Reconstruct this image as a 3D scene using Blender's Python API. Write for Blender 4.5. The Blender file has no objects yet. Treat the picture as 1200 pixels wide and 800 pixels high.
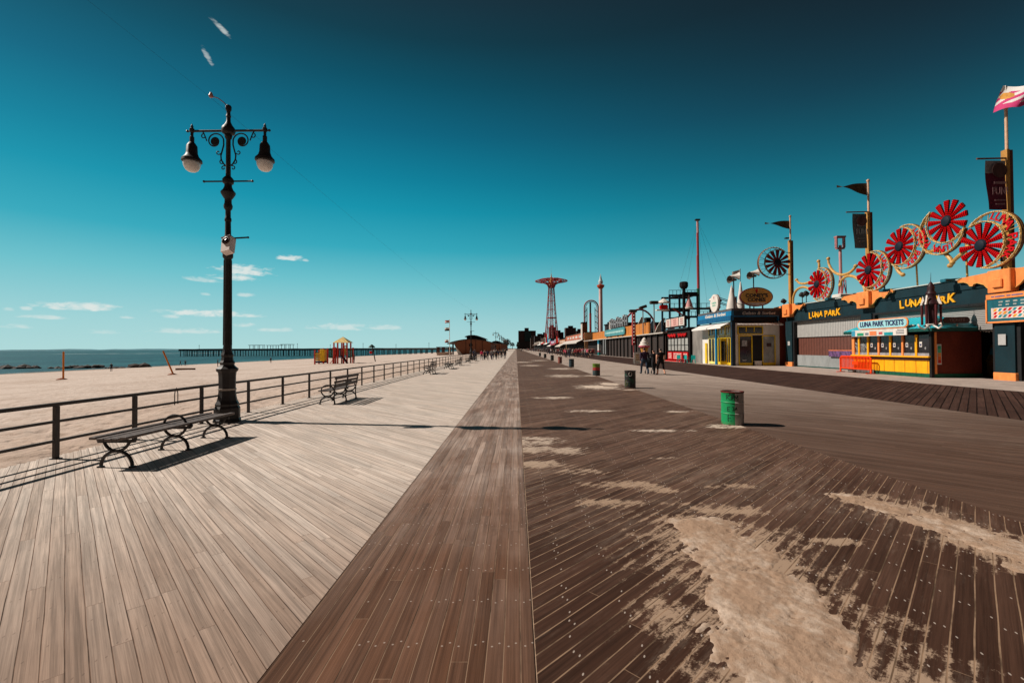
import bpy, bmesh, math, random
from mathutils import Vector, Matrix, noise
random.seed(7)
R = math.radians
SC = bpy.context.scene
COL = SC.collection
PI = math.pi

def lin(c):
    return c / 12.92 if c <= 0.04045 else ((c + 0.055) / 1.055) ** 2.4
def srgb(r, g, b):
    return (lin(r / 255), lin(g / 255), lin(b / 255), 1.0)

# ------------------------------------------------------------------ node helper
class NT:
    def __init__(s, tree):
        s.t = tree; s.n = tree.nodes; s.l = tree.links
    def new(s, typ, **kw):
        n = s.n.new(typ)
        for k, v in kw.items(): setattr(n, k, v)
        return n
    def set(s, sock, v):
        if hasattr(v, 'is_output'): s.l.new(v, sock)
        elif isinstance(v, (tuple, list)) and len(v) == 3 and sock.type == 'RGBA': sock.default_value = (*v, 1)
        else: sock.default_value = v
    def m(s, op, a, b=0.0, c=0.0, clamp=False):
        n = s.new('ShaderNodeMath', operation=op, use_clamp=clamp)
        s.set(n.inputs[0], a); s.set(n.inputs[1], b); s.set(n.inputs[2], c)
        return n.outputs[0]
    def mix(s, f, a, b, blend='MIX'):
        n = s.new('ShaderNodeMix', data_type='RGBA', blend_type=blend)
        s.set(n.inputs[0], f); s.set(n.inputs[6], a); s.set(n.inputs[7], b)
        return n.outputs[2]
    def smooth(s, x, lo, hi, o0=0.0, o1=1.0):
        n = s.new('ShaderNodeMapRange', interpolation_type='SMOOTHSTEP')
        s.set(n.inputs[0], x); s.set(n.inputs[1], lo); s.set(n.inputs[2], hi); s.set(n.inputs[3], o0); s.set(n.inputs[4], o1)
        return n.outputs[0]
    def xyz(s, x, y, z):
        n = s.new('ShaderNodeCombineXYZ')
        s.set(n.inputs[0], x); s.set(n.inputs[1], y); s.set(n.inputs[2], z)
        return n.outputs[0]
    def sep(s, v):
        n = s.new('ShaderNodeSeparateXYZ'); s.set(n.inputs[0], v); return n.outputs
    def noise(s, vec, scale, detail=3.0, rough=0.55, dist=0.0):
        n = s.new('ShaderNodeTexNoise')
        s.set(n.inputs['Vector'], vec); s.set(n.inputs['Scale'], scale); s.set(n.inputs['Detail'], detail)
        s.set(n.inputs['Roughness'], rough); s.set(n.inputs['Distortion'], dist)
        return n.outputs[0]
    def white(s, vec):
        n = s.new('ShaderNodeTexWhiteNoise', noise_dimensions='3D'); s.set(n.inputs['Vector'], vec); return n.outputs[0]
    def ramp(s, f, stops):
        n = s.new('ShaderNodeValToRGB'); e = n.color_ramp.elements
        while len(e) < len(stops): e.new(0.5)
        for i, (p, c) in enumerate(stops):
            e[i].position = p; e[i].color = c
        s.set(n.inputs[0], f); return n.outputs[0]
    def bump(s, h, strength=0.5, dist=0.01):
        n = s.new('ShaderNodeBump'); s.set(n.inputs['Height'], h); n.inputs['Strength'].default_value = strength
        n.inputs['Distance'].default_value = dist; return n.outputs[0]

def mat_base(name):
    m = bpy.data.materials.new(name); m.use_nodes = True
    N = NT(m.node_tree); b = N.n['Principled BSDF']
    return m, N, b

MATS = {}
def paint(name, rgb, rough=0.6, var=0.25, scale=4.0, metal=0.0, grime=None, bump=0.15, spec=0.3):
    """procedural painted / plain surface: mottled colour, worn grime, slight unevenness"""
    if name in MATS: return MATS[name]
    m, N, b = mat_base(name)
    c = srgb(*rgb)
    geo = N.new('ShaderNodeNewGeometry').outputs['Position']
    gx, gy, gz_ = N.sep(geo)
    n1 = N.noise(N.xyz(gx, gy, N.m('MULTIPLY', gz_, 0.45)), scale, 6.0, 0.68)
    n2 = N.noise(geo, scale * 6.3, 4.0, 0.7)
    d = tuple(x * (1 - var * 1.3) for x in c[:3]); l = tuple(min(1, x * (1 + var * 0.7)) for x in c[:3])
    col = N.mix(N.smooth(n1, 0.3, 0.7), d, l)
    if grime:
        g = srgb(*grime)
        col = N.mix(N.m('MULTIPLY', N.smooth(n2, 0.55, 0.72), 0.6), col, g[:3])
    N.set(b.inputs['Base Color'], col)
    N.set(b.inputs['Roughness'], N.smooth(n2, 0.2, 0.8, max(0.05, rough - 0.12), min(1, rough + 0.15)))
    b.inputs['Metallic'].default_value = metal
    b.inputs['Specular IOR Level'].default_value = spec
    if bump: N.set(b.inputs['Normal'], N.bump(n2, bump, 0.01))
    MATS[name] = m
    return m

def stripes(name, ca, cb, axis, period, duty=0.5, rough=0.6, bump=0.4, offset=0.0):
    """two-colour slats along one world axis (corrugation, shutters, tiles)"""
    if name in MATS: return MATS[name]
    m, N, b = mat_base(name)
    geo = N.new('ShaderNodeNewGeometry').outputs['Position']
    x = N.sep(geo)[axis]
    f = N.m('FRACT', N.m('DIVIDE', N.m('ADD', x, 100.0 + offset), period))
    k = N.smooth(N.m('ABSOLUTE', N.m('SUBTRACT', f, 0.5)), duty * 0.5 - 0.06, duty * 0.5 + 0.06)
    n1 = N.noise(geo, 3.0, 5.0, 0.65)
    col = N.mix(k, srgb(*ca)[:3], srgb(*cb)[:3])
    col = N.mix(N.m('MULTIPLY', N.smooth(n1, 0.45, 0.75), 0.45), col, tuple(v * 0.55 for v in srgb(*cb)[:3]))
    N.set(b.inputs['Base Color'], col); b.inputs['Roughness'].default_value = rough
    N.set(b.inputs['Normal'], N.bump(k, bump, 0.02))
    MATS[name] = m
    return m

# ------------------------------------------------------------------ mesh builder
ORG = {}
class MB:
    def __init__(s): s.v = []; s.f = []; s.mi = []; s.cur = 0
    def add(s, vs, fs, M=None):
        o = len(s.v)
        for v in vs:
            v = Vector(v); s.v.append(M @ v if M else v)
        for f in fs: s.f.append([i + o for i in f]); s.mi.append(s.cur)
        return s
    def mat(s, i): s.cur = i; return s
    def box(s, c, d, M=None, rz=0.0, bev=0.0):
        x, y, z = d[0] / 2, d[1] / 2, d[2] / 2
        T = Matrix.Translation(c) @ Matrix.Rotation(rz, 4, 'Z')
        if M is not None: T = M @ T
        if bev > 0:
            b = min(bev, x * .9, y * .9, z * .9)
            vs = []; 
            for sx in (-1, 1):
                for sy in (-1, 1):
                    for sz in (-1, 1):
                        vs += [(sx * (x - b), sy * (y - b), sz * z), (sx * (x - b), sy * y, sz * (z - b)), (sx * x, sy * (y - b), sz * (z - b))]
            bm = bmesh.new()
            for v in vs: bm.verts.new(v)
            r = bmesh.ops.convex_hull(bm, input=bm.verts[:])
            bm.verts.index_update()
            s.add([v.co[:] for v in bm.verts], [[v.index for v in f.verts] for f in bm.faces], T)
            bm.free(); return s
        vs = [(-x, -y, -z), (x, -y, -z), (x, y, -z), (-x, y, -z), (-x, -y, z), (x, -y, z), (x, y, z), (-x, y, z)]
        fs = [(3, 2, 1, 0), (4, 5, 6, 7), (0, 1, 5, 4), (1, 2, 6, 5), (2, 3, 7, 6), (3, 0, 4, 7)]
        return s.add(vs, fs, T)
    def bb(s, x0, x1, y0, y1, z0, z1, bev=0.0):
        return s.box(((x0 + x1) / 2, (y0 + y1) / 2, (z0 + z1) / 2), (abs(x1 - x0), abs(y1 - y0), abs(z1 - z0)), bev=bev)
    def tube(s, pts, r, n=8, closed=False, cap=True):
        pts = [Vector(p) for p in pts]; k = len(pts)
        rad = r if isinstance(r, (list, tuple)) else [r] * k
        o = len(s.v); up = None
        for i, p in enumerate(pts):
            if closed: t = pts[(i + 1) % k] - pts[i - 1]
            else: t = pts[min(i + 1, k - 1)] - pts[max(i - 1, 0)]
            t = t.normalized() if t.length > 1e-9 else Vector((0, 0, 1))
            if up is None:
                up = Vector((0, 0, 1)) if abs(t.z) < 0.9 else Vector((1, 0, 0))
            a = (up - t * up.dot(t))
            if a.length < 1e-6: a = t.orthogonal()
            a.normalize(); b = t.cross(a); up = a
            for j in range(n):
                w = 2 * PI * j / n
                s.v.append(p + (a * math.cos(w) + b * math.sin(w)) * rad[i])
        for i in range(k if closed else k - 1):
            i2 = (i + 1) % k
            for j in range(n):
                j2 = (j + 1) % n
                s.f.append([o + i * n + j, o + i * n + j2, o + i2 * n + j2, o + i2 * n + j]); s.mi.append(s.cur)
        if cap and not closed:
            s.f.append([o + j for j in range(n)][::-1]); s.mi.append(s.cur)
            s.f.append([o + (k - 1) * n + j for j in range(n)]); s.mi.append(s.cur)
        return s
    def bar(s, a, b, w, h, up=(0, 0, 1)):
        a, b = Vector(a), Vector(b); t = (b - a).normalized(); u = Vector(up)
        u = (u - t * u.dot(t))
        if u.length < 1e-6: u = t.orthogonal()
        u.normalize(); sd = t.cross(u)
        vs = []
        for p in (a, b):
            for i, j in ((-1, -1), (1, -1), (1, 1), (-1, 1)): vs.append(p + sd * (i * w / 2) + u * (j * h / 2))
        return s.add(vs, [(3, 2, 1, 0), (4, 5, 6, 7), (0, 1, 5, 4), (1, 2, 6, 5), (2, 3, 7, 6), (3, 0, 4, 7)])
    def lathe(s, prof, n=24, c=(0, 0, 0), M=None, caps=True):
        vs = []; fs = []
        for r, z in prof:
            for j in range(n):
                w = 2 * PI * j / n; vs.append((c[0] + r * math.cos(w), c[1] + r * math.sin(w), c[2] + z))
        for i in range(len(prof) - 1):
            for j in range(n):
                j2 = (j + 1) % n
                fs.append((i * n + j, i * n + j2, (i + 1) * n + j2, (i + 1) * n + j))
        if caps:
            if prof[0][0] > 1e-4: fs.append(tuple(range(n))[::-1])
            if prof[-1][0] > 1e-4: fs.append(tuple((len(prof) - 1) * n + j for j in range(n)))
        return s.add(vs, fs, M)
    def ball(s, c, r, n=12, sq=(1, 1, 1)):
        k = max(4, n // 2)
        pr = [(math.sin(PI * i / k), -math.cos(PI * i / k)) for i in range(k + 1)]
        pr[0] = (0.001, -1); pr[-1] = (0.001, 1)
        return s.lathe(pr, n, M=Matrix.Translation(c) @ Matrix.Diagonal((r * sq[0], r * sq[1], r * sq[2], 1)))
    def prism(s, poly, h0, h1, M=None):
        """poly in local xy, extruded along local z from h0 to h1 (concave ok)"""
        k = len(poly)
        vs = [(x, y, h0) for x, y in poly] + [(x, y, h1) for x, y in poly]
        fs = [tuple(range(k))[::-1], tuple(range(k, 2 * k))] + [(i, (i + 1) % k, k + (i + 1) % k, k + i) for i in range(k)]
        return s.add(vs, fs, M)
    def build(s, name, mats, parent=None, smooth=False, at=None):
        me = bpy.data.meshes.new(name)
        o = Vector(ORG[parent.name]) if parent is not None and parent.name in ORG else Vector((0, 0, 0))
        if at is not None: o = Vector(at)
        me.from_pydata([tuple(v - o) for v in s.v], [], s.f)
        if not isinstance(mats, (list, tuple)): mats = [mats]
        for m in mats: me.materials.append(m)
        if len(mats) > 1: me.polygons.foreach_set('material_index', s.mi)
        if smooth: me.shade_smooth() if smooth is True else me.polygons.foreach_set('use_smooth', [True] * len(me.polygons))
        bm = bmesh.new(); bm.from_mesh(me); bmesh.ops.recalc_face_normals(bm, faces=bm.faces[:]); bm.to_mesh(me); bm.free()
        if smooth == 'auto':
            try: me.set_sharp_from_angle(angle=R(35))
            except Exception: pass
        ob = bpy.data.objects.new(name, me); COL.objects.link(ob)
        if parent is not None: ob.parent = parent; ORG[ob.name] = tuple(o)
        elif at is not None: ob.location = at; ORG[ob.name] = tuple(at)
        else: ORG[ob.name] = (0, 0, 0)
        return ob

def tag(o, label=None, cat=None, group=None, kind=None):
    if label: o['label'] = label
    if cat: o['category'] = cat
    if group: o['group'] = group
    if kind: o['kind'] = kind
    return o
def thing(name, label, cat, loc=(0, 0, 0), group=None):
    """an Empty at the base of a thing; its parts are then built in world coordinates"""
    o = bpy.data.objects.new(name, None); COL.objects.link(o); o.location = loc; o.empty_display_size = 0.2
    ORG[o.name] = tuple(loc)
    return tag(o, label, cat, group)
def dup(o, loc, label=None, rz=0.0, group=None):
    def cp(a, parent):
        c = a.copy(); COL.objects.link(c)
        if parent is not None: c.parent = parent
        for ch in a.children: cp(ch, c)
        return c
    r = cp(o, None); r.location = loc; r.rotation_euler = (0, 0, rz)
    if label: r['label'] = label
    if group: r['group'] = group
    return r
def struct(mb, name, m, smooth=False):
    return tag(mb.build(name, m, smooth=smooth), kind='structure')

def text_geo(txt, size, bold=0.0, depth=0.02, shear=0.0, space=1.0):
    cu = bpy.data.curves.new('lettering', 'FONT'); cu.body = txt; cu.size = size; cu.offset = bold
    cu.extrude = depth; cu.align_x = 'CENTER'; cu.align_y = 'CENTER'; cu.shear = shear; cu.space_character = space
    cu.resolution_u = 3
    ob = bpy.data.objects.new('lettering', cu); COL.objects.link(ob)
    bpy.context.view_layer.update()
    me = bpy.data.meshes.new_from_object(ob.evaluated_get(bpy.context.evaluated_depsgraph_get()))
    vs = [v.co.copy() for v in me.vertices]; fs = [list(p.vertices) for p in me.polygons]
    bpy.data.objects.remove(ob); bpy.data.curves.remove(cu); bpy.data.meshes.remove(me)
    return vs, fs
def basis(o, ux, uy, sx=1.0, sy=1.0):
    ux, uy = Vector(ux), Vector(uy); uz = ux.cross(uy)
    M = Matrix.Identity(4)
    for i in range(3): M[i][0] = ux[i] * sx; M[i][1] = uy[i] * sy; M[i][2] = uz[i]; M[i][3] = o[i]
    return M
def SIDE(o, sx=1, sy=1): return basis(o, (0, -1, 0), (0, 0, 1), sx, sy)      # on a wall that faces the beach (-X)
def FRONT(o, sx=1, sy=1): return basis(o, (1, 0, 0), (0, 0, 1), sx, sy)      # on a wall that faces -Y

# ------------------------------------------------------------------ camera
F = 16 / 36 * 1200
yaw = math.atan(5 / F); pitch = math.atan(8 / F); roll = R(0.28)
fw = Vector((-math.sin(yaw) * math.cos(pitch), math.cos(yaw) * math.cos(pitch), math.sin(pitch)))
rt = Vector((math.cos(yaw), math.sin(yaw), 0)); up = rt.cross(fw)
rt, up = rt * math.cos(roll) - up * math.sin(roll), up * math.cos(roll) + rt * math.sin(roll)
cam = bpy.data.cameras.new('camera'); cam.lens = 16; cam.sensor_width = 36; cam.sensor_fit = 'HORIZONTAL'
cam.clip_start = 0.05; cam.clip_end = 30000
co = bpy.data.objects.new('camera', cam); COL.objects.link(co); SC.camera = co
Mc = Matrix.Identity(4)
for i in range(3): Mc[i][0] = rt[i]; Mc[i][1] = up[i]; Mc[i][2] = -fw[i]
Mc[2][3] = 1.9; co.matrix_world = Mc

# ------------------------------------------------------------------ light and sky
to_sun = Vector((-9.3, 1.35, 8.4)).normalized()
sl = bpy.data.lights.new('sun', 'SUN'); sl.energy = 5.0; sl.angle = R(0.5); sl.color = (1.0, 0.91, 0.81)
so = bpy.data.objects.new('sun', sl); COL.objects.link(so); so.rotation_euler = to_sun.to_track_quat('Z', 'Y').to_euler(); so.location = (-60, 10, 60)

w = bpy.data.worlds.new('World'); SC.world = w; w.use_nodes = True
N = NT(w.node_tree); bg = N.n['Background']
sky = N.new('ShaderNodeTexSky', sky_type='NISHITA'); sky.sun_disc = False
sky.sun_elevation = math.asin(to_sun.z); sky.sun_rotation = math.atan2(to_sun.x, to_sun.y)
dirn = N.new('ShaderNodeTexCoord').outputs['Generated']
nrm = N.new('ShaderNodeVectorMath', operation='NORMALIZE'); N.set(nrm.inputs[0], dirn); dirv = nrm.outputs[0]
dx, dy, dz = N.sep(dirv)
el = N.m('ARCSINE', dz); az = N.m('ARCTAN2', dx, dy)
eln = N.m('DIVIDE', el, PI / 2, clamp=True)
SKY = [(0, (176, 219, 220)), (3, (160, 212, 216)), (8, (108, 194, 205)), (12, (50, 170, 190)), (16.5, (10, 149, 174)),
       (20, (0, 130, 157)), (25, (0, 103, 130)), (30, (0, 80, 101)), (34, (8, 60, 75)), (39, (22, 46, 57)), (46, (28, 34, 38)), (58, (24, 22, 23)), (90, (22, 20, 20))]  # unseen sky overhead kept near black to deepen shadows
grad = N.ramp(eln, [(a / 90, srgb(*c)) for a, c in SKY])
# the sky deepens away from the sun, towards the north-east
dark = N.m('MULTIPLY', N.smooth(az, -0.42, 0.92), N.smooth(el, R(-8), R(36)))
grad = N.mix(N.m('MULTIPLY', dark, 0.93), grad, srgb(20, 22, 25)[:3])
# unseen sky behind the viewer made dull and warm to tint the shadows
grad = N.mix(N.m('MULTIPLY', N.smooth(N.m('ABSOLUTE', az), R(60), R(92)), 0.92), grad, srgb(54, 40, 33)[:3])
sk = N.mix(1.0, sky.outputs[0], (0.07, 0.07, 0.07), 'MULTIPLY')
base = N.mix(0.96, sk, grad)
cl = [(-0.5406,0.1472,0.0488,0.0111),(-0.5558,0.1334,0.0422,0.0079),(-0.6037,0.1266,0.0289,0.0061),(-0.4634,0.1777,0.0246,0.0066),(-0.4357,0.1765,0.0078,0.0033),(-0.7679,0.0687,0.0475,0.0081),(-0.8105,0.0505,0.0281,0.0039),(-0.5969,0.0651,0.0750,0.0078),(-0.5361,0.0640,0.0358,0.0049),(-0.6532,0.0584,0.0170,0.0045),(-0.8456,0.0602,0.0085,0.0038),(-0.8285,0.0625,0.0071,0.0038),(-0.8369,0.0353,0.0193,0.0038),(-0.7105,0.0547,0.0111,0.0029),(-0.5430,0.0461,0.0225,0.0048),(-0.3682,0.0438,0.0639,0.0088),(-0.2836,0.0446,0.0386,0.0072),(-0.6286,0.0334,0.0515,0.0061),(-0.4856,0.0372,0.0377,0.0050),(-0.7424,0.0297,0.0265,0.0042),(-0.5390,0.1026,0.0141,0.0048),(-0.6036,0.1004,0.0091,0.0031),(-0.5820,0.5403,0.0149,0.0091),(-0.6016,0.4938,0.0118,0.0093)]
strength = [1.0, 1.0, .65, .95, .6, 1.0, .7, .95, .8, .6, .65, .65, .55, .55, .65, .65, .55, .6, .55, .45, .6, .45, .62, .48]
rot = [0] * 22 + [-.5, -.9]
cn = N.noise(N.xyz(N.m('MULTIPLY', az, 42.0), N.m('MULTIPLY', el, 120.0), 2.3), 1.0, 6.0, 0.62, 0.35)
cloud = None
for (a, e, ww, hh), st, ro_ in zip(cl, strength, rot):
    da = N.m('SUBTRACT', az, a); de = N.m('SUBTRACT', el, e)
    if ro_:
        hh *= .55; ww *= 1.25; cr_, sr_ = math.cos(ro_), math.sin(ro_)
        da, de = N.m('ADD', N.m('MULTIPLY', da, cr_), N.m('MULTIPLY', de, sr_)), N.m('SUBTRACT', N.m('MULTIPLY', de, cr_), N.m('MULTIPLY', da, sr_))
    u = N.m('DIVIDE', da, ww * 1.15); vraw = N.m('DIVIDE', de, hh * 1.25)
    v = N.m('MULTIPLY', vraw, N.smooth(vraw, -0.6, 0.4, 1.6, 1.0))       # flatter undersides
    d = N.m('ADD', N.m('MULTIPLY', u, u), N.m('MULTIPLY', v, v))
    q = N.m('ADD', N.m('SUBTRACT', 0.92, d), N.m('MULTIPLY', N.m('SUBTRACT', cn, 0.5), 3.4))
    q = N.m('MULTIPLY', N.m('MULTIPLY', N.smooth(q, 0.0, 1.15), N.smooth(d, 2.6, 1.2)), st)
    cloud = q if cloud is None else N.m('MAXIMUM', cloud, q)
base = N.mix(N.m('MULTIPLY', cloud, 0.9), base, srgb(226, 232, 228)[:3])
N.set(bg.inputs['Color'], base); bg.inputs['Strength'].default_value = 1.0
SC.view_settings.view_transform = 'Standard'; SC.view_settings.look = 'None'; SC.view_settings.exposure = 0

# ------------------------------------------------------------------ planked deck material
def planks(name, U, V, wid, gap, ca, cb, cworn, cgap, joist, rough=0.7, nail=0.55, worn=0.5, dust=0.0, rec=1.0, dusty=(190, 172, 155), near=None, jp=0.42, seg=3.6, patches=None, soft=1.0, spec=0.06):
    m, N, b = mat_base(name)
    geo = N.new('ShaderNodeNewGeometry').outputs['Position']
    X, Y, Z = N.sep(geo)
    u = N.m('ADD', N.m('MULTIPLY', X, U[0]), N.m('MULTIPLY', Y, U[1]))
    v = N.m('ADD', N.m('MULTIPLY', X, V[0]), N.m('MULTIPLY', Y, V[1]))
    uw = N.m('ADD', u, N.m('MULTIPLY', N.m('SUBTRACT', N.noise(N.xyz(u, v, 0.0), 0.9, 2.0), 0.5), 0.014))
    q = N.m('DIVIDE', N.m('ADD', uw, 500.0), wid)
    pi = N.m('FLOOR', q); fu = N.m('FRACT', q)
    r1 = N.white(N.xyz(pi, 3.0, 7.0))
    vv = N.m('DIVIDE', N.m('ADD', v, N.m('ADD', N.m('MULTIPLY', r1, seg * 3), 500.0)), seg)
    si = N.m('FLOOR', vv); fv = N.m('FRACT', vv)
    r2 = N.white(N.xyz(pi, si, 1.0)); r3 = N.white(N.xyz(pi, si, 9.0))
    edge = N.m('MULTIPLY', N.m('MINIMUM', fu, N.m('SUBTRACT', 1.0, fu)), wid)
    gw = N.m('MULTIPLY', N.smooth(N.noise(N.xyz(u, v, 5.0), 1.6, 3.0, 0.6), 0.25, 0.8, 0.75, 1.3), gap * 0.5)
    isgap = N.m('SUBTRACT', 1.0, N.smooth(N.m('SUBTRACT', edge, gw), -0.0015, 0.002))
    vend = N.m('MULTIPLY', N.m('MINIMUM', fv, N.m('SUBTRACT', 1.0, fv)), seg)
    isend = N.m('SUBTRACT', 1.0, N.smooth(vend, 0.0015, 0.004))
    # grain
    gv = N.xyz(N.m('ADD', N.m('MULTIPLY', u, 34.0), N.m('MULTIPLY', r2, 40.0)), N.m('MULTIPLY', v, 0.6), N.m('MULTIPLY', r3, 30.0))
    g1 = N.noise(gv, 1.0, 6.0, 0.68, 0.35)
    gv2 = N.xyz(N.m('MULTIPLY', u, 170.0), N.m('MULTIPLY', v, 1.6), N.m('MULTIPLY', r2, 30.0))
    g2 = N.noise(gv2, 1.0, 3.0, 0.6)
    big = N.noise(N.xyz(X, Y, 0.0), 0.55, 5.0, 0.6)
    mid = N.noise(N.xyz(N.m('MULTIPLY', u, 3.0), N.m('MULTIPLY', v, 0.55), 0.0), 1.0, 5.0, 0.62)
    col = N.mix(r2, srgb(*ca)[:3], srgb(*cb)[:3])
    col = N.mix(N.m('MULTIPLY', N.smooth(N.m('ADD', N.m('MULTIPLY', mid, 0.6), N.m('MULTIPLY', big, 0.5)), 0.42, 0.72), worn), col, srgb(*cworn)[:3])
    sh = N.m('MULTIPLY', N.smooth(g1, 0.25, 0.72, 0.62, 1.18), N.smooth(g2, 0.2, 0.8, 0.80, 1.15))
    sh = N.m('MULTIPLY', sh, N.smooth(mid, 0.2, 0.8, 0.87, 1.12))
    sh = N.m('MULTIPLY', sh, N.smooth(r3, 0.0, 1.0, 1 - .16 * soft, 1 + .12 * soft))
    col = N.mix(1.0, col, N.xyz(sh, sh, sh), 'MULTIPLY')
    if near:      # vignette shade painted in: boards darken and brown towards the viewer
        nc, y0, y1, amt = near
        near_y = N.m('ADD', Y, N.m('MULTIPLY', N.m('SUBTRACT', big, 0.5), 3.0))
        near_y = N.m('ADD', near_y, N.m('MULTIPLY', N.m('SUBTRACT', r2, 0.5), 0.5))
        col = N.mix(N.m('MULTIPLY', N.smooth(near_y, y1, y0), amt), col, N.mix(1.0, N.xyz(sh, sh, sh), srgb(*nc)[:3], 'MULTIPLY'))
    if dust:
        ds = N.noise(N.xyz(N.m('MULTIPLY', u, 9.0), N.m('MULTIPLY', v, 1.2), 4.0), 1.0, 6.0, 0.78)
        ds2 = N.noise(N.xyz(X, Y, 4.0), 0.23, 3.0, 0.6)
        dd = N.m('MULTIPLY', N.smooth(N.m('ADD', N.m('MULTIPLY', ds, 0.65), N.m('MULTIPLY', ds2, 0.45)), 0.56, 0.74), dust)
        col = N.mix(dd, col, srgb(*dusty)[:3])
    if patches:      # thin sand feathering out over the boards
        fn1 = N.noise(N.xyz(N.m('MULTIPLY', u, 16.0), N.m('MULTIPLY', v, 3.2), 6.0), 1.0, 6.0, 0.72, 0.6)
        fn2 = N.noise(N.xyz(X, Y, 2.0), 2.6, 6.0, 0.68)
        fn3 = N.noise(N.xyz(X, Y, 7.0), 45.0, 3.0, 0.7)
        prox = None
        for px_, py_, pr_, pa_ in patches:
            ex = N.m('DIVIDE', N.m('SUBTRACT', X, px_), pr_); ey = N.m('DIVIDE', N.m('SUBTRACT', Y, py_), pr_ * pa_)
            d_ = N.m('SUBTRACT', 1.0, N.m('ADD', N.m('MULTIPLY', ex, ex), N.m('MULTIPLY', ey, ey)))
            prox = d_ if prox is None else N.m('MAXIMUM', prox, d_)
        prox = N.m('MAXIMUM', prox, -1.2)
        nn = N.m('ADD', N.m('ADD', N.m('MULTIPLY', N.m('SUBTRACT', fn1, .5), 1.9), N.m('MULTIPLY', N.m('SUBTRACT', fn2, .5), 2.6)), N.m('MULTIPLY', N.m('SUBTRACT', fn3, .5), .9))
        nn = N.m('ADD', nn, N.m('MULTIPLY', N.smooth(edge, .030, .004), .30))
        far_ = N.smooth(Y, 6.0, 11.0)
        pm = N.smooth(N.m('ADD', N.m('MULTIPLY', prox, .55), nn), .22, .62)
        pm = N.m('MULTIPLY', pm, N.smooth(prox, -.75, -.1))
        col = N.mix(N.m('MULTIPLY', pm, .88), col, N.mix(far_, srgb(172, 146, 124)[:3], srgb(206, 188, 172)[:3]))
    # nails
    J = X if joist == 'X' else Y
    jf = N.m('MULTIPLY', N.m('SUBTRACT', N.m('FRACT', N.m('DIVIDE', N.m('ADD', J, N.m('ADD', 50.0 - jp * 0.4, N.m('MULTIPLY', N.m('SUBTRACT', r3, 0.5), 0.03))), jp)), 0.5), jp)
    for cu_ in (0.28, 0.72):
        du = N.m('MULTIPLY', N.m('SUBTRACT', fu, cu_), wid)
        off = N.m('ADD', jf, 0.012 if cu_ < 0.5 else -0.02)
        dd = N.m('SQRT', N.m('ADD', N.m('MULTIPLY', du, du), N.m('MULTIPLY', off, off)))
        on = N.m('GREATER_THAN', N.white(N.xyz(pi, N.m('FLOOR', N.m('DIVIDE', J, jp)), cu_ * 10)), 0.32)
        nm = N.m('MULTIPLY', N.m('MULTIPLY', N.m('SUBTRACT', 1.0, N.smooth(dd, 0.0055, 0.0085)), on), nail)
        col = N.mix(nm, col, srgb(205, 190, 178)[:3] if nail > 0.4 else srgb(60, 45, 38)[:3])
    ge = N.m('MAXIMUM', isgap, N.m('MULTIPLY', isend, 0.75))
    gn = N.noise(N.xyz(N.m('MULTIPLY', u, 6.0), N.m('MULTIPLY', v, 1.3), 8.0), 1.0, 4.0, 0.65)
    gc_ = N.mix(N.smooth(gn, .58, .36), srgb(*cgap)[:3], tuple(c * .28 for c in srgb(*cgap)[:3]))
    # checks and splits along the grain, dark stains
    ck = N.noise(N.xyz(N.m('ADD', N.m('MULTIPLY', u, 75.0), N.m('MULTIPLY', r2, 60.0)), N.m('MULTIPLY', v, 1.1), N.m('MULTIPLY', r3, 9.0)), 1.0, 2.0, 0.5)
    ckm = N.m('MULTIPLY', N.smooth(ck, .72, .77), N.smooth(N.noise(N.xyz(X, Y, 12.0), 1.7, 3.0, .6), .45, .6))
    st = N.noise(N.xyz(X, Y, 15.0), 1.3, 6.0, 0.72, 0.8)
    stm = N.m('MULTIPLY', N.smooth(st, .60, .74), .32)
    col = N.mix(N.m('MAXIMUM', N.m('MULTIPLY', ckm, .6), stm), col, tuple(c * .30 for c in srgb(*ca)[:3]))
    col = N.mix(ge, col, gc_)
    N.set(b.inputs['Base Color'], col)
    N.set(b.inputs['Roughness'], N.smooth(g1, 0.2, 0.8, rough - 0.1, min(1, rough + 0.15)))
    b.inputs['Specular IOR Level'].default_value = spec
    h = N.m('ADD', N.m('MULTIPLY', g1, 0.25), N.m('MULTIPLY', g2, 0.12))
    h = N.m('SUBTRACT', h, N.m('MULTIPLY', isgap, 1.2 * rec))
    N.set(b.inputs['Normal'], N.bump(h, 0.55, 0.006))
    return m

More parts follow.
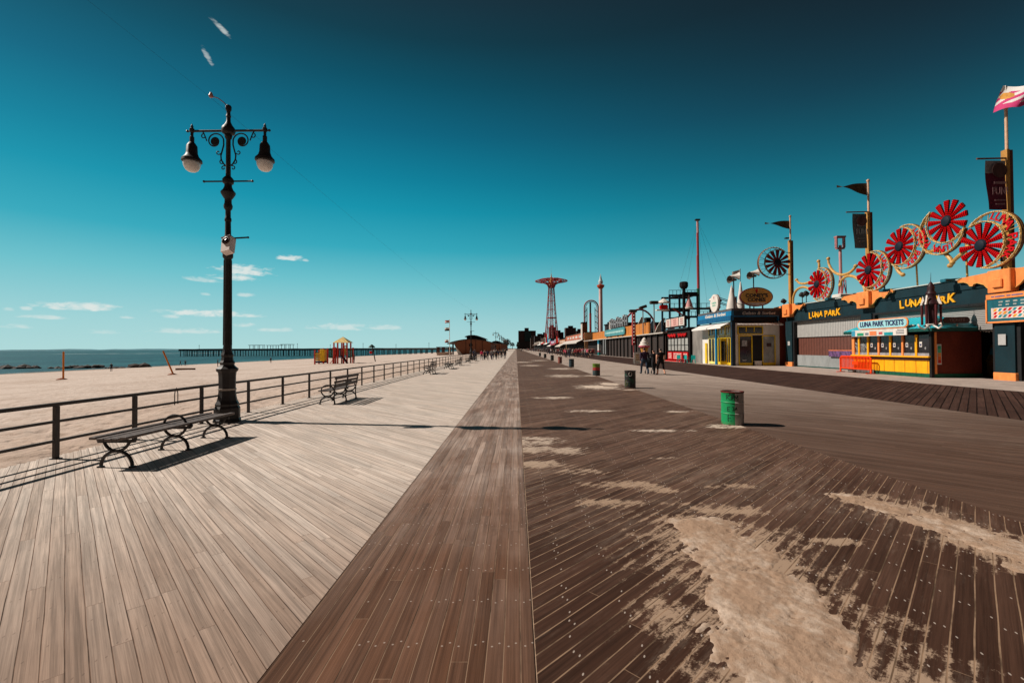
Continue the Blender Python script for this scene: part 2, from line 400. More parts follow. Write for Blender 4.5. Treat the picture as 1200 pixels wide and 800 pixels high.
s2 = 1 / math.sqrt(2)
PA, PB = ((s2, s2), (-s2, s2)), ((s2, -s2), (s2, s2))   # boards running to the upper left / upper right
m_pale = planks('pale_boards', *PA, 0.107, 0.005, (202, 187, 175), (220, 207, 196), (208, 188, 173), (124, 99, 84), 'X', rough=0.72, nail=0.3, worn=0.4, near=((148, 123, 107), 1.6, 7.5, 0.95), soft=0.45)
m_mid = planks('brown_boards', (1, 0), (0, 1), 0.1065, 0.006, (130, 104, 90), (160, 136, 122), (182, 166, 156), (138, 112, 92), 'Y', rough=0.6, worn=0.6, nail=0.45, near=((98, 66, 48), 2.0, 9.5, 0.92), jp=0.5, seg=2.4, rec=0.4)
DUST = [(1.92, 4.2, .95, 1.4), (1.75, 2.8, .98, 1.0), (2.5, 5.4, .5, .5), (4.45, 5.4, .55, 1.2), (4.6, 4.2, .65, 1.2), (.35, 9.4, .7, .7), (.45, 8.5, .9, .5), (.25, 7.45, .7, .5), (.85, 7.05, .55, .4), (1.45, 6.35, .6, .4), (1.85, 6.1, .45, .35), (1.1, 5.6, .5, .4), (2.9, 6.3, .4, .4),
        (5.15, 11.05, .55, .6), (4.85, 10.9, .5, .3), (4.8, 13.6, .5, .5), (4.0, 22.2, 1.3, 1.2), (4.9, 24, .8, 1.6), (5.1, 20.6, .5, .7), (3.2, 31.2, 1.4, 1.4), (5.1, 31.2, .7, 1.2), (4.2, 42, 1.4, 1.6), (1.6, 50, 1.4, 1.6), (2.2, 13.8, .9, .35), (3.3, 10.5, .8, .22), (1.4, 17.5, .9, .5), (3.2, 4.5, .35, .3), (2.2, 3.6, .5, .9), (.8, 62, 1.6, 2), (3.5, 70, 1.6, 2), (2.6, 7.9, .35, .3)]
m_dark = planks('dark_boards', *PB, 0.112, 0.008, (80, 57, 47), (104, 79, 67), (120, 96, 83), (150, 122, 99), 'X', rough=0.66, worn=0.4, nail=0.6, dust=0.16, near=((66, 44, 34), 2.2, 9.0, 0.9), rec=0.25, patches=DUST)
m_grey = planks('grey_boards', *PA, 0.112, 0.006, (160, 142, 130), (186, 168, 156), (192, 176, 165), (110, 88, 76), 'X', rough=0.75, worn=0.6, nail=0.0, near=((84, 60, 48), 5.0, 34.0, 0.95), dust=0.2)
m_edge = planks('deep_brown_boards', *PB, 0.20, 0.03, (64, 46, 41), (79, 57, 50), (84, 64, 56), (34, 24, 21), 'X', rough=0.8, worn=0.5, nail=0.0)  # strip of deeper brown boards before the pavement

END = 1150.0
mb = MB()                              # pale deck with the ends of its boards sawn square at the beach edge
p = 0.107 * math.sqrt(2); vs = []; y = -12.0; k = 0
edge = []
while y < 60:
    j = random.uniform(-.015, .015)
    edge += [(-8.30 + j, y), (-8.30 - p / 2 + j, y + p / 2)]; y += p
edge += [(-8.3, 60.0), (-8.3, END)]
k = len(edge)
top = [(x, yy, 0) for x, yy in edge] + [(-1.492, yy, 0) for x, yy in edge]
mb.add(top, [(i, i + k, i + k + 1, i + 1) for i in range(k - 1)])
mb.mat(1).add([(x, yy, 0) for x, yy in edge] + [(x, yy, -0.07) for x, yy in edge] + [(-8.2, -12, -.07), (-8.2, END, -.07), (-8.2, -12, -.8), (-8.2, END, -.8)],
       [(i, i + 1, i + k + 1, i + k) for i in range(k - 1)] + [(2 * k, 2 * k + 1, 2 * k + 3, 2 * k + 2)])
m_fascia = paint('edge_timber', (70, 56, 48), 0.85)
tag(mb.build('pale_boardwalk', [m_pale, m_fascia]), kind='structure')
def sheet(name, m, x0, x1, z=0.0, y0=-12.0, y1=END):
    return struct(MB().add([(x0, y0, z), (x1, y0, z), (x1, y1, z), (x0, y1, z)], [(0, 1, 2, 3)]), name, m)
sheet('brown_boardwalk', m_mid, -1.486, 0.100)
sheet('dark_boardwalk', m_dark, 0.112, 5.44)
sheet('grey_boardwalk', m_grey, 5.462, 13.0, -0.014)
sheet('deep_brown_boardwalk', m_edge, 13.0, 21.0, -0.010)
m_joint = paint('joint_sand', (168, 142, 120), 0.95, 0.3, 8.0)
sheet('joint_sand', m_joint, -2.0, 2.0, -0.006)
m_conc = paint('pavement_concrete', (172, 156, 146), 0.9, 0.22, 1.3, grime=(120, 104, 94), bump=0.3)
sheet('pavement', m_conc, 21.0, 29.0, -0.004)
m_dirt = paint('under_dirt', (60, 48, 42), 0.95, 0.3, 2.0)
sheet('under_soil', m_dirt, -8.1, 30.0, -0.5)

# land behind the amusement park, reaching the horizon
m_land = paint('land_asphalt', (92, 86, 80), 0.95, 0.3, 0.02)
struct(MB().add([(29, -200, -0.3), (9000, -200, -0.3), (9000, 20000, -0.3), (29, 20000, -0.3)], [(0, 1, 2, 3)]), 'ground', m_land)
struct(MB().add([(-160, END, -0.4), (29, END, -0.4), (29, 20000, -0.4), (-160, 20000, -0.4)], [(0, 1, 2, 3)]), 'far_ground', m_land)

# ------------------------------------------------------------------ beach, sea
PROF = [(-8.15, -0.30), (-14, -0.38), (-36, -0.85), (-50, -1.32), (-82, -2.4), (-120, -3.5), (-150, -4.6)]
def bz(x):
    for (x0, z0), (x1, z1) in zip(PROF, PROF[1:]):
        if x <= x0 and x >= x1: return z0 + (z1 - z0) * (x0 - x) / (x0 - x1)
    return PROF[-1][1]
m_sand, N, b = mat_base('beach_sand')
geo = N.new('ShaderNodeNewGeometry').outputs['Position']
X, Y, Z = N.sep(geo)
n1 = N.noise(geo, 0.12, 5.0, 0.6); n2 = N.noise(N.xyz(X, N.m('MULTIPLY', Y, 0.7), 0.0), 2.2, 6.0, 0.68); n3 = N.noise(geo, 60.0, 2.0)
col = N.mix(N.smooth(n1, 0.3, 0.7), srgb(198, 180, 168)[:3], srgb(214, 198, 187)[:3])
col = N.mix(N.m('MULTIPLY', N.smooth(n2, 0.52, 0.30), 0.55), col, srgb(150, 124, 104)[:3])
col = N.mix(N.m('MULTIPLY', N.smooth(n3, 0.62, 0.75), 0.3), col, srgb(130, 110, 95)[:3])
col = N.mix(N.smooth(N.m('ADD', Z, N.m('MULTIPLY', N.m('SUBTRACT', n1, 0.5), 0.3)), -3.15, -3.45), col, srgb(120, 104, 92)[:3])
col = N.mix(N.m('MULTIPLY', N.smooth(N.m('ADD', X, N.m('MULTIPLY', Y, 0.0)), -24.0, -8.0), 0.35), col, srgb(172, 142, 118)[:3])
bd1 = N.noise(N.xyz(N.m('MULTIPLY', X, .55), N.m('MULTIPLY', Y, .035), 3.0), 1.0, 5.0, 0.65)
col = N.mix(N.m('MULTIPLY', N.smooth(bd1, .50, .68), .40), col, srgb(158, 134, 116)[:3])
trk = N.m('SUBTRACT', N.m('ABSOLUTE', N.m('SUBTRACT', N.m('ADD', X, N.m('MULTIPLY', N.noise(N.xyz(0.0, N.m('MULTIPLY', Y, .05), 1.0), 1.0, 2.0), 5.0)), -20.0)), .85)
trm = N.m('MULTIPLY', N.smooth(N.m('ABSOLUTE', trk), .22, .08), N.smooth(N.noise(geo, 3.0, 3.0), .3, .6))
col = N.mix(N.m('MULTIPLY', trm, .35), col, srgb(140, 116, 98)[:3])
N.set(b.inputs['Base Color'], col); b.inputs['Roughness'].default_value = 0.95; b.inputs['Specular IOR Level'].default_value = 0.1
fp = N.new('ShaderNodeTexVoronoi'); fp.inputs['Scale'].default_value = 2.6; N.set(fp.inputs['Vector'], N.xyz(X, Y, 0.0)); 
h = N.m('ADD', N.m('MULTIPLY', n2, 1.0), N.m('MULTIPLY', N.smooth(fp.outputs['Distance'], 0.05, 0.35), 0.35))
N.set(b.inputs['Normal'], N.bump(h, 0.9, 0.09))
xs = [-8.15 - 0.12 * i for i in range(60)]; xs += [xs[-1] - 0.5 * (i + 1) for i in range(30)]; xs += [xs[-1] - 2.5 * (i + 1) for i in range(49)]
ys = [1.0 + 0.2 * i for i in range(110)]; ys += [ys[-1] + 0.8 * (i + 1) for i in range(50)]; ys = [-40, -20, -5] + ys
while ys[-1] < END + 500: ys.append(ys[-1] * 1.06)
vs = []
for yy in ys:
    for x in xs:
        a = min(1, max(0, (-8.15 - x) / 0.6))
        h = 0
        if yy < 90 and x > -60:
            h = 0.07 * noise.noise((x * 1.3, yy * 1.1, 0)) + 0.06 * noise.noise((x * 3.1, yy * 2.4, 3)) - 0.05 * max(0, noise.noise((x * 2.2, yy * 2.0, 11)) - .25) * 4 + 0.10 * noise.noise((x * .25, yy * .2, 5))
        vs.append((x, yy, bz(x) + h * a + 0.06 * noise.noise((x * .07, yy * .05, 9))))
nx = len(xs)
fs = [(j * nx + i, j * nx + i + 1, (j + 1) * nx + i + 1, (j + 1) * nx + i) for j in range(len(ys) - 1) for i in range(nx - 1)]
struct(MB().add(vs, fs), 'beach', m_sand, True)

m_sea, N, b = mat_base('sea_water')
geo = N.new('ShaderNodeNewGeometry').outputs['Position']; X, Y, Z = N.sep(geo)
wv = N.noise(N.xyz(N.m('MULTIPLY', X, 0.55), N.m('MULTIPLY', Y, 0.22), 0.0), 0.55, 6.0, 0.62)
wb = N.noise(N.xyz(N.m('MULTIPLY', X, 0.02), N.m('MULTIPLY', Y, 0.008), 0.0), 1.0, 4.0, 0.6)
col = N.mix(N.smooth(wv, 0.35, 0.65), srgb(14, 50, 58)[:3], srgb(30, 84, 92)[:3])
col = N.mix(N.m('MULTIPLY', N.smooth(wb, 0.45, 0.65), 0.5), col, srgb(52, 108, 112)[:3])
band = N.smooth(N.m('ABSOLUTE', N.m('SUBTRACT', Y, N.m('ADD', 640.0, N.m('MULTIPLY', wb, 160.0)))), 26.0, 8.0)
bx_ = N.m('MULTIPLY', N.smooth(X, -760.0, -700.0), N.smooth(X, -430.0, -500.0))
foam = N.m('MULTIPLY', N.m('MULTIPLY', band, bx_), N.smooth(wv, 0.38, 0.55))
shore = N.m('MULTIPLY', N.smooth(X, -124.0, -119.0), N.smooth(N.noise(geo, 0.35, 4.0), 0.45, 0.6))
caps = N.m('MULTIPLY', N.smooth(N.noise(N.xyz(N.m('MULTIPLY', X, .08), N.m('MULTIPLY', Y, .5), 3.0), 1.0, 4.0, .7), .66, .72), .55)
col = N.mix(caps, col, srgb(150, 176, 176)[:3])
col = N.mix(N.m('MAXIMUM', foam, N.m('MULTIPLY', shore, 0.7)), col, srgb(200, 212, 210)[:3])
N.set(b.inputs['Base Color'], col); b.inputs['Roughness'].default_value = 0.45; b.inputs['Specular IOR Level'].default_value = 0.25
N.set(b.inputs['Normal'], N.bump(wv, 0.8, 0.8))
struct(MB().add([(-14000, -300, -3.5), (-112, -300, -3.5), (-112, 20000, -3.5), (-14000, 20000, -3.5)], [(0, 1, 2, 3)]), 'sea', m_sea)
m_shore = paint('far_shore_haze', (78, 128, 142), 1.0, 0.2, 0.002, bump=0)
mb = MB(); n = 90; pts = []
for i in range(n + 1):
    x = -9500 + i * 9450 / n; hh = 14 + 16 * abs(noise.noise((i * .11, 0, 0))) + 9 * noise.noise((i * .5, 4, 0))
    if i > n * 0.8: hh *= max(0.2, 1 - (i - n * .8) / (n * .25))
    pts.append((x, max(5, hh)))
vs = [(x, 6500 - 300 * math.sin(i * .05), -4) for i, (x, h_) in enumerate(pts)] + [(x, 6600 - 300 * math.sin(i * .05), h_) for i, (x, h_) in enumerate(pts)]
mb.add(vs, [(i, i + 1, n + 2 + i, n + 1 + i) for i in range(n)])
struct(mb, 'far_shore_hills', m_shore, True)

# ------------------------------------------------------------------ sand blown over the boards
def fbm(x, y, z, o=4, g=0.55):
    s = 0; a = 1; t = 0
    for i in range(o):
        s += a * noise.noise((x, y, z + 7.3 * i)); t += a; x *= 2.1; y *= 2.1; a *= g
    return s / t
sand_mb = MB()
def drift(blobs, res, amp, comb=0.5, U=(s2, -s2), V=(s2, s2), z0=0.0, bias=0.0, fq=2.6, ragged=1.1):
    x0 = min(b[0] - b[2] * 1.5 for b in blobs); x1 = max(b[0] + b[2] * 1.5 for b in blobs)
    y0 = min(b[1] - b[2] * 1.5 * b[3] for b in blobs); y1 = max(b[1] + b[2] * 1.5 * b[3] for b in blobs)
    nx = int((x1 - x0) / res) + 1; ny = int((y1 - y0) / res) + 1
    idx = {}; vs = []; hs = []
    for j in range(ny):
        for i in range(nx):
            x = x0 + i * res; y = y0 + j * res
            mk = -9
            for bx_, by_, br, asp in blobs:
                d = math.hypot(x - bx_, (y - by_) / asp) / br
                if d < 1.6: mk = max(mk, 1 - d * d)
            if mk < -1.2: hs.append(-1); vs.append((x, y, -1)); continue
            u = x * U[0] + y * U[1]; v = x * V[0] + y * V[1]
            fine = fbm(x * fq, y * fq * .8, 0, 5, .62)
            cb = fbm(u * 15, v * 1.8, 3, 3)
            h = mk * 0.85 + bias + fine * ragged
            h += cb * comb * min(1, max(.10, 1 - h * 2.2))
            z = amp * (1.4 * math.tanh(h * .8)) + (amp * 0.25 * fbm(x * 9, y * 9, 8, 3) + amp * .12 * noise.noise((x * 28, y * 28, 2)) if h > -0.25 else 0) 
            hs.append(z); vs.append((x, y, z0 + min(z, 0.075)))
    fs = []
    for j in range(ny - 1):
        for i in range(nx - 1):
            q = (j * nx + i, j * nx + i + 1, (j + 1) * nx + i + 1, (j + 1) * nx + i)
            if max(hs[a] for a in q) > 0.0004 and min(hs[a] for a in q) > -0.9: fs.append(q)
    used = sorted({a for f in fs for a in f}); mp = {a: i for i, a in enumerate(used)}
    sand_mb.add([vs[a] for a in used], [[mp[a] for a in f] for f in fs])
# (x, y, radius, stretch along the walk)
drift([(1.98, 4.85, .34, 1.0), (1.95, 4.3, .42, 1.3), (1.9, 3.6, .44, 1.4), (1.74, 2.95, .47, 1.4), (1.72, 2.35, .47, 1.2)], 0.013, 0.024, 1.0, bias=-.1, fq=3.4, ragged=1.4)
drift([(4.2, 5.85, .22, 1.0), (4.40, 5.45, .27, 1.2), (4.52, 4.95, .32, 1.2), (4.60, 4.45, .36, 1.3), (4.64, 3.9, .40, 1.4), (4.65, 3.3, .44, 1.4)], 0.015, 0.018, 1.0, bias=-.15, fq=4.5, ragged=1.6)
drift([(3.9, 22.2, .7, 1.3), (4.9, 24.0, .5, 1.8)], 0.05, 0.012, 0.8, bias=-.2, fq=1.8, ragged=1.5)
m_drift, N, b = mat_base('blown_sand')
geo = N.new('ShaderNodeNewGeometry').outputs['Position']
n1 = N.noise(geo, 2.4, 5.0, 0.65); n2 = N.noise(geo, 22.0, 4.0, 0.7); n3 = N.noise(geo, 160.0, 2.0, 0.6)
Xg, Yg, Zg = N.sep(geo)
n1b = N.noise(geo, 5.0, 6.0, 0.7)
pale = N.m('ADD', N.m('MULTIPLY', N.smooth(N.m('ADD', N.m('MULTIPLY', n1, .5), N.m('MULTIPLY', n1b, .5)), 0.45, 0.62), .7), N.smooth(Yg, 6.0, 10.0), clamp=True)
col = N.mix(pale, srgb(166, 138, 116)[:3], srgb(208, 189, 172)[:3])
col = N.mix(N.m('MULTIPLY', N.smooth(n2, 0.55, 0.72), 0.45), col, srgb(126, 98, 78)[:3])
col = N.mix(N.m('MULTIPLY', N.smooth(n3, 0.58, 0.75), 0.35), col, srgb(110, 86, 70)[:3])
N.set(b.inputs['Base Color'], col); b.inputs['Roughness'].default_value = 0.95; b.inputs['Specular IOR Level'].default_value = 0.1
N.set(b.inputs['Normal'], N.bump(N.m('ADD', n2, N.m('MULTIPLY', n3, 0.4)), 0.7, 0.018))
sd = sand_mb.build('blown_sand', m_drift, smooth='auto'); sd.data.polygons.foreach_set('use_smooth', [True] * len(sd.data.polygons))
tag(sd, 'pale sand blown in drifts across the dark boards', 'sand', kind='stuff')
# ------------------------------------------------------------------ materials for the objects
M_iron = paint('black_iron', (34, 28, 27), 0.5, 0.3, 9.0, grime=(58, 44, 38), spec=0.4)
M_rail = paint('rail_steel', (58, 50, 47), 0.55, 0.25, 6.0, grime=(90, 66, 52), spec=0.4)
M_slat = paint('bench_slats', (104, 94, 90), 0.7, 0.35, 14.0, grime=(120, 108, 100))
M_white = paint('white_paint', (222, 214, 205), 0.6, 0.12, 3.0, grime=(150, 140, 130))
M_black = paint('black_paint', (20, 17, 17), 0.6, 0.3, 4.0)
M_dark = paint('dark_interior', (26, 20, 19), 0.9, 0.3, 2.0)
M_gold = paint('gold_paint', (206, 158, 84), 0.45, 0.25, 5.0, grime=(120, 84, 44), spec=0.5)
M_red = paint('red_paint', (204, 18, 22), 0.6, 0.25, 5.0, grime=(120, 14, 18), spec=0.15)
M_orange = paint('orange_paint', (244, 146, 78), 0.55, 0.15, 3.0, grime=(190, 96, 40))
M_yellow = paint('yellow_paint', (250, 172, 18), 0.5, 0.12, 3.0, grime=(196, 128, 20))
M_teal = paint('teal_paint', (11, 42, 50), 0.6, 0.22, 1.2, grime=(14, 44, 52))
M_navy = paint('navy_hub', (11, 22, 38), 0.55, 0.3, 12.0)
M_maroon = paint('maroon_wall', (112, 44, 26), 0.7, 0.2, 1.5, grime=(60, 22, 16))
M_glassd = paint('dark_glass', (40, 30, 32), 0.12, 0.4, 1.0, bump=0, spec=0.6)

# ------------------------------------------------------------------ beach railing
RX = -8.1
posts_y = [-3.9, -1.9, .1, 2.1, 4.1, 6.1, 7.95, 9.6, 11.65] + [13.7 + 2.02 * i for i in range(86)]
rail = thing('railing', 'brown steel three-bar railing along the beach edge of the boardwalk', 'railing', (RX, 6, 0))
post0 = None
for y in posts_y:
    if post0 is None:
        mb = MB(); mb.box((RX, y, 0.46), (.05, .085, .92)); mb.box((RX, y, 0.006), (.12, .13, .012))
        post0 = mb.build('post', M_rail, rail); py0 = y
    else:
        c = post0.copy(); COL.objects.link(c); c.parent = rail; c.location = (0, y - py0, 0)
YE = posts_y[-1]
for z, hw, hh in ((.955, .07, .06), (.655, .045, .045), (.315, .045, .045)):
    mb = MB()
    pts = [(RX + (0 if z > .9 else -.002), posts_y[0])] + [(RX, y) for y in posts_y[1:]]
    for (xa, ya), (xb, yb) in zip(pts, pts[1:]): mb.bar((xa, ya, z), (xb, yb, z), hw, hh)
    mb.build('top_rail' if z > .9 else 'rail', M_rail, rail)
# a bent hook of wire left on the top rail
mb = MB(); xh, yh = RX + .02, 10.75
mb.tube([(xh, yh - .05, .60 + .0), (xh, yh - .05, .86), (xh, yh - .03, .965), (xh, yh, 1.0), (xh, yh + .03, .965), (xh, yh + .05, .86), (xh, yh + .05, .62)], .011, 6)
tag(mb.build('bent_strap', M_rail), 'thin dark strap hooked over the top rail near the lamp', 'strap')

# ------------------------------------------------------------------ lamp posts
LX, LY = -7.66, 12.0
M_globe, N, b = mat_base('frosted_globe')
geo = N.new('ShaderNodeNewGeometry').outputs['Position']
N.set(b.inputs['Base Color'], N.mix(N.noise(geo, 2.5, 2.0), srgb(206, 200, 196)[:3], srgb(234, 229, 224)[:3]))
b.inputs['Roughness'].default_value = 0.15; b.inputs['Specular IOR Level'].default_value = 0.6
def spiral(c, r0, r1, a0, a1, n=26):
    return [(c[0] + (r0 + (r1 - r0) * i / n) * math.cos(a0 + (a1 - a0) * i / n), 0, c[1] + (r0 + (r1 - r0) * i / n) * math.sin(a0 + (a1 - a0) * i / n)) for i in range(n + 1)]
def lamp_post():
    o = thing('street_lamp', '', 'street lamp', (LX, LY, 0), 'twin-arm lamp posts along the beach railing')
    C = (LX, LY, 0)
    sh = MB(); sh.lathe([(.075, 1.7), (.105, 1.75), (.105, 1.95), (.098, 2.0), (.088, 4.3), (.10, 4.32), (.125, 4.36), (.125, 4.48), (.105, 4.52), (.105, 4.6), (.13, 4.64), (.13, 4.80), (.10, 4.86),
        (.075, 4.95), (.068, 5.3), (.082, 5.32), (.082, 5.38), (.066, 5.42), (.064, 5.6), (.10, 5.66), (.11, 5.72), (.085, 5.8), (.085, 5.9), (.12, 5.95), (.175, 6.05), (.18, 6.08), (.12, 6.16), (.09, 6.24), (.09, 6.3),
        (.13, 6.33), (.14, 6.42), (.10, 6.48), (.062, 6.52), (.055, 7.5), (.08, 7.54), (.095, 7.6), (.085, 7.63), (.15, 7.67), (.17, 7.74), (.15, 7.82), (.09, 7.9), (.055, 7.98), (.05, 8.1), (.065, 8.12), (.05, 8.16), (.045, 8.25), (.07, 8.30), (.075, 8.38), (.055, 8.42)], 16, C)
    for k in range(12):     # raised flutes of the shaft
        a = 2 * PI * k / 12
        sh.tube([(LX + .096 * math.cos(a), LY + .096 * math.sin(a), 2.02), (LX + .086 * math.cos(a), LY + .086 * math.sin(a), 4.28)], .012, 5)
    sh.build('pole', M_iron, o, 'auto')
    bs = MB(); bs.lathe([(.33, 0), (.33, .06), (.31, .09), (.31, .36), (.275, .42), (.285, .47), (.24, .56), (.215, .68), (.20, .85), (.205, 1.2), (.215, 1.30), (.255, 1.34), (.265, 1.40), (.20, 1.45), (.165, 1.5), (.185, 1.56), (.15, 1.62), (.135, 1.70), (.15, 1.76), (.12, 1.84), (.11, 1.9)], 8, C)
    bs.build('pedestal', M_iron, o)
    bd = MB(); bd.lathe([(.209, .83), (.214, .84), (.214, .875), (.209, .885)], 16, C, caps=False); bd.build('band', paint('steel_band', (150, 140, 132), .4, .2, 6, metal=.6), o)
    for s in (-1, 1):
        ar = MB(); ar.tube([(LX + s * .12, LY, 7.74), (LX + s * .98, LY, 7.74)], .03, 10)
        ar.ball((LX + s * 1.10, LY, 7.74), .035, 8); ar.tube([(LX + s * .98, LY, 7.74), (LX + s * 1.10, LY, 7.74)], .022, 8)
        ar.lathe([(.04, 7.70), (.06, 7.73), (.06, 7.80), (.03, 7.83), (.035, 7.86), (.02, 7.90), (.005, 7.94)], 10, (LX + s * .98, LY, 0))
        ar.build('arm', M_iron, o, 'auto')
        be = MB(); be.lathe([(.035, 7.70), (.035, 7.60), (.055, 7.58), (.055, 7.44), (.075, 7.42), (.10, 7.38), (.125, 7.34), (.135, 7.15), (.165, 7.06), (.215, 7.0), (.235, 6.98), (.24, 6.92), (.21, 6.90)], 20, (LX + s * .98, LY, 0))
        be.build('lamp_hood', M_iron, o, 'auto')
        gl = MB(); gl.lathe([(.20, 6.93), (.205, 6.86), (.19, 6.78), (.15, 6.70), (.09, 6.655), (.001, 6.64)], 20, (LX + s * .98, LY, 0)); gl.build('globe', M_globe, o, True)
        sc = MB(); T = lambda pts: [(LX + s * (x), LY, z) for x, _, z in pts]
        c1 = (.36, 7.46)
        sc.tube(T(spiral(c1, .10, .235, R(200), R(200 + 330)) [::-1] ), .018, 6)
        sc.tube(T([(.36 + .235 * math.cos(R(170)), 0, 7.46 + .235 * math.sin(R(170))), (.125, 0, 7.36), (.16, 0, 7.22), (.20, 0, 7.08), (.19, 0, 6.96), (.13, 0, 6.86), (.075, 0, 6.80)]), .02, 6)
        sc.lathe([(.001, -.02), (.10, -.02), (.12, 0), (.10, .02), (.001, .02)], 14, M=Matrix.Translation((LX + s * .36, LY, 7.46)) @ Matrix.Rotation(PI / 2, 4, 'X'))
        for cc, ra, a0, a1 in (((.66, 7.60), .075, 90, -240), ((.27, 7.16), .065, 200, 520), ((.17, 6.90), .07, 90, -230), ((.13, 6.74), .06, 120, -200)):
            sc.tube(T(spiral(cc, ra, ra * .3, R(a0), R(a1), 16)), .014, 5)
        sc.tube(T([(.58, 0, 7.47), (.62, 0, 7.58), (.66, 0, 7.675), (.70, 0, 7.73)]), .016, 6)
        sc.build('scrollwork', M_iron, o, 'auto')
        xb = MB(); xb.tube([(LX + s * .10, LY, 6.385), (LX + s * .64, LY, 6.385 + .0)], .022, 8); xb.ball((LX + s * .65, LY, 6.385), .034, 8)
        xb.build('ladder_bar', M_iron, o, 'auto')
    lb = MB(); lb.tube([(LX + .10, LY, 4.86), (LX + .53, LY, 4.88)], .022, 8); lb.ball((LX + .54, LY, 4.88), .03, 8); lb.box((LX - .11, LY, 4.82), (.05, .09, .09)); lb.build('banner_bar', M_iron, o, 'auto')
    return o
lamp = lamp_post()
lamp['label'] = 'tall black cast-iron lamp post with twin hooded lamps beside the slatted backless bench'
lamp_names = ['twin-lamp post rising in front of the curved brown beach pavilion', 'distant twin-lamp post just past the curved brown beach pavilion', 'fourth lamp post down the beach railing, right of the third one']
for i, y in enumerate((77.0, 170.0, 207.0)):
    dup(lamp, (LX, y, 0), lamp_names[i])
for y in (240.0, 262.0, 284.0, 306.0, 328.0, 350.0, 375.0, 400.0):
    dup(lamp, (LX, y, 0), 'tiny lamp post in the faint far cluster where the railing vanishes')
# bracket and wire running from lamp to lamp
hk = MB(); hk.tube([(LX, LY, 8.36), (LX - .12, LY - .02, 8.50), (LX - .26, LY - .04, 8.60), (LX - .40, LY - .05, 8.64)], .012, 6)
ho = hk.build('wire_bracket', paint('bracket_pink', (150, 112, 104), .6, .3, 20), lamp)
hm = MB(); hm.ball((LX - .44, LY - .05, 8.645), .05, 8, (1.2, 1, .8)); hm.lathe([(.02, 0), (.06, .02), (.03, .10), (.005, .12)], 8, (LX - .44, LY - .05, 8.64)); hm.build('insulator', paint('insulator_pink', (176, 120, 112), .5, .3, 20), ho)
cb = MB()
def sag(a, b, s, n=24):
    return [(a[0] + (b[0] - a[0]) * t / n, a[1] + (b[1] - a[1]) * t / n, a[2] + (b[2] - a[2]) * t / n - s * 4 * (t / n) * (1 - t / n)) for t in range(n + 1)]
tip = (LX - .46, LY - .05, 8.62)
cb.tube(sag(tip, (LX, 77, 8.42), .45), .003, 4); cb.tube(sag((LX - .46, -34, 8.7), tip, .25), .002, 4)
tag(cb.build('overhead_wire', M_black), 'thin dark wire strung between the lamp post tops across the sky', 'wire')
# white box with a round horn strapped to the first lamp
sp = thing('box_loudspeaker', 'small white box with round dark lens strapped to the near lamp post', 'loudspeaker', (LX + .02, LY - .2, 4.4))
T = Matrix.Translation((LX + .15, LY - .22, 4.62)) @ Matrix.Rotation(R(-14), 4, 'Y') @ Matrix.Rotation(R(-20), 4, 'X') @ Matrix.Rotation(R(-4), 4, 'Z') @ Matrix.Scale(.88, 4)
M_pk = paint('box_white', (232, 216, 210), 0.5, 0.15, 12)
mb = MB(); mb.prism([(-.16, -.24), (.11, -.25), (.17, .22), (-.12, .22)], -.11, .11, T @ Matrix.Rotation(PI / 2, 4, 'X')); mb.build('housing', M_pk, sp)
mb = MB(); mb.lathe([(.115, 0), (.12, .03), (.10, .035), (.085, .0), (.001, -.005)], 18, M=T @ Matrix.Translation((.02, -.112, .09)) @ Matrix.Rotation(PI / 2, 4, 'X')); mb.build('horn_rim', paint('horn_maroon', (66, 26, 26), .4, .2, 9), sp, 'auto')
mb = MB(); mb.lathe([(.082, 0), (.06, .02), (.001, .03)], 16, M=T @ Matrix.Translation((.02, -.116, .09)) @ Matrix.Rotation(PI / 2, 4, 'X')); mb.build('lens', M_glassd, sp, True)
mb = MB(); mb.box((0.02, -.02, .235), (.30, .24, .025), T); mb.build('hood', paint('horn_maroon', (66, 26, 26)), sp)

# ------------------------------------------------------------------ benches (built facing the sea, running along the walk)
def arc(cx, cz, r, a0, a1, y, n=14, rz=None):
    rz = rz or r
    return [(cx + r * math.cos(R(a0 + (a1 - a0) * i / n)), y, cz + rz * math.sin(R(a0 + (a1 - a0) * i / n))) for i in range(n + 1)]
def leg_frame(mb, y, ring=True):
    mb.tube(arc(0, 0.03, .255, 0, 180, y, 16, .235), .026, 8)                # arched feet
    for sx in (-1, 1): mb.box((sx * .26, y, .012), (.075, .07, .024))
    mb.tube(arc(0, .475, .215, 190, 350, y, 14, .21), .024, 8)                # cup under the seat
    mb.box((0, y, .268), (.19, .035, .035))
    if ring: mb.tube(arc(0, .475, .215, 0, 180, y, 16, .185), .021, 8)        # arm ring
def flat_bench(label):
    o = thing('bench', label, 'bench', (-6.50, 8.62, 0), 'flat slatted benches without backs'); x0 = -6.50
    def mv(mb, dx): mb.v = [Vector((v.x + dx, v.y, v.z)) for v in mb.v]
    for k, y in enumerate((7.36, 8.62, 9.78)):
        mb = MB(); leg_frame(mb, y, k == 1); mb.box((0, y, .425), (.60, .05, .045))
        if k == 1:
            for sx in (-1, 1): mb.ball((sx * .29, y, .46), .05, 8)
        mv(mb, x0); mb.build('leg_frame', M_iron, o, 'auto')
    for i in range(5):
        mb = MB(); x = x0 - .25 + i * .125
        z = .455 + .012 * abs(i - 2) * (1 if abs(i - 2) == 2 else .3)
        mb.bb(x - .054, x + .054, 7.18 + random.uniform(-.012, .012), 9.98, z, z + .042, .006); mb.build('seat_slat', M_slat, o)
    return o
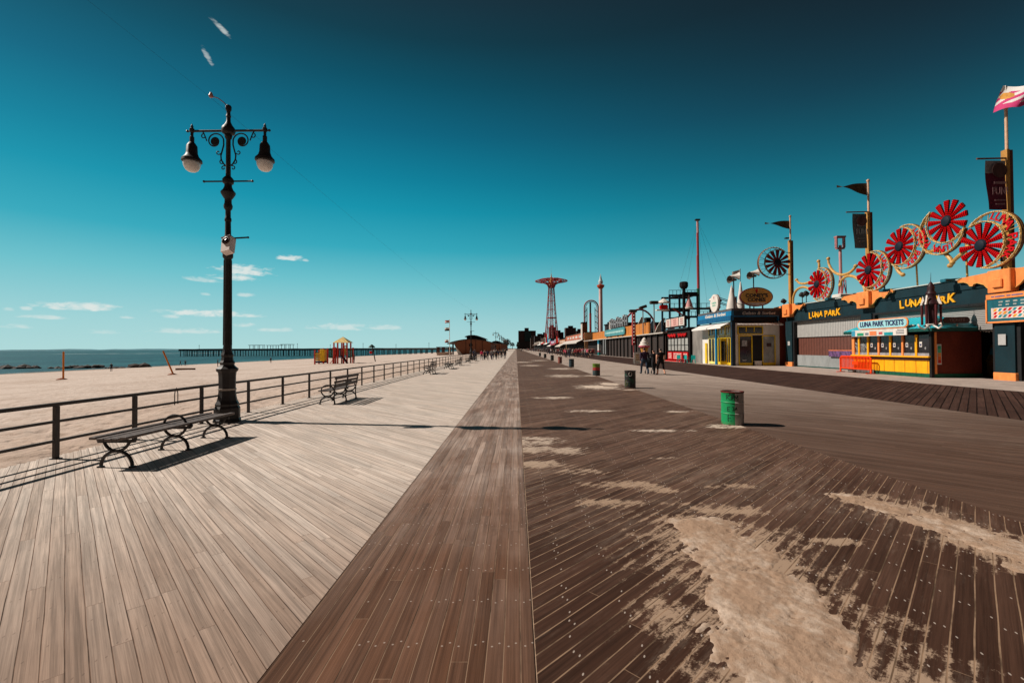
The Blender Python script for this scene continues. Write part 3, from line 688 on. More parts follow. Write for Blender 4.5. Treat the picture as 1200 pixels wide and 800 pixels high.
def back_bench(label):
    o = thing('bench', label, 'bench', (-6.52, 16.72, 0), 'slatted benches with backs facing the sea'); x0 = -6.52
    def mv(mb): mb.v = [Vector((v.x + x0, v.y, v.z)) for v in mb.v]
    for k, y in enumerate((15.66, 16.72, 17.74)):
        mb = MB(); leg_frame(mb, y, k != 1); mv(mb); mb.build('leg_frame', M_iron, o, 'auto')
        mb = MB(); mb.tube([(.245, y, .02), (.235, y, .25), (.245, y, .45), (.285, y, .72), (.325, y, .93)], .021, 7); mv(mb); mb.build('back_post', M_iron, o, 'auto')
    for i in range(5):
        mb = MB(); x = -.24 + i * .108; z = .445 + .02 * (abs(i - 1.6) ** 2) * .25
        mb.bb(x - .045, x + .045, 15.56, 17.86, z, z + .032, .006); mv(mb); mb.build('seat_slat', M_slat, o)
    for z, x in ((.62, .262), (.76, .284), (.895, .305)):
        mb = MB(); mb.box((x, 16.71, z), (.032, 2.3, .085), bev=.006); mv(mb); mb.build('back_slat', M_slat, o)
    return o
fb = flat_bench('weathered backless slatted bench with black iron hoop legs, nearest the lamp pedestal')
bk = back_bench('slatted park bench with curved iron arms and back, alone past the lamp shadow')
dup(bk, (-6.6, 34.6, 0), 'park bench with back, third bench down the railing')
dup(fb, (-6.4, 43.2, 0), 'small backless bench between two benches with backs down the railing')
dup(bk, (-6.55, 51.5, 0), 'park bench with back seen past the small backless one')
dup(bk, (-6.5, 61, 0), 'last bench with back before the strollers under the lamp')
dup(fb, (-6.5, 70, 0), 'backless bench almost hidden by strollers at the second lamp')
dup(fb, (-6.0, 88, 0), 'far backless bench standing among the strollers by the pavilion')

# ------------------------------------------------------------------ oil-drum litter bins along the seam of the boards
def drum_mat(name, ca, cb, cut, top=None, spots=None, band=None):
    m, N, b = mat_base(name)
    tc = N.new('ShaderNodeTexCoord').outputs['Object']; x, y, z = N.sep(tc)
    n1 = N.noise(tc, 7.0, 5.0, 0.7); n2 = N.noise(tc, 30.0, 4.0, 0.7); n4 = N.noise(tc, 3.2, 3.0, 0.6, 1.5)
    k = N.smooth(N.m('ADD', x, N.m('MULTIPLY', N.m('SUBTRACT', n4, .5), 0.02)), cut - .006, cut + .006)
    col = N.mix(k, srgb(*ca)[:3], srgb(*cb)[:3])
    if spots: col = N.mix(N.smooth(n4, .53, .56), col, srgb(*spots)[:3])
    if band: col = N.mix(N.smooth(z, .36, .38), col, srgb(*band)[:3])
    if top: col = N.mix(N.smooth(N.m('ADD', z, N.m('MULTIPLY', N.m('SUBTRACT', n1, .5), .1)), .55, .59), col, srgb(*top)[:3])
    col = N.mix(N.m('MULTIPLY', N.smooth(n1, .40, .75), .45), col, tuple(v * .5 for v in srgb(*ca)[:3]))
    ru = N.m('MULTIPLY', N.m('ADD', N.smooth(z, .10, .0), N.smooth(z, .80, .88)), N.smooth(n2, .40, .6), clamp=True)
    col = N.mix(N.m('ADD', N.m('MULTIPLY', ru, .7), N.m('MULTIPLY', N.smooth(n2, .66, .72), .6), clamp=True), col, srgb(104, 58, 38)[:3])
    N.set(b.inputs['Base Color'], col); b.inputs['Roughness'].default_value = .5; N.set(b.inputs['Normal'], N.bump(n1, .3, .01))
    return m
M_rim = paint('drum_rim', (104, 36, 28), 0.7, 0.5, 16.0, grime=(70, 44, 34))
M_scr = paint('scrawl_dark', (16, 60, 44), 0.6, 0.3, 16.0)
def drum(x, y, mat, label, rim=M_rim):
    o = thing('litter_bin', label, 'litter bin', (x, y, 0), 'oil-drum litter bins along the seam of the boards')
    r = .256
    mb = MB(); mb.lathe([(r - .01, .0), (r, .012), (r, .26), (r + .012, .275), (r, .29), (r, .53), (r + .014, .548), (r, .565), (r, .785), (r + .008, .797), (r - .012, .805), (r - .018, .745), (r - .018, .30), (.001, .29)], 36, (x, y, 0)); mb.build('body', mat, o, 'auto')
    mb = MB(); mb.lathe([(r + .004, .78), (r + .014, .795), (r + .010, .815), (r - .006, .818), (r - .016, .795)], 36, (x, y, 0), caps=False); mb.build('rim', rim, o, 'auto')
    mb = MB(); mb.lathe([(.001, .70), (.12, .72), (r - .03, .66)], 20, (x, y, 0)); 
    for i in range(5): mb.ball((x + random.uniform(-.12, .12), y + random.uniform(-.12, .12), .70), .09, 8, (1.2, 1, .5))
    mb.build('litter', paint('bin_litter', (60, 48, 42), .9, .5, 20), o)
    return o
def on_drum(mb, cx, cy, r, a, z, poly):
    """a flat mark wrapped onto the drum, a = bearing in degrees from -Y towards +X"""
    vs = []
    for px, pz in poly:
        w = R(a) + px / r; vs.append((cx + (r + .0025) * math.sin(w), cy - (r + .0025) * math.cos(w), z + pz))
    mb.add(vs, [list(range(len(vs)))])
d1 = drum(5.36, 11.38, drum_mat('drum_green', (6, 150, 88), (172, 164, 162), -.055), 'green and grey oil-drum bin with rusty red rim, nearest and largest')
mk = MB()
def glyph(strokes, a, z, s, wd=.016):
    for (x0, z0), (x1, z1) in strokes:
        d = Vector((x1 - x0, z1 - z0)); n_ = Vector((-d.y, d.x)).normalized() * wd / 2 / s
        on_drum(mk, 5.36, 11.38, 0.256, a, z, [((x0 + n_.x) * s, (z0 + n_.y) * s), ((x1 + n_.x) * s, (z1 + n_.y) * s), ((x1 - n_.x) * s, (z1 - n_.y) * s), ((x0 - n_.x) * s, (z0 - n_.y) * s)])
LE = {'E': [((0, 0), (0, 1)), ((0, 1), (.6, 1)), ((0, .5), (.5, .5)), ((0, 0), (.6, 0))], 'R': [((0, 0), (0, 1)), ((0, 1), (.6, .8)), ((.6, .8), (0, .5)), ((.1, .5), (.6, 0))],
      'A': [((0, 0), (.3, 1)), ((.3, 1), (.6, 0)), ((.1, .4), (.5, .4))], 'M': [((0, 0), (0, 1)), ((0, 1), (.3, .4)), ((.3, .4), (.6, 1)), ((.6, 1), (.6, 0))], 'J': [((.5, 1), (.5, .1)), ((.5, .1), (.1, 0)), ((0, 1), (.6, 1))]}
for ch, a, z, s in (('R', -55, .62, .12), ('J', -42, .62, .12), ('A', -29, .62, .12), ('M', -14, .60, .13), ('E', -48, .10, .14), ('E', -50, .34, .10), ('J', -28, .36, .08), ('A', -12, .36, .08), ('R', -40, .73, .08), ('M', -25, .74, .07)): glyph(LE[ch], a, z, s)
mk.build('scrawled_lettering', M_scr, d1)
mk = MB(); on_drum(mk, 5.36, 11.38, 0.256, 52, .22, [(.055 * math.cos(t * PI / 8), .075 * math.sin(t * PI / 8)) for t in range(16)]); mk.build('round_sticker', paint('sticker_maroon', (76, 24, 26), .5), d1)
d2 = drum(5.4, 21.7, drum_mat('drum_graffiti', (26, 24, 26), (40, 34, 34), .16, spots=(30, 70, 52)), 'dark graffiti-covered bin with white disc painted on it', paint('rim_dark', (44, 32, 28)))
mk = MB(); on_drum(mk, 5.4, 21.7, 0.256, -12, .66, [(.085 * math.cos(t * PI / 8), .10 * math.sin(t * PI / 8)) for t in range(16)]); mk.build('white_disc', M_white, d2)
mk = MB(); on_drum(mk, 5.4, 21.7, 0.256, -60, .22, [(-.06, -.15), (.05, -.12), (.08, .02), (.02, .16), (-.05, .10)]); mk.build('lime_scrawl', paint('scrawl_lime', (120, 128, 40), .6, .4, 18), d2)
drum(5.5, 31.4, drum_mat('drum_striped', (44, 62, 66), (30, 28, 28), .02, top=(96, 132, 30), band=(170, 44, 36)), 'lime green, red and black bin, third along the seam', paint('rim_lime', (110, 140, 36)))
drum(5.5, 45.5, drum_mat('drum_slate', (40, 62, 72), (20, 22, 26), .05), 'slate blue and black bin, fourth along the seam', paint('rim_dark', (44, 32, 28)))
drum(5.5, 57.5, drum_mat('drum_rust', (150, 84, 72), (80, 34, 32), .0), 'rust red bin between two dark bins', M_rim)
MB3 = drum_mat('drum_black', (28, 30, 28), (20, 20, 22), .05)
d6 = drum(5.55, 70.5, MB3, 'small black bin just past the rust red one', paint('rim_dark', (44, 32, 28)))
dup(d6, (5.55, 88, 0), 'tiny dark bin, second last along the seam')
dup(d6, (5.6, 108, 0), 'tiniest dark bin, last one along the seam')

# ------------------------------------------------------------------ things on the beach
for i, (x, y, lean, lab) in enumerate(((-50.2, 50.0, .0, 'upright orange volleyball post standing on the sand'), (-39.4, 52.0, -1.25, 'orange volleyball post leaning towards the sea on the sand'))):
    o = thing('volleyball_post', lab, 'volleyball post', (x, y, bz(x)), 'orange volleyball posts'); z = bz(x)
    mb = MB(); mb.tube([(x, y, z - .05), (x + lean, y, z + (3.1 if not i else 2.75))], .085, 10); mb.build('post', paint('post_orange', (214, 120, 22), .6, .2, 5), o, 'auto')
    mb = MB(); mb.lathe([(.5, 0), (.42, .08), (.2, .16), (.12, .2)], 12, (x - .15, y, z)); mb.build('base_mound', paint('mound', (150, 84, 52), .9, .3, 5), o, True)
mb = MB()
for i in range(70):
    t = random.random(); x = -158 + 46 * t; r = random.uniform(.5, 1.5) * (.8 + .3 * math.sin(t * 14))
    bm = bmesh.new(); bmesh.ops.create_icosphere(bm, subdivisions=1, radius=r)
    for v in bm.verts: v.co *= random.uniform(.7, 1.2)
    bm.verts.index_update()
    mb.add([v.co[:] for v in bm.verts], [[v.index for v in f.verts] for f in bm.faces], Matrix.Translation((x, 137 + random.uniform(-2.2, 2.2), -3.5 + random.uniform(-.3, .5) * r)) @ Matrix.Diagonal((1.3, 1.1, .7, 1))); bm.free()
tag(mb.build('rock_jetty', paint('jetty_rock', (86, 82, 80), .9, .4, .8)), 'low jetty of dark tumbled rocks lying in the sea', 'jetty', kind='stuff')  # rock colour lightened to paint in distance haze
mb = MB(); x, y = -58.5, 80; mb.prism([(-1.6, -.3), (1.4, -.4), (1.7, .1), (.2, .5), (-1.2, .3)], -.2, .28, Matrix.Translation((x, y, bz(x))))
tag(mb.build('driftwood', paint('driftwood', (120, 96, 80), .9)), 'flat grey driftwood heap behind the leaning orange post', 'driftwood')
# pier
M_pier = paint('pier_timber', (84, 94, 98), 0.9, 0.25, 0.3)  # timber colour paled to stand for sea haze
pr = thing('pier', 'long dark timber pier on piles standing in the sea', 'pier', (-150, 384, -3.5))
mb = MB(); mb.bb(-284, -12, 380, 390, 1.0, 1.55); mb.build('deck', M_pier, pr)
mb = MB(); mb.bb(-284, -12, 380.0, 380.15, 1.56, 2.6); mb.build('parapet', M_pier, pr)
mb = MB(); i = 0
x = -283
while x < -60:
    for yy in (381, 385, 389): mb.tube([(x, yy, -4.2 if x < -118 else -3), (x, yy, 1.1)], .32, 6)
    x += 4.6
tag(mb.build('piles', M_pier, pr), kind='stuff')
for xa, xb, h in ((-226, -216, 5.4), (-211, -200, 5.2), (-199, -190, 5.9)):
    mb = MB(); mb.bb(xa, xb, 381.5, 388.5, h, h + .35)
    for xx in (xa + .8, (xa + xb) / 2, xb - .8):
        for yy in (382.5, 387.5): mb.bar((xx, yy, 1.5), (xx, yy, h), .3, .3, (1, 0, 0))
    mb.build('shelter', M_pier, pr)
for k in range(9):
    x = -270 + k * 28; mb = MB(); mb.tube([(x, 385, 1.5), (x, 385, 6.5 if k % 2 else 5.5)], .14, 6); mb.ball((x, 385, 6.6 if k % 2 else 5.6), .35, 6); mb.build('lamp', M_pier, pr)

# playground
pg = thing('play_structure', 'red and yellow climbing frame with pyramid roof standing on the beach', 'play structure', (-34, 85, bz(-34)))
gz0 = bz(-34)
M_pr = paint('play_red', (196, 48, 34), .5, .2, 3); M_py = paint('play_yellow', (246, 196, 40), .5, .15, 3); M_pg = paint('play_green', (34, 96, 48), .5, .25, 3)
for x, y, h, m in ((-37.6, 84.6, 2.6, M_pr), (-36.0, 84.6, 2.9, M_pr), (-37.6, 86.4, 2.6, M_pr), (-35.2, 84.6, 2.9, M_pr), (-33.7, 84.6, 3.1, M_pr), (-34.9, 86.4, 3.0, M_pr), (-33.9, 84.3, 3.95, M_pr), (-33.2, 84.3, 3.95, M_pr), (-32.1, 84.3, 3.95, M_pr), (-31.5, 84.4, 3.95, M_pr), (-33.2, 86.3, 3.95, M_pr), (-31.5, 86.3, 3.95, M_pr), (-30.6, 85, 3.0, M_pr)):
    mb = MB(); mb.tube([(x, y, gz0 - .1), (x, y, gz0 + h)], .15, 8); mb.build('post', m, pg, 'auto')
for x0, x1, y, z0, z1, m, nm in ((-37.5, -36.1, 84.7, .7, 2.2, M_pg, 'panel'), (-36.6, -35.7, 84.5, .5, 2.7, M_py, 'slide_tube'), (-37.4, -36.7, 84.5, .6, 2.0, M_py, 'panel'), (-35.1, -33.8, 84.7, 1.2, 2.7, M_pg, 'panel'), (-33.8, -32.2, 84.6, 1.3, 2.9, paint('play_brown', (120, 56, 40), .6), 'panel'), (-32.2, -31.6, 84.6, 1.6, 3.4, M_py, 'panel'), (-31.4, -30.7, 84.8, 1.2, 2.6, M_pg, 'panel'), (-37.6, -35.9, 84.9, .15, .5, paint('play_navy', (34, 40, 62)), 'platform'), (-35.2, -31.5, 85.3, 1.05, 1.2, paint('play_navy', (34, 40, 62)), 'platform')):
    mb = MB(); n = max(3, int((x1 - x0) / .16))
    if nm == 'panel':
        for k in range(n + 1): mb.bar((x0 + (x1 - x0) * k / n, y, gz0 + z0), (x0 + (x1 - x0) * k / n, y, gz0 + z1), .15, .06, (1, 0, 0))
        mb.bb(x0, x1, y - .05, y + .05, gz0 + z0, gz0 + z0 + .12); mb.bb(x0, x1, y - .05, y + .05, gz0 + z1 - .12, gz0 + z1)
    else: mb.bb(x0, x1, y - .1, y + 1.3, gz0 + z0, gz0 + z1, .08)
    mb.build(nm, m, pg)
mb = MB(); mb.bar((-34.6, 84.2, gz0 + .1), (-33.4, 84.6, gz0 + 1.6), .5, .1); mb.build('ladder', M_pr, pg)
mb = MB(); mb.bar((-31.3, 84.0, gz0 + .1), (-32.4, 84.3, gz0 + 1.5), .6, .12); mb.build('slide', paint('play_plum', (74, 34, 44)), pg)
rf = MB(); rx0, rx1, ry0, ry1, rz_ = -34.1, -31.1, 84.1, 86.6, gz0 + 3.9
rf.add([(rx0, ry0, rz_), (rx1, ry0, rz_), (rx1, ry1, rz_), (rx0, ry1, rz_), ((rx0 + rx1) / 2, (ry0 + ry1) / 2, rz_ + 1.15)], [(0, 1, 4), (1, 2, 4), (2, 3, 4), (3, 0, 4), (3, 2, 1, 0)]); rf.build('roof', paint('roof_cream', (236, 206, 132), .6), pg)
o = thing('shower_pole', 'leaning pole with dark green cap and red box on the beach', 'pole', (-29.6, 95, bz(-29.6))); z = bz(-29.6)
mb = MB(); mb.tube([(-29.5, 95, z), (-30.2, 95, z + 3.3)], .11, 8); mb.build('pole', M_rail, o)
mb = MB(); mb.lathe([(.75, 0), (.6, .25), (.2, .6), (.02, .7)], 10, (-30.25, 95, z + 2.9)); mb.build('cap', paint('cap_green', (26, 58, 52)), o)
mb = MB(); mb.box((-30.4, 94.8, z + 1.9), (.5, .3, .5), bev=.06); mb.build('box', M_red, o)

# ------------------------------------------------------------------ curved beach pavilions and flagpole
M_brick = stripes('pavilion_boards', (124, 74, 48), (150, 94, 64), 2, .45, .8, .8, .3)
M_roofd = paint('pavilion_roof', (62, 52, 46), .8, .2, .6)
def pavilion(cx, y, s, label):
    o = thing('pavilion', label, 'pavilion', (cx, y, 0), 'curved brown pavilions on the beach edge')
    w = 9.0 * s; g = -.6
    def top(u): return (4.0 + 1.5 * (1 - u * u)) * s
    P = [(cx - w * .60, g)] + [(cx - w * .78, 3.9 * s)] + [(cx + w * (-.78 + 1.68 * t / 12), top(-.78 + 1.68 * t / 12) - .05) for t in range(1, 13)] + [(cx + w * .88, g)]
    D = 34 * s
    mb = MB(); mb.prism([(x, z) for x, z in P], 0, D, basis((0, y, 0), (1, 0, 0), (0, 0, 1)) @ Matrix.Diagonal((1, 1, -1, 1))); mb.build('wall', M_brick, o)
    rp = [(cx + w * (-1.08 + 2.12 * t / 16), top(-1.08 + 2.12 * t / 16)) for t in range(17)]
    mb = MB(); mb.prism(rp + [(x, z + .3 * s) for x, z in rp[::-1]], -1.5, D + 1, basis((0, y, 0), (1, 0, 0), (0, 0, 1)) @ Matrix.Diagonal((1, 1, -1, 1))); mb.build('roof', M_roofd, o)
    mp = [(cx + w * (-.30 + .85 * t / 10), (5.85 + 1.35 * (1 - ((t - 4) / 6) ** 2)) * s) for t in range(11)]
    mb = MB(); mb.prism([(mp[0][0] + .6, 5.2 * s)] + [(x, z - .1) for x, z in mp[1:-1]] + [(mp[-1][0] - .6, 5.0 * s)], 1, D - 4, basis((0, y, 0), (1, 0, 0), (0, 0, 1)) @ Matrix.Diagonal((1, 1, -1, 1))); mb.build('roof_lantern', M_dark, o)
    mb = MB(); mb.prism(mp + [(x, z + .25 * s) for x, z in mp[::-1]], 0, D - 3, basis((0, y, 0), (1, 0, 0), (0, 0, 1)) @ Matrix.Diagonal((1, 1, -1, 1))); mb.build('lantern_roof', M_roofd, o)
    mb = MB(); mb.lathe([(.75 * s, 0), (.75 * s, .1)], 16, M=Matrix.Translation((cx - .02 * w, y - .02, 3.3 * s)) @ Matrix.Rotation(PI / 2, 4, 'X')); mb.build('round_window', M_dark, o)
    mb = MB(); mb.bb(cx - .07 * w, cx + .05 * w, y - .08, y - .02, .0, 2.1 * s); mb.build('door', M_dark, o)
    for u in (-.25, .2, .5):
        mb = MB(); mb.bb(cx + w * u - .12, cx + w * u + .12, y - .14, y - .03, g, top(u) - .1); mb.build('rib', paint('pavilion_rib', (86, 50, 34)), o)
    mb = MB(); mb.bb(cx - w * .86, cx - w * .80, y - .5, y + .4, g, 3.9 * s); mb.build('eave_post', M_roofd, o)
    mb = MB(); mb.prism([(cx - w * .60, g), (cx - w * .40, g), (cx - w * .74, 3.0 * s)], 0, .12, basis((0, y - .15, 0), (1, 0, 0), (0, 0, 1)) @ Matrix.Diagonal((1, 1, -1, 1))); mb.build('ramp_wing', M_white, o)
    return o
pavilion(-18.4, 186, 1.0, 'brown beach pavilion with curved roof and raised lantern behind the second lamp')
pavilion(-15.2, 335, 1.0, 'smaller looking curved pavilion farther along, right of the brown one')
fl = thing('flagpole', 'white flagpole with three small flags left of the curved pavilion', 'flagpole', (-22, 150, -.6))
mb = MB(); mb.tube([(-22, 150, -.6), (-22, 150, 11.6)], [.12, .06], 8); mb.build('pole', M_white, fl)
def flag(x0, z0, wd, ht, cols, parent, y=150):
    mb = MB(); n = len(cols); mats = []
    for i, c in enumerate(cols):
        mb.mat(i); vs = []
        for k in range(7):
            t = k / 6; vs += [(x0 - wd * t, y + .25 * math.sin(t * 7 + i * .2), z0 - ht * i / n - .12 * t), (x0 - wd * t, y + .25 * math.sin(t * 7 + i * .2), z0 - ht * (i + 1) / n - .12 * t)]
        mb.add(vs, [(2 * k, 2 * k + 1, 2 * k + 3, 2 * k + 2) for k in range(6)]); mats.append(paint('flag_%d_%d_%d' % c, c, .8, .1, 1))
    return mb.build('flag', mats, parent)
flag(-22.05, 11.3, 1.5, .9, [(180, 40, 40), (230, 225, 220), (150, 50, 60)], fl); flag(-22.05, 8.9, 1.6, 1.1, [(210, 206, 200), (60, 66, 60)], fl); flag(-22.3, 4.9, 1.3, 1.0, [(224, 216, 210), (120, 40, 40)], fl)
pc = thing('lifeguard_hut', 'low pale hut with dark openings at the pavilion corner', 'hut', (-27, 178, -.6))
mb = MB(); mb.bb(-31, -25.5, 177, 180, -.7, .5); mb.build('base', paint('hut_pale', (186, 160, 142)), pc)
for x in (-30.6, -28.6, -26.2):
    mb = MB(); mb.bb(x - .35, x + .35, 177.2, 179.8, .5, 2.3); mb.build('pillar', paint('hut_dark', (82, 50, 46)), pc)
mb = MB(); mb.bb(-31.2, -25.4, 176.8, 180.2, 2.3, 2.6); mb.build('roof', M_roofd, pc)
#PART3
# ------------------------------------------------------------------ amusement park front (faces the beach at X = 27.2)
FX = 27.2
PIL = [45.35, 35.35, 25.42, 15.4]
fa = thing('amusement_front', 'dark teal amusement park front with orange brackets and roller shutters', 'building', (28, 30, 0))
mb = MB(); mb.bb(27.2, 28.4, 13, 46.0, 4.42, 5.30); mb.build('wall', M_teal, fa)
mb = MB(); mb.bb(27.14, 28.5, 13, 46.05, 5.303, 5.93); mb.build('parapet', M_teal, fa)
mb = MB(); mb.bb(27.06, 28.6, 12.9, 46.1, 5.933, 6.0); mb.build('cornice', paint('cornice_pale', (190, 198, 192), .6, .15, 3), fa)
for y in PIL:
    mb = MB(); mb.bb(27.0, 28.0, y - .52, y + .52, .42, 4.417); mb.build('pillar', M_teal, fa)
    mb = MB(); mb.bb(26.93, 28.02, y - .58, y + .58, -.02, .42, .02); mb.build('pillar_base', M_orange, fa)
    cp = MB(); cp.bb(26.72, 27.6, y - .60, y + .60, 4.86, 6.12, .03); c = cp.build('bracket', M_orange, fa)
    mb = MB(); mb.bb(26.60, 26.72, y - .26, y + .26, 5.12, 5.62, .04); mb.build('boss', M_orange, c)
    for s in (-1, 1):
        P = [(.60, 6.10), (2.35, 6.02), (2.62, 5.90), (2.55, 5.76), (2.2, 5.74), (1.95, 5.62), (1.85, 5.46), (1.68, 5.44), (1.62, 5.56), (1.4, 5.58), (1.05, 5.44), (.85, 5.22), (.60, 5.05)]
        mb = MB(); mb.prism([(-s * a, z) for a, z in (P if s < 0 else P)], 0, .10, SIDE((27.10, y, 0))); wg = mb.build('wing', M_orange, c)
        mb = MB(); mb.tube([(26.99, y + s * a, z) for a, z in P[1:]], .03, 6); mb.build('wing_trim', M_gold, wg)
# opening frames, shutters and what hangs in them
M_trim = paint('frame_black', (30, 30, 32), .6)
M_corr = stripes('shutter_grey', (140, 140, 138), (178, 176, 172), 1, .20, .5, .6, .5)
M_slat_sh = stripes('shutter_slats', (104, 102, 100), (160, 156, 152), 2, .105, .35, .6, .8)
M_curt = stripes('brown_curtain', (88, 54, 46), (108, 68, 58), 1, .38, .3, .35, .5)
M_tarp = paint('grey_tarp', (144, 148, 148), .55, .15, 1.6, grime=(120, 122, 122), bump=.5)
for (ya, yb) in ((35.87, 44.83), (25.94, 34.83), (15.92, 24.90)):
    mb = MB(); mb.bb(27.10, 27.35, yb - .20, yb, 0, 4.417); mb.bb(27.10, 27.35, ya, ya + .20, 0, 4.417); mb.bb(27.10, 27.35, ya + .2, yb - .2, 4.27, 4.417); mb.build('frame', M_trim, fa)
ya, yb = 36.07, 44.63
mb = MB(); mb.bb(27.40, 27.46, ya, yb, 2.82, 4.40); mb.build('shutter', M_corr, fa)
mb = MB(); mb.bb(27.52, 27.56, ya, yb, 1.0, 2.82); mb.build('curtain', M_curt, fa)
mb = MB(); mb.bb(27.38, 27.50, ya, yb, .10, 1.12); mb.build('tarpaulin', M_tarp, fa)
mb = MB(); mb.bb(27.36, 27.39, ya, yb, .0, .10); mb.build('sill', paint('sill_teal', (20, 74, 70)), fa)
mb = MB(); mb.bb(27.2, 27.37, 36.2, 39.9, 1.05, 1.55); bd_ = mb.build('painted_board', paint('mural_purple', (104, 74, 120), .6, .6, 6, grime=(196, 130, 60)), fa)
mb = MB(); mb.bb(27.18, 27.38, 36.2, 39.9, 1.55, 1.62); mb.build('board_cap', paint('cap_pink', (214, 120, 84)), fa)
mb = MB(); mb.bb(27.36, 27.44, 26.14, 34.63, 2.85, 4.40); mb.build('roller_shutter', M_slat_sh, fa)
mb = MB(); mb.bb(27.36, 27.44, 16.12, 24.70, 2.85, 4.40); mb.build('roller_shutter', M_slat_sh, fa)
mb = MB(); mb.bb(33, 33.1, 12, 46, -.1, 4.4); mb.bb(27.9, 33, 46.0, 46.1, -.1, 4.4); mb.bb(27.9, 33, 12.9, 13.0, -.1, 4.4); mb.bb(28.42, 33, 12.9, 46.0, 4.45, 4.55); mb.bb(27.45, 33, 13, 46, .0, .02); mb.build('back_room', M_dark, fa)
for y, z in ((40.5, 4.78), (30.52, 4.84), (20.4, 4.84)):
    mb = MB(); x = 0
    for wd, yy, dz in (('LUNA', 1.0, 0), ('PARK', -1.15, 0)):
        for i, ch in enumerate(wd):
            vs, fs = text_geo(ch, .66 * (1.18 if i in (0, 3) and ch != 'A' else 1.0), .022, .03, shear=.12 if i % 2 else -.06)
            mb.add(vs, fs, SIDE((27.155, y + yy + .72 - i * .48, z + (.04 if i % 2 else -.03)), 1.0, 1.0))
    mb.build('lettering', paint('letter_gold', (250, 176, 30), .45, .15, 5), fa)
for y in (43.0, 38.9, 33.1, 28.3, 22.6, 18.2):
    mb = MB(); mb.bar((28.0, y, 6.06), (26.7, y, 5.98), .14, .14); mb.bb(26.35, 26.8, y - .20, y + .20, 5.84, 6.04, .03); mb.build('floodlight', paint('light_teal', (30, 100, 116)), fa)
mb = MB(); mb.bb(26.915, 26.925, 25.28, 25.68, 1.95, 2.55); mb.build('paper_notice', paint('paper', (176, 174, 172), .7, .1, 6), fa)
mb = MB(); mb.bb(26.985, 26.995, 45.15, 45.50, 2.05, 2.45); mb.build('paper_notice', paint('paper', (176, 174, 172)), fa)
# info board on the third pillar
ib = thing('info_board', 'teal park board with orange frame and bright zigzag pattern on a pillar', 'sign board', (26.9, 25.2, 3.2))
mb = MB(); mb.bb(26.86, 26.97, 23.2, 26.16, 3.27, 4.52); mb.build('panel', paint('board_teal', (28, 96, 108), .5, .15, 2), ib)
mb = MB(); mb.bb(26.82, 26.98, 23.2, 26.2, 4.523, 4.80); hd = mb.build('header', M_orange, ib)
mb = MB(); mb.bb(26.82, 26.98, 23.2, 26.2, 3.18, 3.267); mb.bb(26.82, 26.98, 26.163, 26.24, 3.18, 4.52); mb.build('frame', M_orange, ib)
mb = MB()
for a_, b_ in ((25.9, 25.75), (25.7, 25.2), (25.1, 24.9), (24.85, 24.3), (24.2, 23.6)): mb.bb(26.808, 26.818, b_, a_, 4.62, 4.69)
mb.build('print_line', paint('print_indigo', (110, 104, 140)), hd)
rnd = random.Random(3); mb = MB(); mb.mat(0).bb(26.848, 26.858, 23.3, 25.95, 3.42, 4.02)
for r_ in range(3):
    for k in range(11):
        mb.mat(rnd.choice([1, 2, 3])); y = 25.85 - k * .25; z = 3.47 + r_ * .18
        mb.add([(26.845, y, z), (26.845, y - .14, z), (26.845, y - .25, z + .15), (26.845, y - .10, z + .15)], [(0, 1, 2, 3)])
mb.build('pattern', [paint('pat_cream', (224, 206, 196), .6), M_red, paint('pat_amber', (232, 152, 30)), paint('pat_teal', (20, 140, 150))], ib)
mb = MB()
for k in range(2):
    for j in range(6): mb.bb(26.845, 26.855, 25.55 - j * .37 - .22 + .05 * k, 25.55 - j * .37, 4.30 - k * .17, 4.38 - k * .17)
mb.build('small_print', paint('print_pale2', (170, 176, 170)), ib)
# arcade cabinets in the open shutter
def cabinet(x, y, m, lab):
    o = thing('arcade_machine', lab, 'arcade machine', (x, y, 0.02), 'arcade machines inside the dark opening')
    mb = MB(); mb.prism([(0, 0), (.75, 0), (.75, 1.9), (.25, 1.95), (.1, 1.3), (-.1, 1.0), (0, .9)], -.35, .35, Matrix.Translation((x, y, .02)) @ Matrix.Rotation(PI / 2, 4, 'X')); mb.build('cabinet', m, o)
    mb = MB(); mb.add([(x + .115, y - .28, 1.36), (x + .115, y + .28, 1.36), (x + .21, y + .28, 1.80), (x + .21, y - .28, 1.80)], [(0, 1, 2, 3)]); mb.v = [v + Vector((-.03, 0, 0)) for v in mb.v]; mb.build('screen', paint('screen_blue', (60, 120, 140), .2), o)
cabinet(28.6, 26.9, paint('cab_brown', (96, 66, 44), .5, .4, 8), 'brown arcade machine in the dark opening beside the info pillar')
cabinet(28.9, 27.9, paint('cab_gold', (120, 84, 40), .5, .5, 9), 'gold toned arcade machine deeper in the dark opening')
mb = MB()
for k in range(10):
    y = 26.0 + .16 * k; mb.ball((27.75, y, 2.72 + .10 * abs(math.sin(k * .5))), .05, 6)
mb.tube([(27.75, 26.0 + .16 * k, 2.78 + .10 * abs(math.sin(k * .5))) for k in range(10)], .012, 4)
tag(mb.build('bulb_string', M_white), 'string of white bulbs hung across the open dark shutter', 'light string')

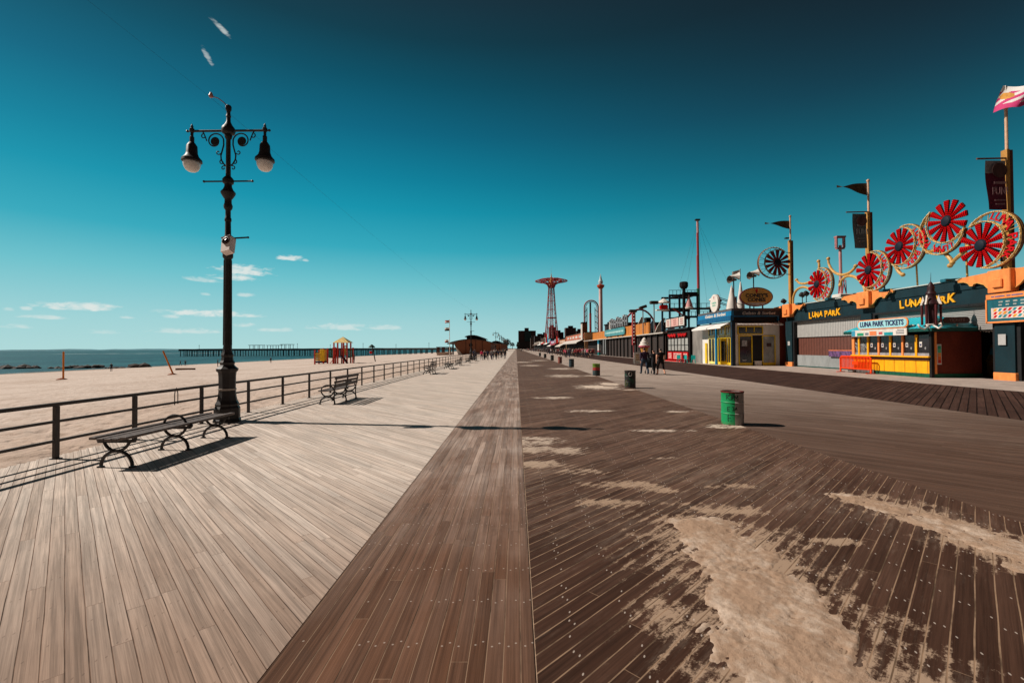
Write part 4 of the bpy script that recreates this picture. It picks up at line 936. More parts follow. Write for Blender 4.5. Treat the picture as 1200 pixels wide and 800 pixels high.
# ------------------------------------------------------------------ pinwheel ornaments over the front
M_blade, N, b = mat_base('blade_red')
tc = N.new('ShaderNodeTexCoord').outputs['Object']; x, y, z = N.sep(tc)
rr = N.m('SQRT', N.m('ADD', N.m('MULTIPLY', y, y), N.m('MULTIPLY', z, z)))
f = N.m('ABSOLUTE', N.m('SUBTRACT', N.m('FRACT', N.m('DIVIDE', rr, .115)), .5))
col = N.mix(N.smooth(f, .22, .34), srgb(190, 4, 10)[:3], srgb(84, 2, 5)[:3])
N.set(b.inputs['Base Color'], col); b.inputs['Roughness'].default_value = .6; b.inputs['Specular IOR Level'].default_value = .03; N.set(b.inputs['Normal'], N.bump(f, .6, .02))
M_blade_d = paint('blade_shade', (120, 20, 24), .5, .3, 6)
M_bside = paint('blade_side_shade', (58, 12, 14), .6, .2, 6)  # sides darkened to paint in the blade's shading
M_pink = paint('crescent_red', (200, 14, 26), .6, .2, 8, spec=.1)
def pinwheel(c, off, rb, ro, label, facing='side', blade=M_blade, nb=13, rot=0.0, gold=M_gold):
    o = thing('pinwheel_ornament', label, 'ornament', (c[0], c[1], c[2]), 'red pinwheel ornaments with gold crescent rings')
    if facing == 'side': B = basis(c, (0, -1, 0), (0, 0, 1))          # local x -> -Y, local y -> Z, local z -> -X
    else: B = basis(c, (1, 0, 0), (0, 0, 1))
    mb = MB(); mb.lathe([(.001, .20), (.17, .19), (.28, .16), (.345, .08), (.345, -.08), (.26, -.10)], 20, M=B); mb.build('hub', M_navy, o, 'auto')
    for k in range(nb):
        a = rot + 2 * PI * k / nb; u = Vector((math.cos(a), math.sin(a), 0)); n_ = Vector((-u.y, u.x, 0))
        P_ = [(.27, -.065), (rb * .97, -.175), (rb, -.14), (rb, .14), (rb * .97, .175), (.27, .065)]
        pts_ = [u * r_ + n_ * w_ for r_, w_ in P_]
        mid_ = [u * .27 + Vector((0, 0, .10)), u * (rb * .97) + Vector((0, 0, .10))]
        vs = [q_ + Vector((0, 0, .05)) for q_ in pts_] + [q_ + Vector((0, 0, -.05)) for q_ in pts_] + mid_
        mb = MB(); mb.mat(0).add(vs, [(0, 1, 13, 12), (13, 4, 5, 12), (1, 2, 3, 4, 13)], B); mb.mat(1).add(vs, [(a_, (a_ + 1) % 6, 6 + (a_ + 1) % 6, 6 + a_) for a_ in range(6)] + [(11, 10, 9, 8, 7, 6)], B)
        mb.build('blade', [blade, M_bside], o)
    # crescent: outer circle moved off the blade centre, inner circle round the blades
    ri = rb * 1.04; ox, oy = off
    outer = [(ox + ro * math.cos(t), oy + ro * math.sin(t)) for t in [math.atan2(oy, ox) - PI + 2 * PI * i / 96 for i in range(97)]]
    outer = [p for p in outer if math.hypot(*p) > ri * .995]
    inner = [(ri * math.cos(t), ri * math.sin(t)) for t in [math.atan2(oy, ox) - PI + 2 * PI * i / 96 for i in range(97)]]
    inner = [p for p in inner if math.hypot(p[0] - ox, p[1] - oy) < ro * 1.005]
    fr = MB()
    for z_ in (-.02, .10):
        fr.tube([B @ Vector((x, y, z_)) for x, y in outer], .042, 6); fr.tube([B @ Vector((x, y, z_)) for x, y in inner], .036, 6)
    m_ = 22
    for i in range(1, m_):
        p = outer[int(i * (len(outer) - 1) / m_)]; q = inner[int((i + (.5 if i % 2 else -.5)) * (len(inner) - 1) / m_)]
        fr.tube([B @ Vector((p[0], p[1], .04)), B @ Vector((q[0], q[1], .04))], .018, 5)
    cr = fr.build('crescent_ring', gold, o, 'auto')
    dp = MB(); vs = []
    for x, y in outer: vs += [B @ Vector((x * 1.0 + (x - ox) * .025, y + (y - oy) * .025, .06)), B @ Vector((x + (x - ox) * .025, y + (y - oy) * .025, -.13))]
    dp.add(vs, [(2 * i, 2 * i + 1, 2 * i + 3, 2 * i + 2) for i in range(len(outer) - 1)]); dp.build('ring_side', paint('ring_side_shade', (92, 52, 36), .6, .3, 5), cr)  # dark brown paints the shaded thickness of the ring
    bu = MB()
    for L, n_ in ((outer, 46), (inner, 36)):
        for i in range(n_):
            p = L[int(i * (len(L) - 1) / n_)]; bu.ball(B @ Vector((p[0], p[1], .155)), .032, 6)
    bu.build('bulbs', paint('bulb_cream', (232, 214, 170), .4, .1, 5), cr)
    if blade is M_blade:
        le = MB(); a0 = math.atan2(oy, ox)
        word = 'LUNA PARK'
        for i, ch in enumerate(word):
            if ch == ' ': continue
            t = a0 + (4 - i) * .205
            d_in = ri; 
            d_out = ox * math.cos(t) + oy * math.sin(t) + math.sqrt(max(.01, ro * ro - (ox * math.sin(t) - oy * math.cos(t)) ** 2))
            rm = (d_in + d_out) / 2; hgt = max(.12, (d_out - d_in) * .62)
            vs, fs = text_geo(ch, hgt * 1.35, .012, .02)
            le.add(vs, fs, B @ Matrix.Translation((rm * math.cos(t), rm * math.sin(t), .10)) @ Matrix.Rotation(t - PI / 2, 4, 'Z'))
        le.build('lettering', M_pink, cr)
    return o
pinwheel((27.2, 41.24, 7.54), (.55, -.10), 1.25, 1.46, 'lowest red pinwheel with crescent at its right, between curled gold scrolls')
pinwheel((27.2, 35.22, 7.78), (.52, -.14), 1.28, 1.48, 'red pinwheel just above the middle orange bracket, beside the grey banner', rot=.1)
pinwheel((27.2, 32.37, 8.97), (.52, -.14), 1.26, 1.50, 'red pinwheel with crescent at its right, left of the highest pinwheel', rot=.2)
pinwheel((27.2, 28.83, 9.78), (-.36, -.50), 1.30, 1.52, 'highest red pinwheel, its gold crescent hanging below like a cradle', rot=.12)
pinwheel((27.2, 26.75, 7.78), (.58, .16), 1.29, 1.58, 'red pinwheel nearest the tall dark banner pole, crescent at upper right', rot=.25)
pinwheel((26.3, 45.9, 10.37), (-.38, -.02), 1.24, 1.55, 'dark shaded pinwheel hung on the first pole facing down the boardwalk', 'front', M_blade_d, rot=.1, gold=paint('ring_gold_shade', (140, 92, 58), .5))  # red and gold darkened to paint this backlit wheel's shade
SCR = [[(44.48, 8.41), (44.09, 8.07), (43.31, 7.88), (42.42, 7.94), (41.69, 8.23), (41.26, 8.7), (41.15, 9.22), (41.23, 9.62)],
 [(45.08, 6.05), (45.01, 6.81), (44.5, 7.42), (43.57, 7.59), (42.69, 7.34), (42.2, 6.96)],
 [(39.95, 9.6), (39.85, 9.06), (39.33, 8.37), (38.41, 7.93), (37.52, 7.93), (36.95, 8.18), (36.76, 8.38)],
 [(38.53, 7.09), (38.32, 7.49), (37.62, 7.71), (36.78, 7.46), (36.15, 6.96), (35.85, 6.44), (35.82, 6.04)],
 [(33.48, 8.26), (32.96, 7.73), (32.75, 7.38), (32.54, 7.1), (32.32, 6.95)],
 [(30.32, 8.14), (29.74, 8.1), (29.19, 7.83), (28.77, 7.35), (28.7, 7.04), (28.83, 6.96)],
 [(28.67, 7.13), (28.35, 7.37), (27.94, 7.63), (27.64, 7.91)]]
SL = ['gold scroll curling up on the left of the lowest pinwheel', 'gold arched scroll rising from the first orange bracket', 'gold cup-shaped scroll right of the lowest pinwheel', 'gold arched scroll landing on the middle orange bracket',
      'short gold scroll under the third pinwheel', 'gold scroll drooping under the highest pinwheel', 'short gold scroll joining the last pinwheel from below']
def smooth_pts(P, n=5):
    out = []
    for i in range(len(P) - 1):
        p0 = P[max(0, i - 1)]; p1 = P[i]; p2 = P[i + 1]; p3 = P[min(len(P) - 1, i + 2)]
        for k in range(n):
            t = k / n
            out.append(tuple(.5 * (2 * b_ + (-a + c) * t + (2 * a - 5 * b_ + 4 * c - d) * t * t + (-a + 3 * b_ - 3 * c + d) * t ** 3) for a, b_, c, d in zip(p0, p1, p2, p3)))
    return out + [P[-1]]
for P, lb in zip(SCR, SL):
    sp_ = smooth_pts(P); n = len(sp_)
    o = thing('gold_scroll', lb, 'ornament', (27.3, P[0][0], P[0][1]), 'gold scroll ornaments between the pinwheels')
    mb = MB(); mb.tube([(27.32, y, z) for y, z in sp_], [.085 + .03 * math.sin(PI * i / n) for i in range(n)], 8); mb.build('scroll', M_gold, o, 'auto')
    for e in (0, -1): mb = MB(); mb.ball((27.32, sp_[e][0], sp_[e][1]), .15, 10); mb.build('scroll_end', M_gold, o, True)
# truss that carries the wheels
tr = thing('ornament_truss', 'dark steel frame behind the pinwheels on the park roof', 'frame', (27.9, 33, 6))
for a, b_ in (((45, 6.0), (41.2, 7.5)), ((41.2, 7.5), (35.3, 7.0)), ((35.3, 6.0), (35.3, 8.0)), ((35.2, 7.8), (32.4, 9.0)), ((32.4, 9.0), (28.8, 9.8)), ((28.8, 9.8), (26.6, 7.8)), ((26.6, 7.8), (25.6, 6)), ((32.4, 9.0), (33.4, 6.0)), ((28.8, 9.6), (29.6, 6.0))):
    pass
for (y, z) in ((41.24, 7.54), (35.22, 7.78), (32.37, 8.97), (28.83, 9.78), (26.75, 7.78)):
    mb = MB(); mb.tube([(27.3, y, z), (28.2, y - .1, z - .4), (28.3, y - .1, 5.9)], .06, 6); mb.build('strut', M_gold if z > 8.5 else M_iron, tr)

# ------------------------------------------------------------------ poles with flags and banners
M_polg = paint('pole_gold', (190, 136, 66), .5, .2, 2, grime=(120, 78, 40)); M_polb = paint('pole_shade_brown', (96, 52, 36), .6, .2, 2)
def park_pole(x, y, zt, label, zb=5.95):
    o = thing('flag_pole', label, 'flagpole', (x, y, zb), 'gold poles on the park front')
    mb = MB(); mb.bb(x - .17, x - .02, y - .17, y + .17, zb, zt - 2.4); mb.build('pole', M_polg, o)
    mb = MB(); mb.bb(x - .019, x + .17, y - .16, y + .16, zb, zt - 2.45); mb.build('pole_back', M_polb, o)  # half away from the sun coloured dark as the unlit side
    mb = MB(); mb.tube([(x, y, zt - 2.6), (x, y, zt)], .075, 10); mb.ball((x, y, zt + .05), .12, 10); mb.build('mast', paint('mast_pink', (210, 170, 140)), o, 'auto')
    return o
def pennant(o, x, y, z, L, h, m, seg=10):
    mb = MB(); vs = []
    for k in range(seg + 1):
        t = k / seg; hh = h * (1 - t * .97); yy = y + .10 * math.sin(t * 6); dz = .10 * math.sin(t * 5) - .25 * t
        vs += [(x - L * t, yy, z + dz), (x - L * t, yy + .03 * math.sin(t * 9), z - hh + dz * .3)]
    mb.add(vs, [(2 * k, 2 * k + 1, 2 * k + 3, 2 * k + 2) for k in range(seg)]); return mb.build('pennant', m, o, True)
M_pen = paint('pennant_brown', (84, 62, 40), .8, .35, 2.2, grime=(130, 92, 40))
pa = park_pole(27.88, 46.3, 15.1, 'gold pole with brown pennant holding the dark shaded pinwheel'); pennant(pa, 27.8, 46.3, 14.7, 2.5, .85, M_pen)
mb = MB()
for z in (9.2, 11.4): mb.tube([(27.7, 46.1, z), (27.2, 45.95, z)], .035, 6)
mb.build('bracket', M_iron, pa); mb = MB(); mb.box((27.45, 46.2, 12.9), (.35, .25, .12)); mb.build('lamp_head', M_iron, pa)
pb = park_pole(27.45, 35.5, 14.75, 'gold pole with brown pennant and grey hanging banner'); pennant(pb, 27.35, 35.5, 14.6, 2.35, .95, M_pen)
pcx = park_pole(28.4, 26.4, 15.6, 'tallest gold pole with pink and white flag and maroon banner'); 
def hang_banner(o, x0, x1, y, z0, z1, ma, mt, emblem, txt, mtxt, ztx, s):
    mb = MB(); mb.tube([(x0 - .45, y, z1 + .12), (x1 + .2, y, z1 + .14)], .05, 6); ar = mb.build('banner_arm', M_polb, o)
    mb = MB(); n = 8; vs = []
    for k in range(n + 1):
        t = k / n; z = z1 + (z0 - z1) * t; bu = .06 * math.sin(t * 5)
        vs += [(x0 + .10 * t, y - .03 + bu, z), ((x0 + x1) / 2, y - .08 + bu, z - .03), (x1, y + bu * .5, z)]
    fs = []
    for k in range(n): fs += [(3 * k, 3 * k + 1, 3 * k + 4, 3 * k + 3), (3 * k + 1, 3 * k + 2, 3 * k + 5, 3 * k + 4)]
    split = 2 if mt else 0
    mb.mat(1).add(vs, fs[:2 * split]); mb.mat(0).add(vs, fs[2 * split:]); bn = mb.build('banner', [ma, mt or ma], o, True)
    mb = MB(); mb.lathe([(.36 * (x1 - x0), 0), (.36 * (x1 - x0), .01)], 20, M=FRONT(((x0 + x1) / 2 + .05, y - .19, z1 - .62))); mb.build('emblem', emblem, bn)
    mb = MB(); vs, fs = text_geo(txt, s, .012, .004); mb.add(vs, fs, FRONT(((x0 + x1) / 2 + .07, y - .19, ztx), .9, 1.25))
    for k, wd in enumerate((.62, .5)): mb.bb((x0 + x1) / 2 + .06 - wd / 2, (x0 + x1) / 2 + .06 + wd / 2, y - .19, y - .18, ztx - .55 - .22 * k, ztx - .47 - .22 * k)
    mb.bb((x0 + x1) / 2 + .06 - .33, (x0 + x1) / 2 + .06 + .33, y - .19, y - .18, ztx + .42, ztx + .56)
    mb.build('lettering', mtxt, bn)
hang_banner(pb, 26.1, 27.2, 35.4, 9.5, 12.2, paint('banner_grey', (98, 102, 104), .8, .15, 1.5), None, paint('emblem_maroon', (96, 62, 58)), 'FUN!', paint('banner_print', (128, 128, 128)), 10.75, .44)
hang_banner(pcx, 27.02, 28.2, 26.3, 9.7, 12.55, paint('banner_maroon', (96, 30, 50), .8, .2, 1.5), paint('banner_pale', (150, 140, 140), .8), paint('emblem_brown', (80, 50, 44)), 'FUN!', paint('print_grey', (150, 110, 112)), 10.72, .46)
mb = MB(); M_mag = paint('flag_magenta', (206, 60, 118), .7, .15, 3); M_fw = paint('flag_white', (226, 222, 218), .7, .08, 3); M_fy = paint('flag_amber', (226, 160, 70))
nu, nv = 30, 36; vs = []
for i in range(nu + 1):
    for j in range(nv + 1):
        u, v = i / nu, j / nv
        vs.append((28.42 - .35 + 1.0 * u - .25 * v * (1 - u) + .20 * (1 - v), 26.4 - .95 * u + .16 * math.sin(u * 7 + v * 2), 16.95 - 1.5 * v - .55 * u * (1 - v) + .06 * math.sin(u * 9)))
for i in range(nu):
    for j in range(nv):
        u, v = (i + .5) / nu, (j + .5) / nv
        if v > .78: k = 0
        elif v < .22: k = 1
        elif math.hypot(u - .22, v - .42) < .15: k = 2
        else: k = 1 if int((u * 6.0 + (v - .2) * 7.0)) % 2 else 0
        mb.mat(k); mb.add([vs[i * (nv + 1) + j], vs[(i + 1) * (nv + 1) + j], vs[(i + 1) * (nv + 1) + j + 1], vs[i * (nv + 1) + j + 1]], [(0, 1, 2, 3)])
mb.build('flag', [M_mag, M_fw, M_fy], pcx)
mb = MB(); mb.tube([(28.4, 26.4, 15.5), (28.4, 26.4, 16.95)], .035, 6); mb.build('flag_staff', M_white, pcx)
# spotlights on the roof edge
for x, y, z, l in ((27.3, 43.6, 6.7, 'black spotlight on the roof under the arched gold scroll'), (27.3, 43.0, 6.75, 'second black spotlight, right of the first under the arched scroll'), (27.3, 46.6, 6.4, 'black spotlight behind the oval ice cream sign')):
    o = thing('spotlight', l, 'spotlight', (x, y, 6), 'black roof spotlights')
    mb = MB(); mb.tube([(x, y, 5.95), (x, y, z)], .04, 6); mb.build('stand', M_iron, o)
    mb = MB(); mb.lathe([(.10, -.22), (.2, -.18), (.24, .12), (.22, .2), (.001, .16)], 14, M=Matrix.Translation((x, y, z + .15)) @ Matrix.Rotation(R(-60), 4, 'Y')); mb.build('lamp_head', M_iron, o, 'auto')

# ------------------------------------------------------------------ ticket booth
BX0, BX1, BY0, BY1 = 25.0, 28.05, 27.65, 34.1
tb = thing('ticket_booth', 'yellow ticket booth with turquoise roof and dark corner turret', 'kiosk', (26, 31, 0))
M_turq = stripes('turquoise_tiles', (10, 120, 140), (40, 190, 206), 1, .30, .3, .5, .7)
M_bgreen = paint('booth_green', (10, 84, 60), .6); M_by = M_yellow
mb = MB(); mb.bb(BX0 + .06, BX1, BY0 + .06, BY0 + .16, .24, 2.78); mb.build('side_wall', M_maroon, tb)
mb = MB(); mb.bb(BX0 + .0, BX1, BY0, BY1, 0, .24); mb.build('plinth', M_bgreen, tb)
mb = MB(); mb.bb(BX0 + .05, BX0 + .12, BY0 + .16, BY1 - .05, .24, 1.04); cn_ = mb.build('counter_front', M_by, tb)
mb = MB()
for k in range(8): mb.bb(BX0 + .035, BX0 + .05, BY0 + .3 + k * .82, BY0 + .335 + k * .82, .25, 1.03)
mb.build('batten', paint('batten_amber', (200, 130, 18)), cn_)
mb = MB(); mb.bb(BX0 - .02, BX0 + .12, BY0 + .1, BY1, 1.04, 1.20); mb.build('counter_apron', paint('apron_brown', (74, 38, 26)), tb)
mb = MB(); mb.bb(BX0 - .16, BX0 + .3, BY0 + .05, BY1, 1.20, 1.30, .02); mb.build('counter', M_by, tb)
mb = MB(); mb.bb(BX1 - .1, BX1, BY0 + .16, BY1, .24, 2.78); mb.bb(BX0 + .06, BX1, BY1 - .1, BY1, .24, 2.78); mb.build('back_wall', M_dark, tb)
wy = [BY0 + .1, 28.75, 29.75, 30.72, 31.7, 32.65, 33.5, BY1]
for y in wy[1:]:
    mb = MB(); mb.bb(BX0 + .02, BX0 + .16, y - .07, y + .07, 1.30, 2.62); mb.build('mullion', M_orange if y in wy[2:5:2] else M_by, tb)
for i in range(7):
    mb = MB(); mb.bb(BX0 + .10, BX0 + .115, wy[i] + .07, wy[i + 1] - .07, 1.42, 2.62); wnd = mb.build('window', M_glassd if i < 5 else paint('window_lit', (96, 98, 100), .15, .8, 3, bump=0), tb)
    mb = MB(); mb.bb(BX0 + .06, BX0 + .09, wy[i] + .07, wy[i + 1] - .07, 1.303, 1.48); mb.build('sill', paint('sill_grey', (150, 150, 156)), wnd)
    if i < 5:
        mb = MB(); y = wy[i + 1] - .28; mb.mat(0).bb(BX0 + .085, BX0 + .098, y - .09, y + .09, 1.86, 2.18); mb.mat(1).bb(BX0 + .08, BX0 + .084, y - .055, y + .055, 1.92, 2.06); mb.build('notice', [M_white, paint('notice_navy', (60, 64, 100))], wnd)
        mb = MB(); mb.lathe([(.07, -.01), (.07, .01)], 12, M=SIDE((BX0 + .09, wy[i + 1] - .6, 1.78), .8, 1.2)); mb.build('speak_hole', paint('hole_grey', (150, 150, 150)), wnd)
    else:
        mb = MB(); y = (wy[i] + wy[i + 1]) / 2
        for k in range(7): mb.bar((BX0 + .08, y - .35 + random.uniform(0, .3), 1.5 + random.uniform(0, .6)), (BX0 + .08, y + .05 + random.uniform(0, .3), 1.8 + random.uniform(0, .7)), .05, .012)
        mb.build('reflection_decal', paint('decal_grey', (176, 176, 176), .5, .3, 9), wnd)
mb = MB(); mb.bb(BX0 - .02, BX0 + .14, BY0 - .02, BY0 + .14, .0, 2.8); mb.build('corner_post', M_black, tb)
mb = MB(); mb.bb(BX0 + .17, BX0 + .29, BY0 - .04, BY0 + .055, .24, 2.75); mb.build('corner_trim', M_orange, tb); mb = MB(); mb.bb(BX0, BX0 + .14, BY1 - .2, BY1 + .03, 1.3, 2.75); mb.build('corner_trim', M_orange, tb)
# rate board on the side wall
mb = MB()
for k, c in enumerate(((196, 50, 40), (226, 110, 50), (232, 170, 110), (90, 190, 130), (60, 170, 120))):
    pass
cols = [paint('rate_%d' % k, c, .6, .1, 6) for k, c in enumerate(((200, 50, 44), (230, 112, 50), (230, 150, 80), (90, 190, 140), (40, 160, 120), (210, 206, 200)))]
for k in range(5): mb.mat(k).bb(BX0 + .36, BX0 + .54, BY0 - .035, BY0 - .02, .88 + k * .21, 1.08 + k * .21)
mb.mat(5).bb(BX0 + .32, BX0 + .58, BY0 - .018, BY0 + .05, .80, 2.02); mb.build('height_chart', cols, tb)
# roof
rf = MB(); e = .38; x0, x1, y0, y1 = BX0 - e, BX1 + .15, BY0 - e * 1.2, BY1 + e; ze, zr = 3.0, 3.78
xm = x0 + 1.5
V = [(x0, y0, ze), (x1, y0, ze), (x1, y1, ze), (x0, y1, ze), (xm, y0 + 1.2, zr), (xm, y1 - 1.2, zr)]
rf.add(V, [(0, 1, 4), (1, 2, 5, 4), (2, 3, 5), (3, 0, 4, 5)]); rf.build('roof', M_turq, tb)
mb = MB(); mb.bb(x0, x1, y0, y1, 2.80, 2.995); mb.build('eave', paint('eave_green', (14, 70, 62)), tb)
pbd = MB(); pbd.bb(x0 - .10, x0 - .04, 28.8, 33.5, 2.62, 3.06); pb_ = pbd.build('price_board', M_white, tb)
pc_cols = [(40, 150, 110), (196, 120, 90), (226, 120, 70), (200, 60, 60), (30, 140, 150), (150, 150, 156)]
mb = MB(); mats = []
for k, (ya, yb, za, zb, c) in enumerate(((32.35, 32.95, 2.66, 2.86, (40, 150, 110)), (31.9, 32.2, 2.70, 2.86, (110, 120, 130)), (31.2, 31.8, 2.66, 2.95, (230, 130, 80)), (30.7, 31.0, 2.72, 2.88, (200, 80, 80)), (29.85, 30.55, 2.64, 2.84, (24, 150, 160)), (29.0, 29.6, 2.72, 2.78, (110, 112, 120)), (29.0, 29.6, 2.84, 2.89, (110, 112, 120)), (29.0, 29.5, 2.95, 2.99, (110, 112, 120)), (33.15, 33.48, 2.64, 3.04, (60, 150, 180)))):
    mb.mat(k).bb(x0 - .112, x0 - .102, ya, yb, za, zb); mats.append(paint('price_%d' % k, c, .6, .1, 6))
mb.build('price_panels', mats, pb_)
sg = MB(); 
def stadium(L, h, n=10): return [(L / 2 - h / 2 + h / 2 * math.cos(R(-90 + 180 * i / n)), h / 2 * math.sin(R(-90 + 180 * i / n))) for i in range(n + 1)] + [(-L / 2 + h / 2 + h / 2 * math.cos(R(90 + 180 * i / n)), h / 2 * math.sin(R(90 + 180 * i / n))) for i in range(n + 1)]
S0 = (x0 - .02, 30.82, 3.42)
sg.prism(stadium(4.25, .66), 0, .07, SIDE(S0)); sb = sg.build('sign', M_orange, tb)
mb = MB(); mb.prism(stadium(4.09, .54), .072, .09, SIDE(S0)); mb.build('sign_face', paint('sign_sky', (160, 214, 220), .5, .08, 2), sb)
mb = MB(); xx = 0
vs, fs = text_geo('LUNA PARK TICKETS', .47, .012, .012, space=1.02); wmax = max(v.x for v in vs) - min(v.x for v in vs)
mb.add(vs, fs, SIDE((S0[0] - .10, S0[1], S0[2] + .01), 3.62 / wmax, 1.0)); mb.build('lettering', paint('letter_indigo', (50, 52, 96), .5), sb)
# oval side board on the roof
mb = MB(); mb.prism(stadium(1.55, .36), 0, .06, FRONT((26.2, y0 + .15, 3.45))); ov = mb.build('side_sign', paint('side_sign_brown', (70, 40, 34)), tb)
mb = MB(); mb.add(*text_geo('TICKETS', .24, .006, .006), FRONT((26.2, y0 + .08, 3.45))); mb.build('lettering', paint('lt_grey', (120, 100, 96)), ov)
# corner turret
tx, ty = 25.12, 27.75
tu = MB(); tu.lathe([(.34, 3.0), (.40, 3.1), (.30, 3.2), (.26, 3.35), (.30, 4.35), (.42, 4.45), (.36, 4.6), (.26, 4.75), (.22, 5.0), (.26, 5.08), (.16, 5.3), (.19, 5.45), (.12, 5.65), (.03, 5.8)], 10, (tx, ty, 0)); tuo = tu.build('turret', paint('turret_plum', (52, 26, 30), .5, .3, 8), tb, 'auto')
mb = MB(); mb.tube([(tx, ty, 5.75), (tx + .02, ty, 6.35)], [.02, .006], 6); mb.build('spike', M_iron, tuo)
for k in range(6):
    a = k * PI / 3 + .3; mb = MB(); mb.tube([(tx + .42 * math.cos(a), ty + .42 * math.sin(a), 3.2), (tx + .42 * math.cos(a), ty + .42 * math.sin(a), 4.4)], .06, 8); mb.build('column', paint('column_red', (84, 28, 30), .5, .3, 8), tuo)
for a in (20, 200, 110, 290):
    mb = MB(); B = Matrix.Translation((tx, ty, 4.45)) @ Matrix.Rotation(R(a), 4, 'Z') @ Matrix.Rotation(PI / 2, 4, 'X'); mb.prism([(.30, .0), (.56, -.04), (.47, .22), (.40, .52), (.33, .26)], -.04, .04, B); mb.build('fin', M_white, tuo)
mb = MB()
for s in (-1, 1):
    mb.tube([(tx - .2 + s * .1, ty + s * .45, 3.15), (tx - .3, ty + s * .8, 2.95), (tx - .35, ty + s * 1.05, 3.08), (tx - .35, ty + s * 1.0, 3.25), (tx - .3, ty + s * .85, 3.2)], .05, 6)
    mb.tube([(tx + s * .45, ty - .3, 3.12), (tx + s * .8, ty - .42, 2.92), (tx + s * 1.1, ty - .42, 3.05), (tx + s * 1.15, ty - .4, 3.22)], .05, 6)
mb.tube([(tx - .45, ty - .45, 2.92), (tx - .5, ty - .2, 3.2), (tx - .3, ty - .5, 3.2)], .05, 6); mb.build('scroll', M_white, tuo, True)
# orange crowd barrier
cbx = 24.55
ba = thing('crowd_barrier', 'bright orange steel crowd barrier standing before the ticket booth', 'barrier', (cbx, 33.4, 0))
M_or = paint('barrier_orange', (246, 70, 14), .6, .1, 4, spec=.1)
y0_, y1_ = 31.75, 34.75
mb = MB(); mb.tube([(cbx, y0_, .12), (cbx, y0_, 1.05), (cbx, y0_ + .14, 1.19), (cbx, y1_ - .14, 1.19), (cbx, y1_, 1.05), (cbx, y1_, .12)], .045, 8); mb.tube([(cbx, y0_, .30), (cbx, y1_, .30)], .04, 8); mb.build('frame', M_or, ba, 'auto')
for k in range(21):
    y = y0_ + (k + 1) * (y1_ - y0_) / 22; mb = MB(); mb.tube([(cbx, y, .30), (cbx, y, 1.18)], .036, 6)
    mb.build('bar', M_or, ba)
for y in (y0_ + .05, y1_ - .05):
    mb = MB(); mb.bar((cbx - .32, y, .03), (cbx + .32, y, .03), .06, .05); mb.bar((cbx, y, .0), (cbx, y, .2), .07, .07, (1, 0, 0)); mb.build('foot', M_or, ba)
mb = MB(); mb.bb(cbx - .02, cbx - .005, 33.0, 33.5, .62, .82); mb.build('plate', M_or, ba)
mb = MB(); mb.bb(24.9, 24.96, 32.0, 34.4, .05, .28); mb.box((24.8, 33.9, .12), (.3, .5, .22), bev=.04)
tag(mb.build('cable_ramp', paint('bag_grey', (120, 116, 112), .8)), 'low grey ramp on the pavement under the orange barrier', 'ramp')
#PART4
# ------------------------------------------------------------------ ice cream shop on the corner
CX0, CX1, CY0, CY1 = 22.0, 26.95, 46.6, 54.6
ic = thing('ice_cream_shop', 'white corner ice cream shop with blue fascia and yellow doors', 'shop', (24.5, 50, 0))
M_cw = paint('shop_white', (228, 222, 214), .65, .1, 1.5); M_cy = paint('shop_yellow', (236, 196, 30), .5, .12, 3); M_cb = paint('shop_blue', (16, 118, 166), .5, .15, 2); M_cn = paint('shop_navy', (20, 40, 56), .5, .2, 2)
M_aw = stripes('awning_white', (206, 198, 192), (236, 230, 224), 0, .35, .4, .8, .2)
mb = MB(); mb.bb(CX0 + .25, CX1, CY0 + .25, CY1, 0, 4.55); mb.build('wall', M_cw, ic)
mb = MB(); mb.bb(CX0 - .05, CX1 + 1.5, CY0 - .05, CY1 + .4, 5.60, 5.86); mb.build('roof', paint('roof_grey', (92, 88, 88)), ic)
# fascias
mb = MB(); mb.bb(CX0 - .15, CX0 + .1, CY0 - .2, CY1 + .3, 5.12, 5.598); fz = mb.build('fascia', M_cb, ic)
mb = MB(); mb.bb(CX0 - .22, CX0 + .1, CY0 - .2, CY1 + .35, 4.62, 5.117); mb.build('fascia_band', paint('shop_blue_deep', (10, 86, 128), .5), ic)
mb = MB(); mb.add(*text_geo('Gelato & Sorbet', .62, .018, .012, .2), SIDE((CX0 - .165, 50.2, 5.36), 1.25, .75)); mb.build('lettering', M_white, fz)
mb = MB(); mb.bb(CX0 + .103, CX1 + .1, CY0 - .2, CY0 + .1, 5.10, 5.598); fz = mb.build('fascia', M_cn, ic)
mb = MB(); mb.add(*text_geo('Gelato & Sorbet', .48, .006, .012, .25), FRONT((24.6, CY0 - .22, 5.34), 1.05, .9)); mb.build('lettering', paint('letter_silver', (180, 176, 172)), fz)
mb = MB(); mb.bb(CX0 + .103, CX1 - .3, CY0 - .26, CY0 + .1, 4.98, 5.097); mb.bb(CX1 - .42, CX1 - .3, CY0 - .26, CY0 + .1, 4.55, 4.977); mb.build('neon_band', paint('shop_blue_deep', (10, 86, 128)), ic)
mb = MB(); mb.bb(CX0 + .103, CX1 - .44, CY0 - .14, CY0 + .1, 4.5, 4.977); mb.bb(CX0 + .103, CX1 - .2, CY0 + .103, CY0 + .25, 4.40, 5.1); mb.build('soffit', M_dark, ic)
for (a, b_) in ((CY0 + .6, CY0 + 3.9), (CY0 + 4.1, CY1 + .3)):
    mb = MB(); mb.add([(CX0 - .9, a, 4.02), (CX0 - .9, b_, 4.02), (CX0 + .2, b_, 4.52), (CX0 + .2, a, 4.52), (CX0 - .9, a, 3.86), (CX0 - .9, b_, 3.86)], [(0, 1, 2, 3), (0, 1, 5, 4)]); mb.build('awning', M_aw, ic)
